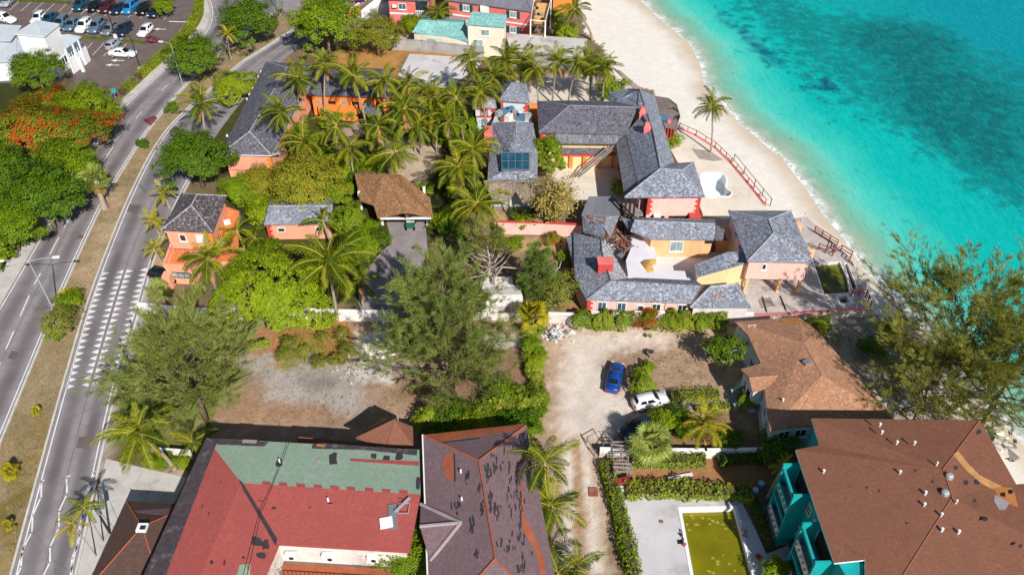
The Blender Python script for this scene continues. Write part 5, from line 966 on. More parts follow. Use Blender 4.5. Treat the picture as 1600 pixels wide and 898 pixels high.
an, PA = roof(b9, {'a': (*t(606, 148), 4.6), 'b': (*t(722, 166), 4.0), 'c': (*t(786, 216), 4.0), 'd': (*t(812, 302), 4.0), 'e': (*t(782, 402), 4.0), 'f': (*t(694, 388), 4.3), 'g': (*t(650, 270), 4.8)}, ['abcg', 'cdg', 'defg'], 'old_flat', .25, ['cg'], None, 'annex_roof', .05)
walls(b9, [(PA[k].x, PA[k].y) for k in 'fedcba'], .5, 0, 3.85, 'brown_wood', 'annex_wall'); MB().box(G(*t(690, 320), 4.75), (1.3, 1.6, .12), -.3).build('roof_light', 'blue_unit', b9); MB().box(G(*t(718, 342), 4.5), (.5, .8, .5), .3).build('roof_vent', 'coral_wall', b9)
for i in range(4): q = Vector(g2(*t(696 + i * 24, 398 + i), 3.9)); MB().box((q.x, q.y - .05, 1.9), (.22, .22, 3.8)).build('annex_post', 'red_wood', b9)
# veranda roofs, gallery and courtyard front
sh, PS = roof(b9, {'a': (*u(352, 772), 4.9), 'b': (*u(1062, 782), 4.9), 'c': (*u(1188, 672), 5.8), 'd': (*u(352, 664), 5.8)}, ['abcd'], 'shed_grey', .14, (), None, 'veranda_roof'); roof(b9, {'a': (*t(305, 470), 5.0), 'b': (*t(372, 905), 5.0), 'c': (*t(492, 905), 5.9), 'd': (*t(388, 450), 5.9)}, ['abcd'], 'shed_grey', .14, (), None, 'veranda_roof')
roof(b9, {'a': (*u(330, 895), 3.0), 'b': (*u(960, 895), 3.0), 'c': (*u(950, 835), 3.5), 'd': (*u(420, 830), 3.5)}, ['abcd'], 'shake_dark', .12, (), None, 'lower_roof'); q0, q1 = Vector(g2(*u(420, 860), 2.9)), Vector(g2(*u(960, 865), 2.9))
MB().beam((*g2(868, 240, 2.7), 2.7), (*g2(962, 241, 2.7), 2.7), .3, .45).build('gallery_beam', 'red_trim', b9)
for x in (872, 893, 914, 936, 958): q = Vector(g2(x, 241, 2.5)); MB().box((q.x, q.y + .1, 1.25), (.5 if x in (893, 914) else .3, .35, 2.5)).build('column', 'orange_wall', b9)
MB().prism([g2(868, 236, 2.4), g2(960, 237, 2.4), (g2(960, 237, 2.4)[0], g2(960, 237, 2.4)[1] + 2.5), (g2(868, 236, 2.4)[0], g2(868, 236, 2.4)[1] + 2.5)], 2.3, 2.42).build('gallery_floor', 'dark_wood', b9)
for x, y in ((966, 262), (970, 275), (973, 290), (967, 250)): q = Vector(g2(x, y)); MB().box((q.x, q.y, 2.4), (.3, .3, 4.8)).build('column', 'orange_wall', b9)
q = [G(899, 276, .3), G(958, 228, 4.6)]
for dx in (-.5, .1, .6): MB().beam(q[0] + Vector((dx, 0, 0)), q[1] + Vector((dx, 0, .05)), .28, .12).build('fallen_gutter', 'grey_wood', b9)
MB().prism(gl([(862, 252), (960, 252), (985, 318), (930, 322), (864, 300)]), -.1, .04).build('courtyard_paving', 'terrace', b9)
MB().box((*g2(*u(100, 330), 3), 1.6), (1.3, .5, 3.2)).build('orange_gate_wall', 'orange_wall', b9)
# --- grey-roofed villa wing with skylight
b10 = bld('skylight_wing', 'grey shake roof wing with a blue skylight and tall red chimney', 800, 270, 'villa'); t = lambda x, y: (740 + x / 5.985, 120 + y / 5.985); ze, zr = 5.0, 6.8
V = {'a': (*t(130, 960), ze), 'b': (*t(600, 960), ze), 'c': (*t(596, 660), ze), 'd': (*t(556, 430), ze), 'e': (*t(165, 430), ze), 'r': (*t(395, 420), zr), 's': (*t(397, 580), zr), 'k': (*t(340, 700), zr - .1), 'm': (*t(500, 700), zr - .3), 'n': (*t(340, 860), zr - .5), 'o': (*t(520, 860), zr - .6)}
o, P = roof(b10, V, ['abon', 'bcmo', 'cdrsm', 'erskna', 'skm', 'knom'], 'shake_grey', .18, ['rs', 'sm', 'mo', 'no'], 'shake_pale', capr=.08); walls(b10, [(P[k].x, P[k].y) for k in 'abcde'], .35, 0, ze - .1, 'pale_blue_wall')
PLN = [P[k] for k in 'kno']; sk = patch(b10, [t(258, 705), t(525, 708), t(525, 868), t(260, 868)], PLN, 'metal_grey', 'skylight', .1, .1)
for i in range(4):
    for j in range(2): patch(sk, [t(264 + i * 65, 712 + j * 78), t(322 + i * 65, 712 + j * 78), t(322 + i * 65, 784 + j * 78), t(264 + i * 65, 784 + j * 78)], PLN, 'skylight', 'pane', .13, .02)
q0 = G(763, 204, 6.6); v = [g2(757, 262), g2(768, 246)]; MB().box((q0.x, q0.y, 3.4), (1.15, 1.9, 6.8), .0).build('chimney', 'coral_wall', b10); MB().box((q0.x, q0.y, 6.0), (1.3, 2.05, .15)).build('chimney_band', 'red_trim', b10)
# thatched gallery south of it
b10b = bld('thatched_veranda', 'low grey thatched veranda in front of the skylight wing', 800, 325, 'veranda'); t2 = lambda x, y: (740 + x / 5.985, 240 + y / 5.985)
o, P = roof(b10b, {'a': (*t2(180, 442), 3.0), 'g': (*t2(330, 440), 3.0), 'p': (*t2(390, 345), 3.9), 'h': (*t2(450, 448), 3.0), 'b': (*t2(560, 430), 3.0), 'c': (*t2(585, 275), 4.95), 'd': (*t2(92, 258), 4.95)}, ['agpd', 'pdc', 'phbc'], 'thatch_grey', .25, ['dc'], None, capr=.12)
for k in 'aghb': MB().tube([(P[k].x, P[k].y + .4, -.1), (P[k].x, P[k].y + .4, 2.9)], .1, 6).build('post', 'dark_wood', b10b)
MB().prism(gl([t2(180, 520), t2(560, 520), t2(560, 420), t2(180, 420)]), 0, .3).build('floor', 'stone_grey', b10b); MB().beam((*g2(*t2(190, 470)), .9), (*g2(*t2(560, 475)), .9), .1, .7).build('parapet', 'grey_wood', b10b)
# north pavilion with red quoins and the roof plant between
b11 = bld('quoined_pavilion', 'white pavilion with red quoins and grey hip roof north of the skylight wing', 805, 185, 'pavilion'); o, P, pl = hip(b11, [t(236, 222), t(524, 242), t(500, 60), t(285, 40)], [t(352, 62), t(430, 60)], 5.2, 6.6, 'shake_grey', True, .3, 'pale_blue_wall', capr=.07)
MB().beam((*pl[0], 4.9), (*pl[1], 4.9), .14, .3).build('cornice', 'red_trim', b11); quoins(b11, pl[1][0], pl[1][1], 2.0, 4.6, 0, sx=-1); quoins(b11, pl[0][0], pl[0][1], 2.0, 4.6, 0)
w2 = [t(0, 290), t(215, 290), t(200, 190), t(20, 170)]; o, P, pl = hip(b11, w2, [t(70, 225), t(150, 230)], 4.6, 5.6, 'shake_pale', True, .25, 'pale_blue_wall', capr=.06, name='annex_roof', wname='annex_wall')
MB().beam((*pl[0], 2.9), (*pl[1], 2.9), .16, .3).build('string_course', 'red_trim', b11); MB().beam((*pl[0], 4.3), (*pl[1], 4.3), .16, .3).build('cornice', 'red_trim', b11); window(b11, pl[0], pl[1], .45, 3.6, 1.2, 1.0, 'red_trim', 'glass_pale', 2); window(b11, pl[0], pl[1], .45, 1.8, .9, 1.2, 'dark_metal', 'glass_pale', 1); quoins(b11, pl[1][0], pl[1][1], .3, 4.2, 0, sx=-1)
fl = bld('plant_deck', 'flat roof deck crowded with water tanks and condensers', 803, 190, 'roof deck'); MB().prism([g2(*t(170, 440), 3.6), g2(*t(545, 440), 3.6), g2(*t(530, 330), 3.6), g2(*t(215, 330), 3.6)], 0, 3.6).build('deck', 'concrete', fl)
for i, (x, y, s_, m_) in enumerate(((290, 330, 1.1, 'blue_unit'), (340, 318, 1.2, 'blue_unit'), (330, 385, 1.2, 'white_paint'), (380, 350, .8, 'galv'), (425, 345, .8, 'old_white'), (400, 380, .9, 'grey_wood'), (440, 385, 1.2, 'blue_unit'), (505, 380, 1.2, 'galv'), (235, 350, 1.0, 'galv'), (270, 400, .7, 'rust_debris'))):
    q = G(*t(x, y), 3.95); MB().box(q + Vector((0, 0, .1)), (s_, s_ * .7, .9), i * .5).build('condenser_unit', m_, fl)
# --- long orange wing by the road
b12 = bld('orange_wing', 'long orange wing with grey shake hip roof beside the road', 390, 268, 'villa'); ze, zr = 4.2, 6.3
o, P, pl = hip(b12, [(344, 241), (424, 243), (500, 104), (416, 96)], [(390, 206), (448, 106)], ze, zr, 'shake_dark', False, .45, 'salmon_wall', capmat='shake_pale', fascia='white_trim', capr=.08); quoins(b12, pl[1][0], pl[1][1], .3, 3.8, 0, 'orange_wall', sx=-1)
for x, y in ((416, 103), (408, 112), (401, 129), (396, 138), (390, 148), (386, 155), (355, 212), (404, 120)): q = onplane(x, y, [P[k] for k in 'ars'], 0); MB().box(q, (.25, .25, .3)).build('roof_vent', 'white_trim', b12)
MB().beam((*pl[0], 1.3), (*pl[1], 1.3), .12, .2).build('string_course', 'coral_wall', b12); roof(b12, {'a': (424, 243, 3.9), 'b': (437, 240, 3.5), 'c': (441, 224, 3.5), 'd': (430, 232, 4.0)}, ['abcd'], 'shake_pale', .14, (), None, 'side_roof')
# orange courtyard buildings hidden among the palms
b13 = bld('orange_palm_court', 'orange arcaded court building with dark roofs among the coconut palms', 520, 170, 'building'); o, P, pl = hip(b13, [(480, 148), (608, 152), (612, 108), (498, 104)], [(512, 122), (588, 124)], 4.0, 5.2, 'shake_dark', True, .5, 'orange_wall', capr=.07)
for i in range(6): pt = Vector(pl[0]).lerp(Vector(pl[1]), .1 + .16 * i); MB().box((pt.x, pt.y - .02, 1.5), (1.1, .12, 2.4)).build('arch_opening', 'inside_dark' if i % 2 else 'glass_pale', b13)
MB().prism(gl([(500, 186), (560, 190), (562, 176), (502, 172)]), 0, 2.2).build('garden_wall', 'orange_wall', b13); roof(b13, {'a': (560, 176, 2.6), 'b': (592, 184, 2.6), 'c': (600, 172, 3.2), 'd': (572, 166, 3.2)}, ['abcd'], 'shake_dark', .15, (), None, 'gate_roof'); MB().prism(gl([(566, 180), (590, 184), (594, 176), (570, 172)]), 0, 2.5).build('gate_house', 'orange_wall', b13)
# --- corner house with hip roof
b14 = bld('orange_corner_house', 'orange two storey corner house with lichen-spotted grey hip roof by the road', 290, 430, 'house'); ze, zr = 5.6, 7.3
o, P, pl = hip(b14, [(252, 359), (332, 363), (354, 306), (284, 302)], [(299, 321), (308, 304)], ze, zr, 'shake_lichen', False, .35, 'salmon_wall', capmat='shake_pale', capr=.08)
window(b14, pl[0], pl[1], .33, 4.2, .9, 1.1, 'white_trim', 'glass_dark', 1); window(b14, pl[0], pl[1], .72, 4.3, 1.0, 1.0, 'white_trim', 'white_paint', 1); quoins(b14, pl[1][0], pl[1][1], 2.8, 5.2, 0, 'orange_wall', sx=-1)
a, b = Vector(pl[0]), Vector(pl[1]); fz = [a + Vector((.1, -.02)), a.lerp(b, .68), a.lerp(b, .68) + Vector((-.3, -4.0)), a + Vector((0.4, -4.0))]
MB().prism([(p.x, p.y) for p in fz], 0, 2.5).build('terrace_block', 'salmon_wall', b14); MB().prism(offset_poly([(p.x, p.y) for p in fz], .25), 2.5, 2.52).build('terrace_floor', 'terracotta', b14)
for p, q in ((fz[3], fz[2]), (fz[0], fz[3]), (fz[1], fz[2])): MB().beam((p.x, p.y, 2.85), (q.x, q.y, 2.85), .25, .7).build('parapet', 'salmon_wall', b14)
window(b14, fz[3], fz[2], .55, 1.5, 2.6, .9, 'dark_metal', 'glass_pale', 3, False); pt = fz[3]; MB().box((pt.x + .2, pt.y - .6, 1.0), (1.0, 1.2, 2.0)).build('gate_pier', 'salmon_wall', b14)
for i in range(6): p = fz[0].lerp(fz[1], .1 + .15 * i) + Vector((0, -1.3)); MB().box((p.x, p.y, 3.0), (.05, .05, 1)).build('terrace_post', 'metal_grey', b14)
MB().beam((fz[0].x, fz[0].y - 1.3, 3.5), (fz[1].x, fz[1].y - 1.3, 3.5), .06, .06).build('terrace_rail', 'metal_grey', b14)
roof(b14, {'a': (336, 408, 2.4), 'b': (372, 404, 2.4), 'c': (374, 330, 3.0), 'd': (350, 322, 3.6)}, ['abcd'], 'terra_tiles', .16, (), None, 'tile_roof'); MB().prism(gl([(336, 425), (366, 420), (368, 350), (345, 345)]), 0, 2.3).build('side_wing', 'salmon_wall', b14)
for i in range(5): q = G(340 + i * 5, 395 - i * 16, 2.9 + i * .12); MB().box(q, (.8, .5, .5), .4).build('tile_gable', 'white_trim' if i % 2 else 'terracotta', b14)
# --- small orange hut
b15 = bld('orange_hut', 'small orange outbuilding with a torn grey gable roof', 465, 372, 'hut'); o, P = roof(b15, {'a': (412, 351, 2.7), 'b': (517, 349, 2.7), 's': (520, 321, 3.9), 'r': (419, 322, 3.9), 'd': (421, 312, 2.7), 'c': (520, 311, 2.7)}, ['absr', 'srdc'], 'shake_grey', .14, ['rs'], 'shake_pale', capr=.07); p = walls(b15, [(P[k].x, P[k].y) for k in 'abcd'], .25, 0, 2.6, 'salmon_wall')
window(b15, p[0], p[1], .22, 1.6, 1.0, .7, 'white_trim', 'glass_dark', 1, False); window(b15, p[0], p[1], .82, 1.6, .9, .7, 'white_trim', 'glass_dark', 1, False); quoins(b15, p[0][0], p[0][1], .1, 2.4, 0)
patch(b15, [(499, 323), (512, 330), (516, 336), (508, 336), (500, 330)], [P[k] for k in 'abs'], 'inside_dark', 'roof_hole', .02)
for i in range(4): patch(b15, [(500 + i * 3.2, 324 + i * 2), (501.2 + i * 3.2, 324 + i * 2), (504 + i * 3, 335), (502.8 + i * 3, 335)], [P[k] for k in 'abs'], 'rust_debris', 'bare_rafter', .06)
# --- brown shingled porte-cochere
b16 = bld('porte_cochere', 'tan shake gabled entrance canopy on white posts over the driveway', 634, 352, 'canopy'); t = lambda x, y: (540 + x / 5.613, 220 + y / 5.613)
o, P = roof(b16, {'a': (*t(280, 672), 3.2), 'b': (*t(768, 668), 3.2), 'p': (*t(530, 622), 4.3), 'c': (*t(742, 498), 3.2), 'd': (*t(480, 296), 3.4), 'e': (*t(195, 258), 3.4), 'f': (*t(78, 285), 3.0), 'g': (*t(128, 522), 2.9), 'h': (*t(243, 560), 3.2), 'q': (*t(340, 290), 5.3)}, ['aphg'[:3], 'pbcdq', 'pqefgh'], 'shake_tan', .2, ['pq'], None, capr=.08)
for x, y in ((325, 735), (722, 735), (140, 600), (700, 560)): q = Vector(g2(*t(x, y))); MB().box((q.x, q.y, 1.5), (.35, .35, 3.0)).build('post', 'white_trim', b16)
A_, B_, P_ = P['a'], P['b'], P['p']; MB().beam(A_.lerp(B_, .04) + Vector((0, .1, -.25)), A_.lerp(B_, .96) + Vector((0, .1, -.25)), .2, .25).build('tie_beam', 'white_trim', b16); m_ = A_.lerp(B_, .5); MB().beam(m_ + Vector((0, .1, -.2)), P_ + Vector((0, .1, -.2)), .35, .2).build('king_post', 'brown_wood', b16)
for k in (.25, .75): MB().beam(m_ + Vector((0, .15, -.2)), (A_ if k < .5 else B_).lerp(P_, .5) + Vector((0, .15, -.2)), .12, .12).build('brace', 'dark_wood', b16)
# --- small white flat-roofed block by the boundary wall
b17 = bld('white_gatehouse', 'small white flat-roofed block beside the boundary wall', 790, 484, 'building'); pts = [g2(752, 464, 2.6), g2(817, 463, 2.6), g2(811, 445, 2.6), g2(754, 445, 2.6)]; MB().prism(pts, 0, 2.6).build('wall', 'white_paint', b17); MB().prism(offset_poly(pts, .3), 2.6, 2.66).build('roof', 'concrete', b17)
pts = [g2(750, 446, 2.2), g2(802, 446, 2.2), g2(800, 432, 2.2), g2(752, 432, 2.2)]; MB().prism(pts, 0, 2.2).build('annex', 'old_white', b17); q = Vector(g2(772, 437, 2.2)); MB().box((q.x, q.y, 2.25), (.15, 2, .1)).build('roof_batten', 'grey_wood', b17)
# ---------------------------------------------------------------- far side: pink houses, turquoise-roofed cottage, white building by the car park
b18 = bld('turquoise_roofed_cottage', 'cream cottage with turquoise shingle roof behind the grey wall', 690, 70, 'house'); t = lambda x, y: (540 + x / 7.485, y / 7.485)
o, P = roof(b18, {'a': (*t(778, 378), 2.9), 'b': (*t(1440, 490), 2.9), 'b2': (*t(1190, 432), 2.9), 's': (*t(1400, 265), 4.6), 'r': (*t(868, 234), 4.6), 'c': (*t(1400, 210), 2.9), 'd': (*t(900, 190), 2.9), 'b3': (*t(1440, 420), 3.2)}, [('a', 'b2', 's', 'r'), ('b2', 'b', 'b3', 's'), ('s', 'r', 'd', 'c')], 'shingle_turq', .14, (), None); p = walls(b18, [(P['a'].x, P['a'].y), (P['b'].x, P['b'].y), (P['c'].x, P['c'].y), (P['d'].x, P['d'].y)], .25, 0, 2.75, 'cream_wall')
for tt, w_, m_ in ((.36, .9, 'green_shutter'), (.55, .8, 'green_shutter'), (.88, 1.4, 'inside_dark')): window(b18, p[0], p[1], tt, 1.3, w_, 1.0, 'green_shutter' if tt < .8 else 'white_trim', m_, 1, False)
q = Vector(p[0]).lerp(Vector(p[1]), .34); MB().box((q.x, q.y - .4, 2.1), (1.4, .8, .08), 0).build('door_hood', 'shingle_turq', b18)
tw = lambda x, y: (720 + x / 7.273, y / 7.273)
b18b = bld('cream_tower_house', 'tall cream block with a turquoise shingle roof beside the cottage', 755, 72, 'house'); o, P = roof(b18b, {'a': (*tw(60, 278), 6.0), 'b': (*tw(500, 312), 6.0), 'c': (*tw(525, 170), 7.0), 'd': (*tw(130, 130), 7.0)}, ['abcd'], 'shingle_turq', .14, (), None); p = walls(b18b, [(P[k].x, P[k].y) for k in 'abcd'], .2, 0, 5.8, 'cream_wall'); window(b18b, p[0], p[1], .48, 4.6, 1.6, 1.2, 'white_trim', 'glass_pale', 2); window(b18b, p[0], p[1], .28, 2.2, 1.8, 2.0, 'white_trim', 'glass_pale', 2)
b19 = bld('coral_house', 'coral pink house with white balcony and air conditioner in its wall', 640, 48, 'house', ); o, P, p = hip(b19, [(604, -1), (672, 2), (680, -40), (612, -40)], [(630, -28), (660, -26)], 6.0, 7.6, 'shake_dark', True, .3, 'coral_wall'); window(b19, p[0], p[1], .33, 4.6, 1.5, 1.2, 'white_trim', 'glass_blue', 2); window(b19, p[0], p[1], .28, 1.7, .7, 1.0, 'white_trim', 'glass_pale', 1); MB().beam((p[0][0], p[0][1] - .03, 3.2), (p[1][0], p[1][1] - .03, 3.2), .14, .3).build('string_course', 'white_trim', b19)
q = Vector(p[0]).lerp(Vector(p[1]), .14); MB().box((q.x, q.y - .2, 4.7), (.8, .5, .5)).build('air_conditioner', 'white_paint', b19); q0 = Vector(p[0]).lerp(Vector(p[1]), .68); q1 = Vector(p[1]); MB().box((*(q0.lerp(q1, .5)), 4.6), ((q1 - q0).length, .2, 2.2)).build('balcony_opening', 'glass_dark', b19)
for i in range(8): q = q0.lerp(q1, i / 7); MB().box((q.x, q.y - 1.0, 3.8), (.12, .08, 1.0)).build('baluster', 'white_trim', b19)
MB().beam((q0.x, q0.y - 1, 4.3), (q1.x, q1.y - 1, 4.3), .12, .12).build('balcony_rail', 'white_trim', b19); MB().box((*(q0.lerp(q1, .5) + Vector((0, -.5))), 3.2), ((q1 - q0).length, 1.1, .2)).build('balcony_floor', 'white_trim', b19)
b20 = bld('shuttered_coral_house', 'coral pink house with dark green shutters and grey roof', 730, 40, 'house'); o, P, p = hip(b20, [(698, 0), (830, 18), (838, -40), (700, -45)], [(730, -30), (815, -22)], 6.4, 8.0, 'slate_flat', True, .3, 'coral_wall')
for tt, z in ((.22, 5.2), (.22, 2.2), (.8, 5.2), (.8, 2.3)):
    window(b20, p[0], p[1], tt, z, 1.3, 1.2, 'white_trim', 'glass_pale', 2)
    for s in (-1, 1): q = Vector(p[0]).lerp(Vector(p[1]), tt) + (Vector(p[1]) - Vector(p[0])).normalized() * s * 1.0; MB().box((q.x, q.y - .06, z), (.55, .08, 1.3), math.atan2(p[1][1] - p[0][1], p[1][0] - p[0][0])).build('shutter', 'green_shutter', b20)
MB().beam((p[0][0], p[0][1] - .04, 3.6), (p[1][0], p[1][1] - .04, 3.6), .14, .25).build('string_course', 'white_trim', b20); q = Vector(p[0]).lerp(Vector(p[1]), .45); MB().box((q.x, q.y - .2, 4.2), (1.6, .3, 4)).build('bay', 'white_paint', b20)
rc = MB(); q0 = [G(*x, 5.2) for x in ((829, 38), (852, 40), (861, 4), (835, 2))]; b21 = bld('roof_terrace', 'tan timber roof terrace with white rails beside the coral house', 845, 50, 'terrace'); MB().prism([(p.x, p.y) for p in q0], 4.9, 5.1).build('deck', 'deck_brown', b21); MB().prism(offset_poly([(p.x, p.y) for p in q0], .5), 5.1, 5.13).build('deck_boards', 'deck_wood', b21)
for i in range(4): a, b = q0[i], q0[(i + 1) % 4]; MB().beam((a.x, a.y, 6.0), (b.x, b.y, 6.0), .12, .12).build('rail', 'white_trim', b21); MB().box((a.x, a.y, 3.0), (.22, .22, 6)).build('post', 'white_trim', b21); MB().beam((a.x, a.y, 5.5), (b.x, b.y, 5.5), .06, .06).build('rail', 'brown_wood', b21)
for i in range(7): q = G(835 + rr.uniform(0, 16), 12 + rr.uniform(0, 22), 5.3); MB().box(q, (.4, .4, .5), i).build('terrace_clutter', 'dark_wood' if i % 2 else 'grey_wood', b21)
b21b = bld('orange_beach_house', 'orange house front at the top of the beach', 868, 6, 'house'); o, P, p = hip(b21b, [(862, -6), (900, -6), (902, -40), (866, -42)], [(874, -26), (892, -26)], 3.6, 5, 'shake_dark', True, .3, 'orange_wall')
gr = bld('grey_flat_roof', 'long plain light grey flat-roofed block behind the palm row', 855, 84, 'building'); o, P = roof(gr, {'a': (797, 80, 2.8), 'b': (914, 88, 2.8), 'c': (918, 61, 3.0), 'd': (791, 52, 3.0)}, ['abcd'], 'concrete', .2, (), None); walls(gr, [(P[k].x, P[k].y) for k in 'abcd'], .2, 0, 2.65, 'grey_wall')
b22 = bld('white_office_building', 'white gabled office with blue-grey metal roofs beside the car park', 60, 110, 'building'); t = lambda x, y: (x / 7.48, y / 7.48)
o, P, p = hip(b22, [t(170, 400), t(515, 430), t(690, 285), t(420, 235)], [t(425, 242)], 7.6, 8.6, 'metal_roof', True, .2, 'white_trim', capmat='metal_roof', capr=.05, fascia='white_trim')
for i in range(4): q = Vector(p[1]).lerp(Vector(p[2]), .18 + .15 * i); window(b22, p[1], p[2], .2 + .17 * i, 1.9, .8, 1.4, 'white_trim', 'glass_dark', 1)
roof(b22, {'a': (*t(-120, 480), 5.2), 'b': (*t(125, 480), 5.2), 'c': (*t(250, 300), 6.2), 'd': (*t(-100, 280), 6.2)}, ['abcd'], 'metal_roof', .15, (), None, 'west_roof'); o, P = roof(b22, {'a': (*t(-150, 735), 3.6), 'b': (*t(190, 720), 3.6), 'b2': (*t(320, 600), 3.6), 'c': (*t(190, 430), 5.0), 'd': (*t(-130, 500), 5.0)}, [('a', 'b', 'c', 'd'), ('b', 'b2', 'c')], 'metal_roof', .15, [('b', 'c')], None, 'lower_roof', .05); walls(b22, [(P[k].x, P[k].y) for k in ('a', 'b', 'b2', 'c', 'd')], .3, 0, 3.5, 'white_trim', 'lower_wall')
o, P = roof(b22, {'a': (*t(760, 575), 4.6), 'b': (*t(905, 470), 4.6), 'b2': (*t(950, 430), 4.6), 'c': (*t(800, 400), 5.4), 'd': (*t(700, 410), 5.8)}, [('a', 'b', 'c', 'd'), ('b', 'b2', 'c')], 'metal_roof', .12, (), None, 'porch_roof'); a, b = P['a'], P['b']; MB().box((*((a + b) / 2 + Vector((0, .6, 0))).xy, 3.6), ((b - a).length, .2, 1.6), math.atan2(b.y - a.y, b.x - a.x)).build('porch_opening', 'glass_blue', b22)
MB().prism([(a.x, a.y), (b.x, b.y), (b.x + .2, b.y + 1.6), (a.x + .2, a.y + 1.6)], 0, 2.8).build('porch_base', 'white_trim', b22)
for k in range(7): q = a.lerp(b, k / 6); MB().box((q.x, q.y - .1, 3.1), (.1, .1, .9)).build('baluster', 'white_trim', b22)
for k in (.0, .55, 1.): q = a.lerp(b, k); MB().box((q.x, q.y, 2.3), (.3, .3, 4.5)).build('porch_post', 'white_trim', b22)
q = Vector(g2(131, 112)); MB().box((q.x, q.y, 1.3), (.5, .5, 2.6)).build('porch_pier', 'white_trim', b22)
# ---------------------------------------------------------------- terraces, pools, garden walls
def slab(name, outer, holes, z, z0, mat, parent=None):
    """slab with openings: filled top, walls down the rim of every opening"""
    bm = bmesh.new(); loops = [gl(outer)] + [gl(h) for h in holes]; es = []
    for lp in loops:
        vs = [bm.verts.new((x, y, z)) for x, y in lp]; es += [bm.edges.new((vs[i], vs[(i + 1) % len(vs)])) for i in range(len(vs))]
    bmesh.ops.triangle_fill(bm, use_beauty=True, edges=es)
    for f in bm.faces:
        if f.normal.z < 0: f.normal_flip()
    for e in [e for e in bm.edges if len(e.link_faces) == 1]:
        a, b = e.verts; c = bm.verts.new((b.co.x, b.co.y, z0)); d = bm.verts.new((a.co.x, a.co.y, z0)); bm.faces.new((a, b, c, d))
    bmesh.ops.recalc_face_normals(bm, faces=bm.faces); me = bpy.data.meshes.new(name); bm.to_mesh(me); bm.free(); me.materials.append(M(mat)); o = bpy.data.objects.new(name, me); C.objects.link(o); rect_uv(o); return o
def flat(name, pts, z, mat, parent=None):
    p = gl(pts, z); p = p if area(p) > 0 else p[::-1]; o = MB().poly([(x, y, z) for x, y in p]).build(name, mat, parent); rect_uv(o); return o
struct(slab('beach_terrace', [(1036, 216), (1056, 203), (1085, 214), (1115, 233), (1140, 256), (1166, 287), (1192, 320), (1205, 340), (1130, 345), (1098, 338), (1084, 300), (1062, 262)], [POOL_WHITE], .3, -1.4, 'terrace'))
sheet('terrace_plinth', [(1040, 345), (1100, 345), (1140, 332), (1150, 350), (1132, 372), (1040, 352)], .28, 'grey_path', -.3)
struct(slab('pool_terrace', [(1080, 452), (1172, 437), (1232, 400), (1232, 345), (1260, 341), (1329, 407), (1343, 440), (1358, 480), (1357, 486), (1174, 494), (1090, 494)], [POOL_GREEN, [(1318, 414), (1323, 414), (1338, 452), (1336, 457), (1331, 455)], [(1309, 467), (1321, 465), (1327, 475), (1312, 477)]], .3, -1.4, 'pavers'))
struct(slab('pool_deck', [(964, 772), (1000, 766), (1152, 772), (1182, 832), (1240, 965), (1010, 965), (978, 838)], [POOL_OLIVE], .15, -1.2, 'deck_concrete'))
def pool(name, label, pg, zf, zw, shell, water, rim=.25, zr=.3, coping='white_trim'):
    r = thing(name, label, 'pool', G(*pg[0])); inner = gl(pg); outr = offset_poly(inner, -rim); n = len(pg); lin = offset_poly(inner, .02)
    mb = MB(); mb.add([(x, y, zr + .05) for x, y in lin] + [(x, y, zr + .05) for x, y in outr] + [(x, y, zr - .02) for x, y in outr], [(i, (i + 1) % n, n + (i + 1) % n, n + i)[::(1 if area(inner) < 0 else -1)] for i in range(n)] + [(n + i, n + (i + 1) % n, 2 * n + (i + 1) % n, 2 * n + i)[::(1 if area(inner) < 0 else -1)] for i in range(n)]); mb.build('coping', coping, r)
    sh = MB().add([(x, y, zf) for x, y in lin] + [(x, y, zr + .045) for x, y in lin], [(i, (i + 1) % n, n + (i + 1) % n, n + i) for i in range(n)] + [tuple(range(n))]); sh.build('shell', shell, r)
    if water: MB().poly([(x, y, zw) for x, y in (lin if area(lin) > 0 else lin[::-1])]).build('water', water, r)
    return r
p_ = pool('swimming_pool', 'rectangular swimming pool full of olive green stagnant water', POOL_OLIVE, -1.1, -.38, 'white_paint', 'olive_water', .3, .15); pool('swimming_pool', 'green algae-filled pool on the sea-front terrace', POOL_GREEN, -1.2, -.02, 'pale_concrete', 'green_water', .12)
pool('plunge_channel', 'narrow curved overflow channel along the green pool', [(1318, 414), (1323, 414), (1338, 452), (1336, 457), (1331, 455)], -1, -.1, 'pale_concrete', 'dark_water', .06); pool('spa_tub', 'small square spa tub with dark water at the foot of the green pool', [(1309, 467), (1321, 465), (1327, 475), (1312, 477)], -.9, -.2, 'pale_concrete', 'dark_water', .35)
r_ = pool('swimming_pool', 'empty white curvy swimming pool on the beach terrace', POOL_WHITE, -1.2, 0, 'pool_shell', None, .22)
for k in range(3): MB().prism(gl([(1122 + k * 4.5, 306), (1126 + k * 4.5, 298), (1132 + k * 3, 297), (1138, 303), (1136, 307)]), -1.19, -1.0 + .28 * k).build('pool_step', 'pool_shell', r_)
for i in range(26): x, y = rr.uniform(1072, 1160), rr.choice([rr.uniform(803, 828), rr.uniform(803, 898)]); q = G(x, y, -.37); MB().prism([(q.x + math.cos(a) * s, q.y + math.sin(a) * s * .7) for a, s in ((k * .785, rr.uniform(.06, .3)) for k in range(8))], -.385, -.368).build('floating_scum', 'scum', p_)
flat('sand_box', [(1080, 232), (1110, 236), (1130, 250), (1115, 252), (1092, 248)], .316, 'grey_path')['kind'] = 'structure'
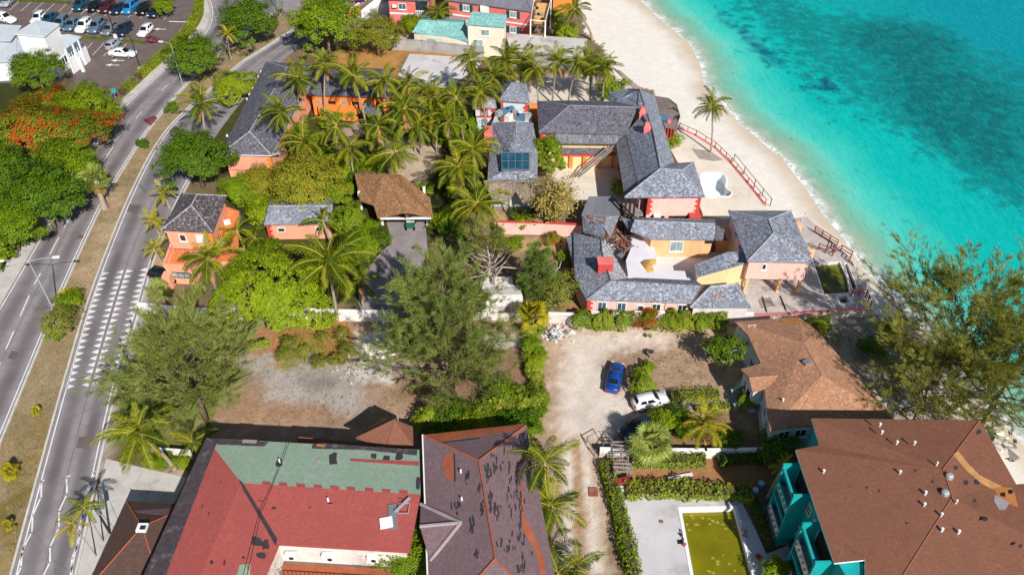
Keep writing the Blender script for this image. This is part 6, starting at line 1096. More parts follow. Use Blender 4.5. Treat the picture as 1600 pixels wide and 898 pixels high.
for nm, lb, pts, mt in (('scrap_frame', 'twisted dark scrap metal by the pool edge', [(1062, 826), (1066, 836), (1060, 832), (1068, 842), (1064, 848)], 'dark_metal'), ('scrap_frame', 'rusty curved pipes on the pool deck beside the right edge', [(1158, 826), (1166, 830), (1160, 836), (1168, 838)], 'rust_debris')):
    r = thing(nm, lb, 'scrap', G(*pts[0], .2))
    for a, b in zip(pts[:-1], pts[1:]): MB().tube([G(*a, .2), G((a[0] + b[0]) / 2 + 2, (a[1] + b[1]) / 2, .45), G(*b, .2)], .05, 5).build('pipe', mt, r)
for i, (x, y, s, mt, lb) in enumerate(((1063, 846, .5, 'dark_metal', 'small dark metal plate lying on the pool deck'), (1069, 850, .4, 'red_scrap', 'dark red board lying at the pool edge'), (1186, 870, .6, 'red_scrap', 'brown drain cover on the deck beyond the pool'), (1033, 814, .35, 'rust_debris', 'rusty strip on the bare deck'))):
    tag(MB().box(G(x, y, .19), (s, s * .8, .06), i).build('deck_board', mt), lb, 'scrap')
r = thing('crack_repair', 'long pale repaired joints in the concrete pool deck', 'joint', G(1020, 850, .15))
for a, b in (((1017, 835), (1024, 898)), ((995, 800), (1002, 826)), ((1036, 795), (1044, 832))): paint_line(r, Vector(g2(*a)) - Vector(r.location[:2]), Vector(g2(*b)) - Vector(r.location[:2]), .16, .009, 'white_paint' if a[0] < 1030 else 'rust_debris')
wallrun('boundary_wall', 'white boundary wall beside the road behind the olive casuarina', gp((222, 488), (300, 497), (380, 497)), 1.5, .25, 'white_paint', .08, capmat='white_trim'); wallrun('boundary_wall', 'stained yellowish white boundary wall at the foot of the leaning palm', gp((455, 497), (530, 500), (608, 502)), 1.6, .25, 'white_paint', .08, capmat='white_trim'); wallrun('boundary_wall', 'broken white boundary wall stub beside the white gatehouse', gp((735, 498), (820, 500)), .9, .3, 'old_white', .06, capmat='old_white')
wallrun('boundary_wall', 'long white garden wall between the pink villa and the sandy yard', gp((858, 503), (1000, 507), (1080, 507), (1172, 503)), 1.4, .3, 'old_white', .1, capmat='white_trim'); wallrun('boundary_wall', 'white sea-front terrace wall with red coping', gp((1172, 502), (1230, 500), (1290, 496), (1358, 492)), 1.0, .24, 'pale_concrete', .04, capmat='coral_wall')
for i, x in enumerate((928, 962, 995, 1030, 1068)): q = Vector(g2(x, 505)); MB().box((q.x, q.y - .02, .9), (.9, .42, 2.0)).build('wall_pier', 'white_paint', bpy.data.objects['boundary_wall.003'])
wallrun('garden_wall', 'low white wall with drip marks between the two yards', gp((938, 712), (1000, 713), (1100, 714), (1205, 712)), 1.2, .25, 'white_paint', .08, capmat='white_trim'); wallrun('garden_wall', 'pink garden wall with red coping by the bamboo', gp((775, 364), (850, 366), (907, 369)), 1.9, .25, 'pink_wall', .12); wallrun('garden_wall', 'weathered grey block wall behind the concrete pad', gp((606, 77), (660, 80), (755, 90)), 2.0, .25, 'grey_wall', .06, capmat='grey_wall')
wallrun('garden_wall', 'low cream wall stub under the leaning roadside palm', gp((243, 712), (300, 716)), 1.2, .25, 'cream_wall', .06, capmat='white_trim'); wallrun('garden_wall', 'orange wall beside the junction', gp((548, 30), (562, 20)), 1.8, .3, 'orange_wall', .15, capmat='white_trim')
wf = thing('picket_fence', 'white picket fence beside the coral house', 'fence', G(566, 28)); A_, B_ = Vector(g2(566, 29)), Vector(g2(598, 3))
for i in range(34): q = A_.lerp(B_, i / 33); MB().box((q.x, q.y, .8), (.12, .12, 1.6)).build('picket', 'white_trim', wf)
for z in (.35, 1.3): MB().beam((A_.x, A_.y, z), (B_.x, B_.y, z), .08, .14).build('rail', 'white_trim', wf)
# railings along the sea
RB = [(1060, 203), (1086, 214), (1116, 233), (1141, 257), (1167, 288), (1194, 322)]
wallrun('beach_wall', 'low red sea wall curving along the beach terrace', gp(*RB), .5, .26, 'red_wood', .08, capmat='coral_wall', z=-.2); railing('beach_railing', 'curved red timber railing on top of the beach sea wall', [g2(a + 1, b - 1) for a, b in RB], .7, 'red_wood', 1.8, (.95,), .08, z=.38)
railing('beach_railing', 'dark handrail with posts on the beach side of the sea wall', gl([(1146, 252), (1162, 272), (1178, 292), (1203, 322)]), 1.3, 'dark_metal', 2.6, (.97,), .07)
railing('deck_railing', 'red timber railing on the upper sea-front deck', gl([(1271, 366), (1306, 388), (1303, 396)]), 1.1, 'red_wood', 1.2, (.98, .6, .25), .1, z=.3); railing('stair_railing', 'red timber railing zigzagging down the beach stair', gl([(1277, 393), (1299, 403), (1312, 396), (1328, 406), (1325, 412)]), 1.1, 'red_wood', 1.2, (.98, .5), .1, z=.3); railing('pool_railing', 'red timber railing round the spa corner of the terrace', gl([(1329, 464), (1351, 466), (1357, 486)]), 1.1, 'red_wood', 1.1, (.98, .55), .1, z=.3)
tag(flat('deck_rug', [(1184, 468), (1204, 464), (1210, 478), (1190, 481)], .33, 'stone_grey'), 'grey square of gravel in the terrace paving', 'paving'); r = thing('terrace_beam', 'dark timber battens lying across the sea-front terrace', 'beam', G(1192, 470, .34))
for a, b in (((1191, 464), (1198, 487)), ((1219, 462), (1228, 484))): MB().beam(G(*a, .36), G(*b, .36), .14, .1).build('batten', 'dark_wood', r)
# ---------------------------------------------------------------- vehicles
def car_proto(kind):
    L, W, H, hood, cab0, cab1, rf0, rf1, belt = {'hatch': (4.0, 1.74, 1.5, .92, -1.88, .98, -1.5, .22, .95), 'sedan': (4.7, 1.8, 1.44, .92, -1.65, 1.15, -.95, .3, .93), 'suv': (4.5, 1.84, 1.72, 1.05, -2.1, 1.05, -1.85, .35, 1.08), 'van': (4.8, 1.8, 1.9, 1.1, -2.3, 1.75, -2.2, 1.05, 1.12)}[kind]; h = L / 2; parts = []
    xs = [-h, -h + .1, -h + .5, -h * .35, h * .15, h * .5, h - .35, h - .08, h]; tz = [.72, .9, belt, belt + .01, belt, hood, hood - .1, .7, .55]; hw = [.36, .43, .485, .5, .5, .495, .46, .4, .33]; bm = bmesh.new(); rings = []
    for x, z, w_ in zip(xs, tz, hw):
        w2 = w_ * W; rings.append([bm.verts.new(p) for p in ((x, -w2 * .9, .24), (x, -w2, .45), (x, -w2 * .99, z * .8), (x, -w2 * .88, z), (x, 0, z + .03), (x, w2 * .88, z), (x, w2 * .99, z * .8), (x, w2, .45), (x, w2 * .9, .24))])
    for a, b in zip(rings[:-1], rings[1:]):
        for i in range(9): bm.faces.new((a[i], b[i], b[(i + 1) % 9], a[(i + 1) % 9]))
    bm.faces.new(rings[0]); bm.faces.new(rings[-1][::-1])
    g = [(cab0, W * .42, belt - .02), (cab1, W * .42, belt - .04), (rf1, W * .335, H), (rf0, W * .335, H)]; cv = [[bm.verts.new((x, s * y, z)) for x, y, z in g] for s in (-1, 1)]; l, r = cv
    fs = [bm.faces.new((l[0], l[1], l[2], l[3])), bm.faces.new((r[3], r[2], r[1], r[0])), bm.faces.new((l[1], r[1], r[2], l[2])), bm.faces.new((l[3], r[3], r[0], l[0])), bm.faces.new((l[2], r[2], r[3], l[3]))]
    bmesh.ops.recalc_face_normals(bm, faces=bm.faces); bmesh.ops.bevel(bm, geom=[e for e in bm.edges if all(v in l + r for v in e.verts) and not all(v.co.z < belt + .05 for v in e.verts)], offset=.07, segments=2, affect='EDGES'); me = bpy.data.meshes.new('body'); bm.to_mesh(me); bm.free(); me.polygons.foreach_set('use_smooth', [True] * len(me.polygons)); me.materials.append(M('car_white')); parts.append(('body', me, True))
    def pane(q, off, nm, mat='car_glass'):
        q = [Vector(p) for p in q]; n = (q[1] - q[0]).cross(q[2] - q[0]).normalized(); c = sum(q, Vector()) / 4
        if n.dot(c - Vector((-.3, 0, .9))) < 0: q = q[::-1]; n = -n
        m2 = MB().add([p + n * off for p in q] + [p - n * .02 for p in q], [(0, 1, 2, 3)] + [(i, i + 4, (i + 1) % 4 + 4, (i + 1) % 4) for i in range(4)]); o = m2.build(nm, mat); d = o.data; bpy.data.objects.remove(o); parts.append((nm, d, False))
    def lp(a, b, c, d, u, v): a, b, c, d = map(Vector, (a, b, c, d)); return a.lerp(b, u).lerp(d.lerp(c, u), v)
    for s in (-1, 1):
        G4 = [(x, s * y, z) for x, y, z in g]
        for u0, u1 in ((.14, .44), (.48, .84)) if kind != 'sedan' else ((.2, .47), (.5, .82)): pane([lp(*G4, u0, .2), lp(*G4, u1, .2), lp(*G4, u1 - .02, .86), lp(*G4, u0 + .02, .86)], .012, 'side_window')
    fr = [(g[1][0], -g[1][1], g[1][2]), (g[1][0], g[1][1], g[1][2]), (g[2][0], g[2][1], g[2][2]), (g[2][0], -g[2][1], g[2][2])]; re = [(g[0][0], -g[0][1], g[0][2]), (g[0][0], g[0][1], g[0][2]), (g[3][0], g[3][1], g[3][2]), (g[3][0], -g[3][1], g[3][2])]
    pane([lp(*fr, .08, .12), lp(*fr, .92, .12), lp(*fr, .92, .9), lp(*fr, .08, .9)], .012, 'windscreen'); pane([lp(*re, .1, .25), lp(*re, .9, .25), lp(*re, .9, .88), lp(*re, .1, .88)], .012, 'rear_window')
    for s in (-1, 1):
        for nm, x, z, mt in (('headlight', h - .12, .68, 'lamp_glass'), ('tail_light', -h + .04, .78, 'tail_glass')): o = MB().box((x, s * W * .34, z), (.16, .34, .17)).build(nm, mt); parts.append((nm, o.data, False)); bpy.data.objects.remove(o)
        o = MB().box((cab1 - .25, s * W * .52, belt + .06), (.14, .2, .13)).build('wing_mirror', 'car_black'); parts.append(('wing_mirror', o.data, False)); bpy.data.objects.remove(o)
    for x in (-h * .62, h * .63):
        for s in (-1, 1):
            o = MB().tube([(x, s * (W * .5 - .2), .31), (x, s * (W * .5 + .01), .31)], .31, 16).build('tyre', 'black_rubber'); rim = MB().tube([(x, s * (W * .5 + .002), .31), (x, s * (W * .5 + .022), .31)], .19, 12).build('rim', 'galv'); parts.append(('wheel', o.data, False, ('rim', rim.data))); bpy.data.objects.remove(o); bpy.data.objects.remove(rim)
    return parts
CARS = {k: car_proto(k) for k in ('hatch', 'sedan', 'suv', 'van')}
def car(kind, c, v, col, label, group=None, sc=1.0):
    """car standing with its middle at a pixel, heading along the pixel vector v"""
    p = G(*c); q = G(c[0] + v[0], c[1] + v[1]) - p; r = thing('parked_car', label, 'car', (p.x, p.y, .02), group, math.atan2(q.y, q.x)); r.scale = (sc,) * 3
    for it in CARS[kind]:
        o = bpy.data.objects.new(it[0], it[1]); C.objects.link(o); o.parent = r
        if it[2]: o.material_slots[0].link = 'OBJECT'; o.material_slots[0].material = M('car_' + col)
        if len(it) > 3: s = bpy.data.objects.new(it[3][0], it[3][1]); C.objects.link(s); s.parent = o
    return r
GL_, D1 = 'cars in the car park', (-9, 9)
for kind, c, col, lb, v in (('sedan', (15, 6), 'silver', 'silver saloon alone in the upper car park row', (-9, 9)), ('suv', (10, 34), 'white', 'white estate car by the edge of the white office roof', (14, 4)), ('suv', (128, 13), 'teal', 'dark green SUV at the end of the filled row', D1), ('hatch', (149, 15), 'black', 'black hatchback between the dark green SUV and the maroon car', D1), ('suv', (169, 16), 'maroon', 'maroon SUV in the upper car park row', D1), ('sedan', (187, 18), 'navy', 'navy saloon between the maroon SUV and the bright blue van', D1), ('van', (206, 17), 'sky', 'bright blue van with pale windscreen', D1), ('suv', (227, 19), 'black', 'black SUV beside the bright blue van', D1), ('hatch', (244, 24), 'navy', 'small navy hatchback beside the island bush', D1), ('sedan', (226, 4), 'slate', 'grey-blue car behind the row by the car park island', D1), ('hatch', (62, 33), 'white', 'white hatchback half hidden behind the office roof peak', D1), ('sedan', (79, 34), 'teal', 'teal car behind the office roof peak', D1), ('suv', (98, 42), 'slate', 'slate SUV beside the office porch roof', D1), ('sedan', (115, 43), 'slate', 'blue-grey saloon next to the white SUV', D1), ('suv', (133, 46), 'white', 'white SUV in the middle car park row', D1), ('suv', (153, 47), 'slate', 'steel blue SUV beside the white SUV', D1), ('hatch', (173, 51), 'grey', 'grey hatchback by the lamp post', D1), ('suv', (196, 52), 'navy', 'dark navy SUV in the middle row by the planted strip', D1), ('hatch', (229, 53), 'white', 'white hatchback at the end of the middle row', D1), ('hatch', (179, 74), 'silver', 'small silver car below the planted strip', (9, -9)), ('sedan', (193, 88), 'white', 'white saloon driving across the car park', (16, 1))): car(kind, c, v, col, lb, GL_, 1.05)
car('sedan', (960, 594), (5, -22), 'blue', 'shiny blue saloon on the sandy yard', sc=.93); car('hatch', (1015, 631), (24, -5), 'white', 'white hatchback beside the round clipped shrubs'); car('hatch', (994, 674), (-16, 8), 'navy', 'dark car in the shade of the fan palm'); car('hatch', (560, 3), (20, -4), 'purple', 'purple car at the junction by the picket fence'); car('hatch', (258, 436), (14, 4), 'black', 'black car at the gate of the orange corner house')
gc = thing('golf_cart', 'green golf cart under the entrance canopy', 'golf cart', G(642, 354)); q = gc.location.copy()
MB().box(q + Vector((0, 0, .55)), (1.1, 1.6, .4)).build('body', 'golf_green', gc); MB().box(q + Vector((0, 0, 1.85)), (1.25, 1.9, .08)).build('roof', 'white_trim', gc); MB().box(q + Vector((0, .2, .95)), (1.1, .5, .35)).build('seat', 'white_trim', gc)
for dx in (-.55, .55):
    for dy in (-.8, .8): MB().tube([q + Vector((dx, dy, .5)), q + Vector((dx, dy, 1.85))], .03, 5).build('roof_post', 'dark_metal', gc); MB().tube([q + Vector((dx - .06, dy, .25)), q + Vector((dx + .1, dy, .25))], .25, 10).build('wheel', 'black_rubber', gc)
# ---------------------------------------------------------------- lamps, poles, signs
def lamp(label, base, h, heads, mat='galv', hm='white_trim', plinth=False):
    b = G(*base); r = thing('street_lamp', label, 'street lamp', b); MB().tube([b, b + Vector((0, 0, 1)), b + Vector((0, 0, h))], [.13, .1, .06], 8).build('pole', mat, r)
    for hx in heads:
        t = b + Vector((0, 0, h)); e = t + Vector((hx[0], hx[1], .25)); MB().tube([t, t.lerp(e, .5) + Vector((0, 0, .1)), e], .04, 6).build('arm', mat, r); d = Vector((hx[0], hx[1], 0)).normalized(); hd = MB().beam(e - d * .1, e + d * .65, .3, .14).build('lamp_head', hm, r); MB().beam(e + Vector((0, 0, -.08)), e + d * .55 + Vector((0, 0, -.08)), .22, .04).build('lens', 'lamp_glass', hd)
    if plinth: MB().box(b + Vector((0, 0, .4)), (.6, .6, .8)).build('plinth', 'white_paint', r)
    return r
lamp('tall double-armed street lamp standing in the grassy median', (92, 500), 9.2, ((2.7, .4), (-2.7, -.2))); lamp('single-armed pale street lamp at the edge of the median by the leafy trees', (287, 138), 8.0, ((-1.4, .3),)); lamp('dark twin lamp post on a white plinth in the car park lane', (221, 112), 6.5, ((-1.2, .6), (-.9, -.6)), 'dark_metal', 'dark_metal', True); lamp('dark lamp post in the planted strip among the parked cars', (182, 60), 6.5, ((-1.0, .4),), 'dark_metal', 'dark_metal', True); lamp('pale street lamp on the tip of the median at the junction', (438, 24), 8, ((1.5, .5), (-1.5, -.3)))
up = thing('utility_pole', 'weathered utility pole with a grey transformer beside the pavement', 'utility pole', G(172, 832)); b = up.location.copy(); MB().tube([b, b + Vector((0, 0, 5.0))], [.12, .08], 8).build('pole', 'dark_wood', up); MB().tube([b + Vector((.2, -.1, 3.4)), b + Vector((.2, -.1, 4.2))], .22, 10).build('transformer', 'metal_grey', up); MB().tube([b + Vector((0, 0, 4.7)), b + Vector((2.0, -1.0, .0))], .02, 4).build('stay_wire', 'dark_metal', up)
sg = thing('road_sign', 'small turquoise sign on a post beside the pavement under the trees', 'sign', G(183, 160)); b = sg.location.copy(); MB().tube([b, b + Vector((0, 0, 2.4))], .04, 6).build('post', 'galv', sg); MB().box(b + Vector((0, -.04, 2.2)), (.8, .05, .7), .5).build('panel', 'teal_wall', sg)
# ---------------------------------------------------------------- yard clutter
r = thing('timber_shack', 'tumbledown open timber shack with slatted sides beside the hedge', 'shack', G(968, 735)); b = Vector(g2(968, 728)); x0, y0 = b
for dx in (-.75, .75):
    for dy in (-1.9, 0, 1.9): MB().box((x0 + dx, y0 + dy, .8), (.12, .12, 1.6)).build('post', 'grey_wood', r)
    for z in (.4, .9, 1.4): MB().box((x0 + dx, y0, z), (.06, 3.9, .14)).build('slat', 'grey_wood', r)
for i in range(9): MB().box((x0 + rr.uniform(-.2, .2), y0 - 1.8 + i * .45, 1.62 + rr.uniform(0, .06)), (1.7 if i not in (3, 4, 6) else .8, .2, .05), rr.uniform(-.15, .15)).build('roof_plank', rr.choice(['grey_wood', 'grey_flash', 'rattan']), r)
MB().box((x0 + .2, y0 - 2.3, .9), (1.9, .9, .06), .25, tilt=Matrix.Rotation(-.3, 3, 'X')).build('red_sheet', 'red_scrap', r); MB().box((x0 + .2, y0 - 3.0, .4), (1.4, .6, .5), .1).build('white_box', 'white_paint', r)
r = thing('yard_gate', 'open tubular metal gate leaning at the mouth of the sandy track', 'gate', G(918, 695)); P4 = [G(917, 690, .1), G(926, 712, .1), G(936, 678, 1.3), G(948, 692, 1.2)]
for a, b in (((917, 684), (929, 706)), ((917, 684), (936, 673)), ((936, 673), (946, 690)), ((938, 702), (952, 680)), ((952, 680), (950, 694))): MB().tube([G(*a, .9), G(*b, .9)], .045, 6).build('frame_tube', 'metal_grey', r)
for x, y in ((917, 692), (929, 713), (952, 688), (938, 710)): q = Vector(g2(x, y)); MB().tube([(q.x, q.y, 0), (q.x, q.y, 1.1)], .06, 6).build('gate_post', 'metal_grey', r)
def heap(name, label, cx, cy, rx, ry, n, mats, cat, hmax=.6, smin=.2, smax=.9, part='scrap_piece'):
    r = thing(name, label, cat, G(cx, cy))
    for i in range(n):
        x, y = rr.gauss(cx, rx / 2), rr.gauss(cy, ry / 2); d = ((x - cx) / rx) ** 2 + ((y - cy) / ry) ** 2; z = .06 + max(0, hmax * (1 - d)) * rr.random(); MB().box(G(x, y, z), (rr.uniform(smin, smax), rr.uniform(smin, smax) * .7, rr.uniform(.05, .3)), rr.uniform(0, 3), tilt=Matrix.Rotation(rr.uniform(-.5, .5), 3, 'X')).build(part, rr.choice(mats), r)
    return r
heap('rubbish_heap', 'heap of broken boards and rubbish by the white garden wall', 868, 522, 20, 13, 110, ['white_paint', 'old_white', 'rust_debris', 'blue_unit', 'grey_wood', 'concrete', 'old_white', 'white_paint'], 'rubbish', .6, .12, .6); heap('rubbish_heap', 'scattered pale rubble at the edge of the sand pile', 612, 550, 22, 12, 30, ['old_white', 'concrete', 'stone_grey', 'concrete'], 'rubble', .25, .1, .4); heap('rubbish_heap', 'scattered rubble along the cleared plot', 555, 575, 45, 22, 70, ['old_white', 'concrete', 'stone_grey'], 'rubble', .08, .06, .26); heap('rubbish_heap', 'loose boulders and slabs under the shore casuarinas', 1420, 610, 40, 40, 40, ['stone_grey', 'concrete', 'pale_concrete'], 'rocks', .3, .3, 1.3); heap('rubbish_heap', 'pale rocks at the waterline below the turquoise apartments', 1570, 690, 22, 22, 26, ['pale_concrete', 'stone_grey', 'white_sand'], 'rocks', .5, .3, 1.4)
def mound(name, label, pts, h, mat, cat, z=0.):
    P = gl(pts, z); c = Vector((sum(p[0] for p in P) / len(P), sum(p[1] for p in P) / len(P))); mb = MB(); k = len(P); R_ = 6; vs = []
    for j in range(R_):
        f = 1 - j / R_
        for x, y in P: q = c.lerp(Vector((x, y)), f); vs.append((q.x, q.y, z - .05 + h * (1 - f * f) ** .8 * (1 + .25 * noise.noise((q.x, q.y, 1)))))
    vs.append((c.x, c.y, z + h)); fs = [(j * k + i, j * k + (i + 1) % k, (j + 1) * k + (i + 1) % k, (j + 1) * k + i) for j in range(R_ - 1) for i in range(k)] + [((R_ - 1) * k + i, (R_ - 1) * k + (i + 1) % k, len(vs) - 1) for i in range(k)]
    o = mb.add(vs, fs).build(name, mat, None, True); bm = bmesh.new(); bm.from_mesh(o.data); bmesh.ops.recalc_face_normals(bm, faces=bm.faces); bm.to_mesh(o.data); bm.free(); return tag(o, label, cat)
mound('sand_pile', 'pile of pale sand beside the big casuarina', [(556, 548), (562, 528), (585, 518), (612, 514), (636, 520), (640, 535), (622, 542), (616, 556), (590, 562), (565, 557)], .9, 'white_sand', 'sand pile'); tarp = mound('crumpled_tarp', 'crumpled tan tarpaulin on the pale flat roof of the pink villa', [t7(538, 495), t7(570, 475), t7(650, 470), t7(655, 500), t7(620, 520), t7(640, 560), t7(590, 568), t7(565, 530)], .6, 'tarp_tan', 'tarpaulin', 1.7)
r = thing('stone_urn', 'grey stone urn standing alone on the sandy yard', 'urn', G(1016, 556)); b = r.location.copy(); MB().tube([b, b + Vector((0, 0, .15)), b + Vector((0, 0, .3)), b + Vector((0, 0, .65)), b + Vector((0, 0, .7))], [.3, .18, .3, .5, .42], 12).build('bowl', 'stone_grey', r, True); MB().tube([b + Vector((0, 0, .68)), b + Vector((0, 0, .72))], .36, 12).build('soil', 'dark_soil', r)
tag(MB().beam(G(1043, 747, .12), G(1082, 740, .18), .35, .08).build('fallen_board', 'white_paint'), 'long white board lying in the strip of bare earth', 'board'); tag(MB().beam(G(1017, 733, .1), G(1023, 724, .1), .1, .08).build('fallen_branch', 'pale_bark'), 'short pale stick on the bare earth below the fan palm', 'stick'); tag(MB().box(G(927, 768, .05), (.9, 1.0, .1)).build('manhole_cover', 'rust_debris'), 'rusty square plate beside the sandy track', 'plate')
for i, (x, y, lb) in enumerate(((1187, 762, 'pale blue barrel in the shade of the turquoise apartments'), (1178, 772, 'second barrel half hidden in the hedge corner'))): b = G(x, y); r = thing('barrel', lb, 'barrel', b); MB().tube([b, b + Vector((0, 0, .1)), b + Vector((0, 0, .45)), b + Vector((0, 0, .85))], [.3, .34, .37, .32], 12).build('drum', 'blue_unit', r, True); MB().tube([b + Vector((0, 0, .85)), b + Vector((0, 0, .88))], .3, 12).build('lid', 'galv', r)
sheet('side_path', [(1198, 800), (1212, 795), (1232, 850), (1210, 852)], .03, 'pavers'); sheet('back_step', [(1196, 866), (1232, 852), (1240, 880), (1200, 892)], .12, 'concrete', -.1); sheet('garden_path', [(1046, 632), (1085, 626), (1140, 622), (1142, 628), (1090, 636), (1060, 640)], .02, 'grey_path', -.1)
for i in range(12): x = 1418 + rr.uniform(0, 30); tag(MB().box(G(x, 622 + i * 5, .15), (1.4, .5, .3), rr.uniform(0, 3)).build('stepping_slab', 'grey_wall'), 'flat grey slab in the shade beyond the tan-roofed house', 'slab', 'slabs behind the tan-roofed house') if i < 5 else None
for i, (x, y, lb) in enumerate(((665, 208, 'red gate pillar at the palm court entrance'), (676, 206, 'red gate pillar nearer the clipped hedge'))): b = G(x, y); r = thing('gate_pillar', lb, 'pillar', b); MB().box(b + Vector((0, 0, 1.0)), (.8, .8, 2.0)).build('shaft', 'coral_wall', r); MB().box(b + Vector((0, 0, 2.06)), (.95, .95, .12)).build('cap', 'red_trim', r)
# ---------------------------------------------------------------- vegetation in place
casuarina('cas_big', 'lf_casu', 101, 18, 7.6, 96, 10, .5, 0, .12); casuarina('cas_road', 'lf_casu', 102, 15, 8.4, 70, 9, .5, 8); casuarina('cas_shore', 'lf_casu2', 103, 15.5, 12.5, 56, 8, .5, 3); casuarina('cas_shore2', 'lf_casu2', 104, 13, 9.5, 52, 8, .45, 2); casuarina('norfolk', 'lf_pine', 105, 10, 2.6, 70, 7, .1, 0, .08, .4, .05, True); casuarina('cas_thin', 'lf_olive', 106, 9.5, 5.0, 50, 5, .8, 26, tmat='pale_bark')
def cas(key, x, y, label, sc=1., rz=0., name='casuarina_tree'): return tree(key, x, y, sc, label, 'tree', name, rz=rz, ground=True)
cas('cas_big', 706, 606, 'big dense blue-green casuarina in the middle of the vacant plot', 1.0); cas('cas_road', 322, 655, 'sprawling olive casuarina with bare limbs beside the zebra-striped road', 1.0); cas('cas_shore', 1462, 600, 'large leaning casuarina on the shore over the water'); cas('cas_shore2', 1535, 660, 'casuarina on the shore behind the turquoise apartments', 1.0, 1.3); cas('cas_shore2', 1425, 660, 'casuarina crowding the back of the tan-roofed house', .78, 2.9); cas('norfolk', 838, 478, 'slender dark conical pine by the white gatehouse', 1., 0, 'norfolk_pine'); cas('cas_thin', 765, 452, 'half-dead grey casuarina with bare pale branches by the gatehouse', 1., .5)
# street and garden trees
for a in (('round2', 303, 246, 1.15, 'dense dark green roadside tree in front of the orange wing'), ('round2', 388, 34, 1.2, 'broad tree on the median near the junction'), ('round2', 302, 88, 1.05, 'leafy tree on the median beside the street lamp'), ('vine', 366, 136, .62, 'rounded olive shrub tree against the orange wing roof'), ('bright', 508, 34, 1.25, 'big yellow-green tree at the junction corner'), ('rusty', 588, 54, 1.0, 'olive brown tree beside the yellow-green one'), ('round', 56, 112, .95, 'loose green tree in front of the white office'), ('flame', 40, 205, 1.1, 'flame tree covered in orange-red blossom by the road'), ('flame', 112, 205, .95, 'smaller flame tree with scattered orange blossom'), ('flame', 75, 165, .8, 'flame tree between the white office and the road'), ('round', 95, 262, 1.05, 'leafy tree between the flame tree and the pavement'), ('round', 135, 165, .95, 'bright green tree leaning to the pavement'), ('round2', 62, 305, 1.25, 'big dark tree below the flame trees'), ('round2', -10, 270, 1.2, 'dark tree at the back of the roadside grove'), ('round', 10, 350, .95, 'bushy roadside tree beside the pavement bend'), ('vine', 420, 462, 1.2, 'huge bright green vine-smothered tree mound'), ('rusty', 478, 285, 1.12, 'spreading dome tree tinged orange in the villa garden'), ('rusty', 412, 285, .7, 'small tree with orange tips under the orange wing gable'), ('round', 512, 300, .62, 'green shrub tree behind the orange hut'), ('ball', 545, 345, .9, 'rounded bush between the hut and the entrance canopy'), ('dome', 855, 246, 1.05, 'rounded bright green tree by the sunken courtyard'), ('bamboo', 868, 318, 1.45, 'pale straw-yellow bamboo clump by the pink wall'), ('plumeria', 1136, 545, 1.0, 'plumeria tree by the pale blue house'), ('bright', 640, 870, .62, 'dark glossy tree between the red roof and the worn brown roof'), ('sparse', 868, 452, 1.0, 'olive scrub tree beside the pink villa'), ('sparse', 840, 440, .8, 'small scrub tree beside the conical pine'), ('bright', 375, 296, .55, 'light green tree above the corner house'), ('round', 165, 172, .6, 'thin tree overhanging the pavement sign'), ('dome', 1278, 512, .55, 'low rounded bush at the corner of the tan roof'), ('greyshrub', 762, 14, 1.1, 'grey leafless bush above the cream tower'), ('greyshrub', 806, 36, 1.0, 'grey-green shrub in front of the grey roofed coral house'), ('greyshrub', 834, 42, .8, 'grey shrub under the timber roof terrace'), ('round', 645, 38, .55, 'dark round bush beside the turquoise-roofed cottage'), ('shrubb', 885, 50, 1.5, 'bright green bush at the top of the beach'), ('shrubd', 868, 28, 1.2, 'dusky bush between the timber terrace and the beach'), ('shrubb', 957, 140, 1.6, 'bright green sea-grape by the beach villa roof'), ('bright', 255, 10, .45, 'tall clipped bush on the car park island')): tree(*a)
LOOK = {'shrub': 'mid green', 'shrubd': 'dark green', 'shrubb': 'yellow-green', 'seagrape': 'large-leaved'}
ANCH = {'the brick path': (550, 215), 'the tan court': (645, 255), 'the entrance canopy': (600, 275), 'the orange court': (545, 175), 'the orange wing gable': (430, 262), 'the terracotta roof': (372, 340), 'the clipped hedge': (680, 222), 'the red chimney': (745, 225), 'the thatched veranda': (750, 300), 'the orange hut': (465, 335), 'the slim upright palm': (515, 235), 'the red gate pillars': (660, 195), 'the concrete pad': (660, 160), 'the garden dome tree': (480, 260)}
def near(x, y): return min(ANCH, key=lambda k: (ANCH[k][0] - x) ** 2 + (ANCH[k][1] - y) ** 2)
for i, (x, y, s, k) in enumerate(((20, 300, 1.6, 'shrubd'), (0, 330, 1.8, 'shrub'), (30, 335, 1.6, 'shrub'), (8, 375, 1.6, 'shrubd'), (-15, 400, 1.6, 'shrub'), (45, 315, 1.5, 'shrubd'), (95, 268, 1.4, 'shrub'), (118, 235, 1.4, 'shrubd'))): tree(k, x, y, s, 'low shrub in the thicket between the roadside trees and the pavement', 'shrub', 'shrub', 'thicket along the pavement')
for i in range(74): x = rr.choice([rr.uniform(450, 560), rr.uniform(560, 700), rr.uniform(380, 480), rr.uniform(680, 760)]); y = rr.uniform(170, 300) if x > 450 else rr.uniform(270, 350); (lambda k: tree(k, x, y, rr.uniform(.6, 1.2), '%s garden shrub beside %s' % (LOOK[k], near(x, y)), 'shrub', 'shrub', 'undergrowth of the villa garden'))(rr.choice(['shrub', 'shrubd', 'shrubb'])) if not (600 < x < 695 and 215 < y < 290) and not (535 < x < 575 and 190 < y < 245) else None
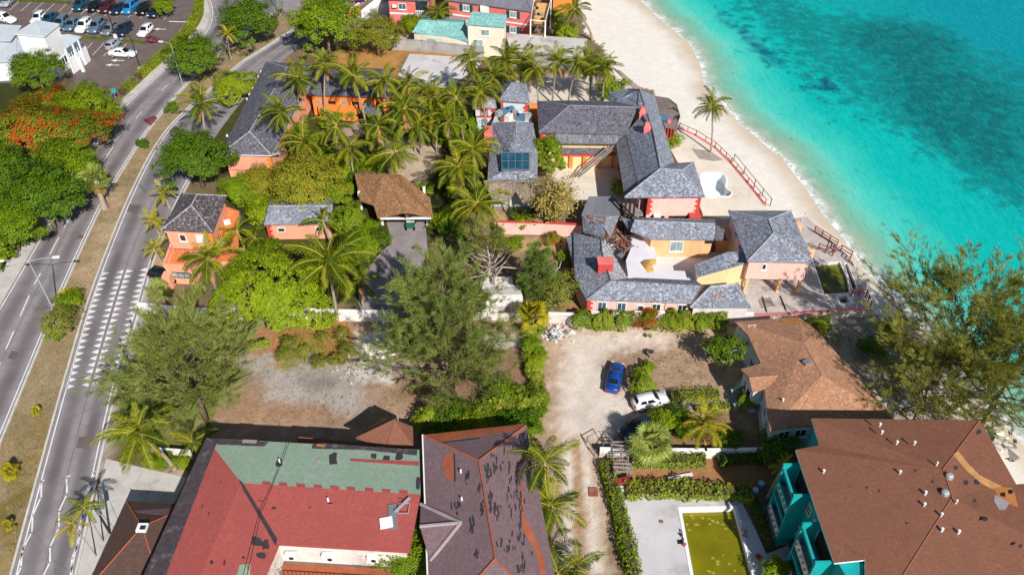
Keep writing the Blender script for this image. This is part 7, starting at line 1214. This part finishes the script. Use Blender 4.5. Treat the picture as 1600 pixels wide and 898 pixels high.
for i, (x, y, s, k) in enumerate(((556, 372, 1.2, 'shrubb'), (575, 385, 1.1, 'shrub'), (592, 372, .9, 'shrubd'), (560, 400, 1.2, 'shrub'), (540, 385, 1.0, 'shrubb'), (690, 345, 1.2, 'shrub'), (705, 360, 1.1, 'shrubd'), (580, 355, .8, 'shrub'), (548, 410, .9, 'shrub'))): tree(k, x, y, s, LOOK[k] + (' garden shrub beside the driveway below the canopy' if y < 380 else ' garden shrub at the driveway bend by the leaning palm'), 'shrub', 'shrub', 'shrubs along the driveway')
for i in range(24): x, y = rr.uniform(655, 850), rr.uniform(605, 668); y = max(y, 668 - (x - 640) * .5) if x < 760 else y; (lambda k: tree(k, x, y, rr.uniform(.7, 1.25), LOOK[k] + (' bush of the thicket beside the brown gazebo' if x < 710 else ' bush of the thicket behind the worn brown roof' if x < 790 else ' bush of the thicket beside the sandy track'), 'shrub', 'shrub', 'thicket behind the brown roof'))(rr.choice(['seagrape', 'shrubd', 'shrub']))
for i in range(13): (lambda k: tree(k, 838 + rr.uniform(-8, 6) - 4 * (i < 3), 512 + i * 13, rr.uniform(.55, .9), LOOK[k] + (' vine bush on the plot line by the rubbish heap' if i < 4 else ' vine bush on the plot line between vacant plot and yard' if i < 9 else ' vine bush on the plot line by the worn brown roof'), 'shrub', 'shrub', 'bushes on the plot boundary'))(rr.choice(['shrubb', 'seagrape', 'shrub']))
for x, y, s, k, lb in ((911, 500, .5, 'ball', 'clipped round shrub at the start of the white garden wall'), (942, 503, .52, 'ball', 'clipped round shrub second along the white garden wall'), (971, 500, .5, 'ball', 'clipped shrub left of the red-flowered shrub'), (1012, 503, .95, 'redshrub', 'red-flowered shrub in the row along the white garden wall'), (1052, 503, .55, 'ball', 'wide clipped shrub right of the red-flowered shrub'), (1070, 502, .5, 'ball', 'clipped shrub in the middle of the white wall row'), (1098, 504, .5, 'ball', 'clipped shrub near the end of the white wall row'), (1122, 502, .5, 'ball', 'last clipped shrub of the row beside the tan-roofed house'), (1013, 572, .27, 'ball', 'smallest of the three clipped shrubs on the sandy yard'), (1006, 582, .33, 'ball', 'middle one of the three clipped shrubs on the sandy yard'), (1002, 600, .5, 'ball', 'largest of the three clipped shrubs beside the white hatchback'), (1014, 490, .8, 'redshrub', 'pale flowering bush leaning on the white garden wall')): tree(k, x, y, s, lb, 'shrub', 'clipped_shrub')
for x, y, s, k, lb in ((108, 470, 1.0, 'shrubb', 'bright bush at the foot of the double street lamp'), (88, 502, .8, 'sparse', 'thin dry bush on the median below the street lamp'), (82, 522, .7, 'shrub', 'small olive bush on the median'), (235, 188, .9, 'purple', 'purple flowering bush on the median'), (238, 62, 1.1, 'purple', 'maroon bush at the end of the planted strip'), (268, 168, .7, 'shrubd', 'small dark bush on the median by the trees'), (222, 225, .6, 'shrubd', 'tiny bush on the median kerb'), (1035, 660, 1.0, 'shrub', 'leafy shrub between the white hatchback and the palm'), (1060, 650, .8, 'shrubd', 'dark shrub by the garden path'), (1075, 672, .9, 'shrubd', 'dark shrub under the yellow palm'), (1142, 688, .8, 'shrubd', 'dark shrub in the corner by the pale blue house'), (1170, 625, .5, 'ball', 'small clipped ball bush by the porch steps'), (1215, 700, 1.3, 'shrubd', 'dark bush between the blue house and the turquoise apartments'), (855, 808, .8, 'yellow', 'bright yellow bush at the foot of the leaning palm'), (1212, 890, .9, 'shrub', 'small bush at the corner of the pool deck'), (1050, 220, 1.0, 'shrubb', 'bush against the annex of the beach villa'), (968, 292, .9, 'shrubb', 'small bright palm-like shrub in the sunken courtyard'), (1340, 620, 1.0, 'shrubd', 'dark ground shrub in the tree shade'), (1390, 520, 1.0, 'shrub', 'low shrub by the sea-front wall'), (1360, 545, 1.0, 'shrubd', 'low dark shrub in the shade of the shore trees'), (885, 400, .7, 'shrubb', 'bright shrub beside the lean-to of the pink villa'), (800, 385, 1.0, 'shrub', 'shrub on the tan plot by the pine'), (815, 350, .9, 'shrub', 'shrub at the foot of the pink garden wall'), (865, 375, .7, 'redshrub', 'reddish creeper shrub on the pink garden wall')): tree(k, x, y, s, lb, 'shrub', 'shrub')
for i in range(10): tree('sparse', 395 + rr.uniform(-20, 150), 560 + rr.uniform(-45, 15), rr.uniform(.2, .4), 'dry weed clump on the orange litter of the vacant plot', 'weed', 'weed_clump', 'weeds on the vacant plot')
for i in range(10): tree('shrub', 232 + rr.uniform(-10, 70), 722 + rr.uniform(-8, 4) , rr.uniform(.4, .6), 'leafy plant in the bed under the leaning roadside palm', 'plant', 'bed_plant', 'bed plants by the forecourt')
# hedges
hedge(gp((314, -5), (311, 22), (300, 45), (285, 63), (262, 85), (238, 107), (218, 124)), 1.6, 1.3, 'long clipped green hedge between the car park and the pavement', 'lf_hedge', 95, .2, bumpy=.05); hedge(gp((211, 131), (192, 149)), 1.7, 1.3, 'short clipped hedge by the car park exit', bumpy=.06); hedge(gp((1047, 622), (1080, 620), (1122, 618)), 1.6, .8, 'boxy clipped hedge beside the white hatchback', 'lf_hedge'); hedge(gp((1085, 640), (1110, 638), (1138, 636)), .9, .6, 'low hedge along the garden path'); hedge(gp((642, 214), (665, 220), (700, 226), (715, 234)), 1.3, 1.0, 'clipped hedge along the palm court drive'); hedge(gp((795, 334), (838, 337)), 1.5, .7, 'low green hedge before the thatched veranda', 'lf_dark')
hedge(gp((945, 728), (950, 745), (958, 775), (966, 800), (975, 840), (990, 905)), 1.5, 1.2, 'shaggy hedge along the track beside the pool deck', 'lf_mid', 55, .22, bumpy=.35); hedge(gp((985, 722), (1040, 724), (1100, 722)), 1.5, 1.2, 'shaggy hedge below the low white wall', 'lf_seagrape', 45, .26, bumpy=.4); hedge(gp((1120, 722), (1165, 718), (1200, 716)), 1.3, 1.0, 'dark hedge at the shaded end of the low white wall', 'lf_dark', 45, .24, bumpy=.4); hedge(gp((976, 772), (1020, 770), (1080, 772), (1135, 774), (1172, 776)), 1.7, 1.2, 'leafy sea-grape hedge along the pool deck', 'lf_seagrape', 42, .3, bumpy=.45); hedge(gp((1175, 778), (1190, 820), (1205, 860)), .9, .6, 'ragged hedge between the pool deck and the apartments', 'lf_dark', 45, .22, bumpy=.4); hedge(gp((1222, 800), (1240, 850), (1246, 880)), 1.0, .9, 'dark planting at the foot of the turquoise apartments', 'lf_dark', 45, .24, bumpy=.4)
hedge(gp((130, 60), (165, 62), (210, 66), (228, 68)), 1.2, .25, 'low grassy planted strip between the car park rows', 'lf_bright', 60, .16, 'planted_strip', 'planting', bumpy=.2); hedge(gp((0, 1), (60, 3), (110, 6)), 1.2, .3, 'low green strip at the far edge of the car park', 'lf_mid', 60, .16, 'planted_strip', 'planting', bumpy=.2); hedge(gp((868, 228.5), (905, 229), (950, 229)), .6, .4, 'dry planter growth along the villa gallery', 'lf_rust', 60, .18, 'planter_box', 'planting', z=3.6, bumpy=.3)
# palms
for a in ((465, 122, 8, 'coconut palm against the far end of the orange wing roof'), (508, 98, 9, 'coconut palm behind the orange court roof'), (553, 120, 9, 'tall coconut palm in front of the orange court'), (598, 126, 8.5, 'coconut palm at the corner of the orange court'), (438, 176, 9, 'yellowish coconut palm leaning over the orange wing roof'), (475, 222, 6, 'short coconut palm in the villa garden shrubs'), (525, 196, 9.5, 'slim upright palm with a green neck in the villa garden'), (590, 197, 7.5, 'coconut palm over the brick path'), (617, 238, 7, 'coconut palm above the tan court'), (640, 128, 5, 'young palm by the concrete pad'), (672, 150, 8.5, 'dense coconut palm beside the concrete pad'), (712, 152, 9, 'coconut palm in the clump west of the quoined pavilion'), (752, 142, 9, 'coconut palm beside the quoined pavilion'), (680, 180, 7, 'drooping coconut palm in the clump over the clipped hedge'), (735, 95, 9, 'coconut palm at the corner of the cream tower'), (790, 95, 8.5, 'first palm of the row behind the pavilion'), (836, 108, 8.5, 'second palm of the row behind the beach villa'), (870, 95, 9, 'third palm of the row behind the beach villa'), (903, 97, 9, 'fourth palm of the row behind the beach villa'), (945, 104, 8, 'last palm of the row beside the beach'), (715, 262, 7.5, 'greyish drooping palm west of the red chimney'), (740, 232, 8, 'palm with yellow stalks beside the red chimney'), (745, 318, 7, 'palm in front of the thatched veranda'), (325, 402, 6.5, 'palm in front of the orange corner house'), (770, 120, 7.5, 'palm between the cream tower and the pavilion'), (655, 196, 6, 'low palm by the red gate pillars'), (683, 20, 5, 'palm beside the coral house balcony'), (632, 168, 8, 'palm over the red gate pillar path'), (700, 188, 7, 'palm behind the clipped drive hedge'), (815, 96, 7.5, 'slighter palm squeezed between the first and second of the villa row'), (925, 100, 7.5, 'slighter palm near the end of the villa row'), (545, 232, 6.5, 'palm over the end of the brick path')): palm(a[0], a[1], a[2] * rr.uniform(.88, 1.08), a[3], n=rr.randint(18, 27), sc=rr.uniform(.85, 1.14), dry=rr.randint(2, 8), tint='g')
palm(1113, 165, 8.3, 'lone coconut palm on the beach terrace', (1110, 241), .85, 22, tr=.14); palm(897, 14, 7, 'coconut palm leaning out over the beach', (925, 63), 1.0, 20, tr=.22); palm(315, 160, 6.5, 'shaggy palm at the edge of the median by the leafy tree', None, 1.05, 20, tr=.2); palm(355, 52, 6.5, 'yellowing palm standing on the median', (361, 95), .55, 16, 'y', dry=2); palm(513, 408, 9, 'large coconut palm beside the vine-smothered mound', (528, 500), 1.35, 26, tr=.2); palm(216, 676, 6.5, 'leaning coconut palm over the roadside bed', (273, 733), 1.15, 20, tr=.2, dry=0); palm(300, 690, 3.2, 'small palm beside the roof corner', None, .7, 12, dry=0)
palm(131, 792, 5.4, 'slim young palm leaning over the road edge', (162, 846), .5, 11, tr=.06, dry=0); palm(114, 818, 5.0, 'second slim palm leaning over the road edge', (150, 868), .5, 10, 'y', tr=.06, dry=0); palm(851, 722, 8.6, 'tall palm with pale trunk beside the worn brown roof', (848, 802), .95, 18, tr=.16, dry=0); palm(862, 790, 4, 'yellow-green palm low beside the track', None, .95, 16, dry=0); palm(900, 885, 3.5, 'dark palm at the foot of the track', None, .9, 14, dry=0); palm(872, 895, 3.5, 'second dark palm near the foot of the track', None, .8, 12, dry=0); palm(1103, 662, 2.7, 'bright yellow coconut palm by the low white wall', (1122, 706), .8, 20, 'y', dry=2); palm(1224, 728, 5, 'small yellow-green palm by the turquoise apartments', None, .5, 12, 'y', dry=0)
palm(505, 345, 4, 'young palm by the orange hut', None, .7, 14, dry=0); palm(560, 440, 4.5, 'palm by the driveway bend', None, .8, 14, dry=2); palm(398, 372, 3.5, 'palm behind the terracotta roof', None, .7, 14, dry=0); palm(370, 360, 3.5, 'palm over the terracotta roof edge', None, .7, 14, dry=0)
for x, y, lb in ((254, 302, 'roadside palm behind the orange corner house'), (240, 345, 'roadside palm beside the orange corner house eave'), (240, 388, 'roadside palm at the orange corner house gate')): palm(x, y, 2.6, lb, None, .55, 14, 'y', dry=0)
palm(1020, 690, 3.0, 'grey-green fan palm over the low white wall', None, 1.5, 30, fan=True, name='fan_palm', dry=3); palm(150, 282, 4.2, 'stout palm with a thick skirt of dead fronds on the median', (164, 326), 1.5, 30, 'g', True, 'fan_palm', dry=18, tr=.38); palm(832, 492, 3, 'bright fan palm behind the rubbish heap', None, 1.5, 24, 'y', True, 'fan_palm', dry=0); palm(15, 735, .8, 'spiky yucca on the median with a dark bush', None, .8, 22, 'y', True, 'yucca', dry=0, tr=.1); palm(56, 642, .4, 'small spiky yucca on the bare median', None, .5, 18, 'y', True, 'yucca', dry=0, tr=.06); palm(14, 820, .6, 'spiky plant on the lower median beside the kerb', None, .5, 14, 'y', True, 'yucca', dry=0, tr=.06); palm(108, 462, .7, 'spiky yucca growing in the median lamp bush', None, .9, 22, 'y', True, 'yucca', dry=0, tr=.08); palm(250, 455, 1.8, 'fan palm beside the black car at the gate', None, 1.1, 18, fan=True, name='fan_palm', dry=0)
# ---------------------------------------------------------------- ground litter and dry grass (uncountable)
def scatter(name, polys, n, mat, size, seed, upright=False, avoid=()):
    rg = np.random.default_rng(seed); out = []
    for pg in polys:
        P = gl(pg); xs = [p[0] for p in P]; ys = [p[1] for p in P]; k = int(n * abs(area(P)) / sum(abs(area(gl(q))) for q in polys)); X = rg.uniform(min(xs), max(xs), k * 3); Y = rg.uniform(min(ys), max(ys), k * 3)
        m = inside(X, Y, P) & (fbm(X, Y, .35) > rg.uniform(-.9, .5, X.shape))
        for a in avoid: m &= ~inside(X, Y, gl(a))
        X, Y = X[m][:k], Y[m][:k]; out.append(np.stack([X, Y, np.full(len(X), .03 if not upright else .02)], 1))
    P = np.concatenate(out)
    if not upright: V, F = leaves(P, unit(rg.normal(size=P.shape) * .35 + np.array((0, 0, 1))), size, rg, .7)
    else:
        P = np.repeat(P, 6, 0) + rg.normal(size=(len(P) * 6, 3)) * np.array((.07, .07, 0)); d = unit(rg.normal(size=P.shape) * .6 + np.array((0, 0, 1))); L = (size * rg.uniform(.5, 1.4, len(P)))[:, None]; s = unit(np.cross(d, rg.normal(size=P.shape))) * .02; V = np.stack([P - s, P + s, P + d * L], 1).reshape(-1, 3); F = np.arange(len(V)).reshape(-1, 3)
    o = bpy.data.objects.new(name, np_mesh(name, V, F, [mat])); C.objects.link(o); o['kind'] = 'stuff'; return o
LOT = [(370, 505), (850, 505), (850, 640), (640, 660), (350, 660), (390, 580)]
scatter('dry_grass', [MEDIAN[1:-1]], 9000, 'lf_straw', .2, 1, True); scatter('dry_grass', [LOT, [(975, 545), (1130, 548), (1148, 610), (1020, 615)]], 2600, 'lf_olive', .16, 2, True)
scatter('leaf_litter', [LOT], 7000, 'lf_dry', .09, 3); scatter('leaf_litter', [[(845, 510), (1150, 510), (1190, 690), (1040, 690), (940, 690), (860, 690)], [(980, 716), (1200, 716), (1200, 765), (985, 765)], [(865, 690), (935, 690), (962, 898), (868, 898)]], 4500, 'lf_dry', .07, 4)
scatter('gravel', [[(400, 560), (640, 560), (640, 650), (420, 640)], [(865, 690), (935, 690), (962, 898), (868, 898)]], 2200, 'concrete', .08, 5); scatter('gravel', [[(1290, 500), (1400, 495), (1500, 620), (1580, 720), (1420, 650)]], 2500, 'pale_concrete', .2, 6)
scatter('weeds', [[(430, 510), (545, 500), (550, 560), (440, 580)], [(200, 560), (350, 560), (330, 680), (180, 690)], [(1255, 505), (1380, 505), (1420, 600), (1330, 560)]], 3000, 'lf_mid', .22, 7, True)

oc = thing('overhead_cable', 'thin dark cable slung across the red and green roof', 'cable', G(452, 690, 7.2)); MB().tube([G(452, 690, 7.2), G(432, 742, 7.3), G(408, 800, 7.6), G(372, 960, 8.6)], .03, 5).build('cable', 'dark_metal', oc)
bb = thing('dead_branch', 'long bare pale branch hanging between the half-dead casuarina and the scrub', 'branch', G(770, 432)); MB().tube([G(768, 440, 2.5), G(785, 417, 4.2), G(830, 421, 4.4), G(866, 424, 4.3), G(874, 418, 4.8), G(878, 404, 5.2)], [.12, .1, .09, .08, .06, .03], 6).build('limb', 'pale_bark', bb, True); MB().tube([G(866, 424, 4.3), G(860, 445, 1.5), G(858, 455, -.1)], [.07, .06, .06], 6).build('limb', 'pale_bark', bb, True); MB().tube([G(768, 440, 2.5), G(766, 452, -.1)], [.12, .14], 6).build('limb', 'pale_bark', bb, True)
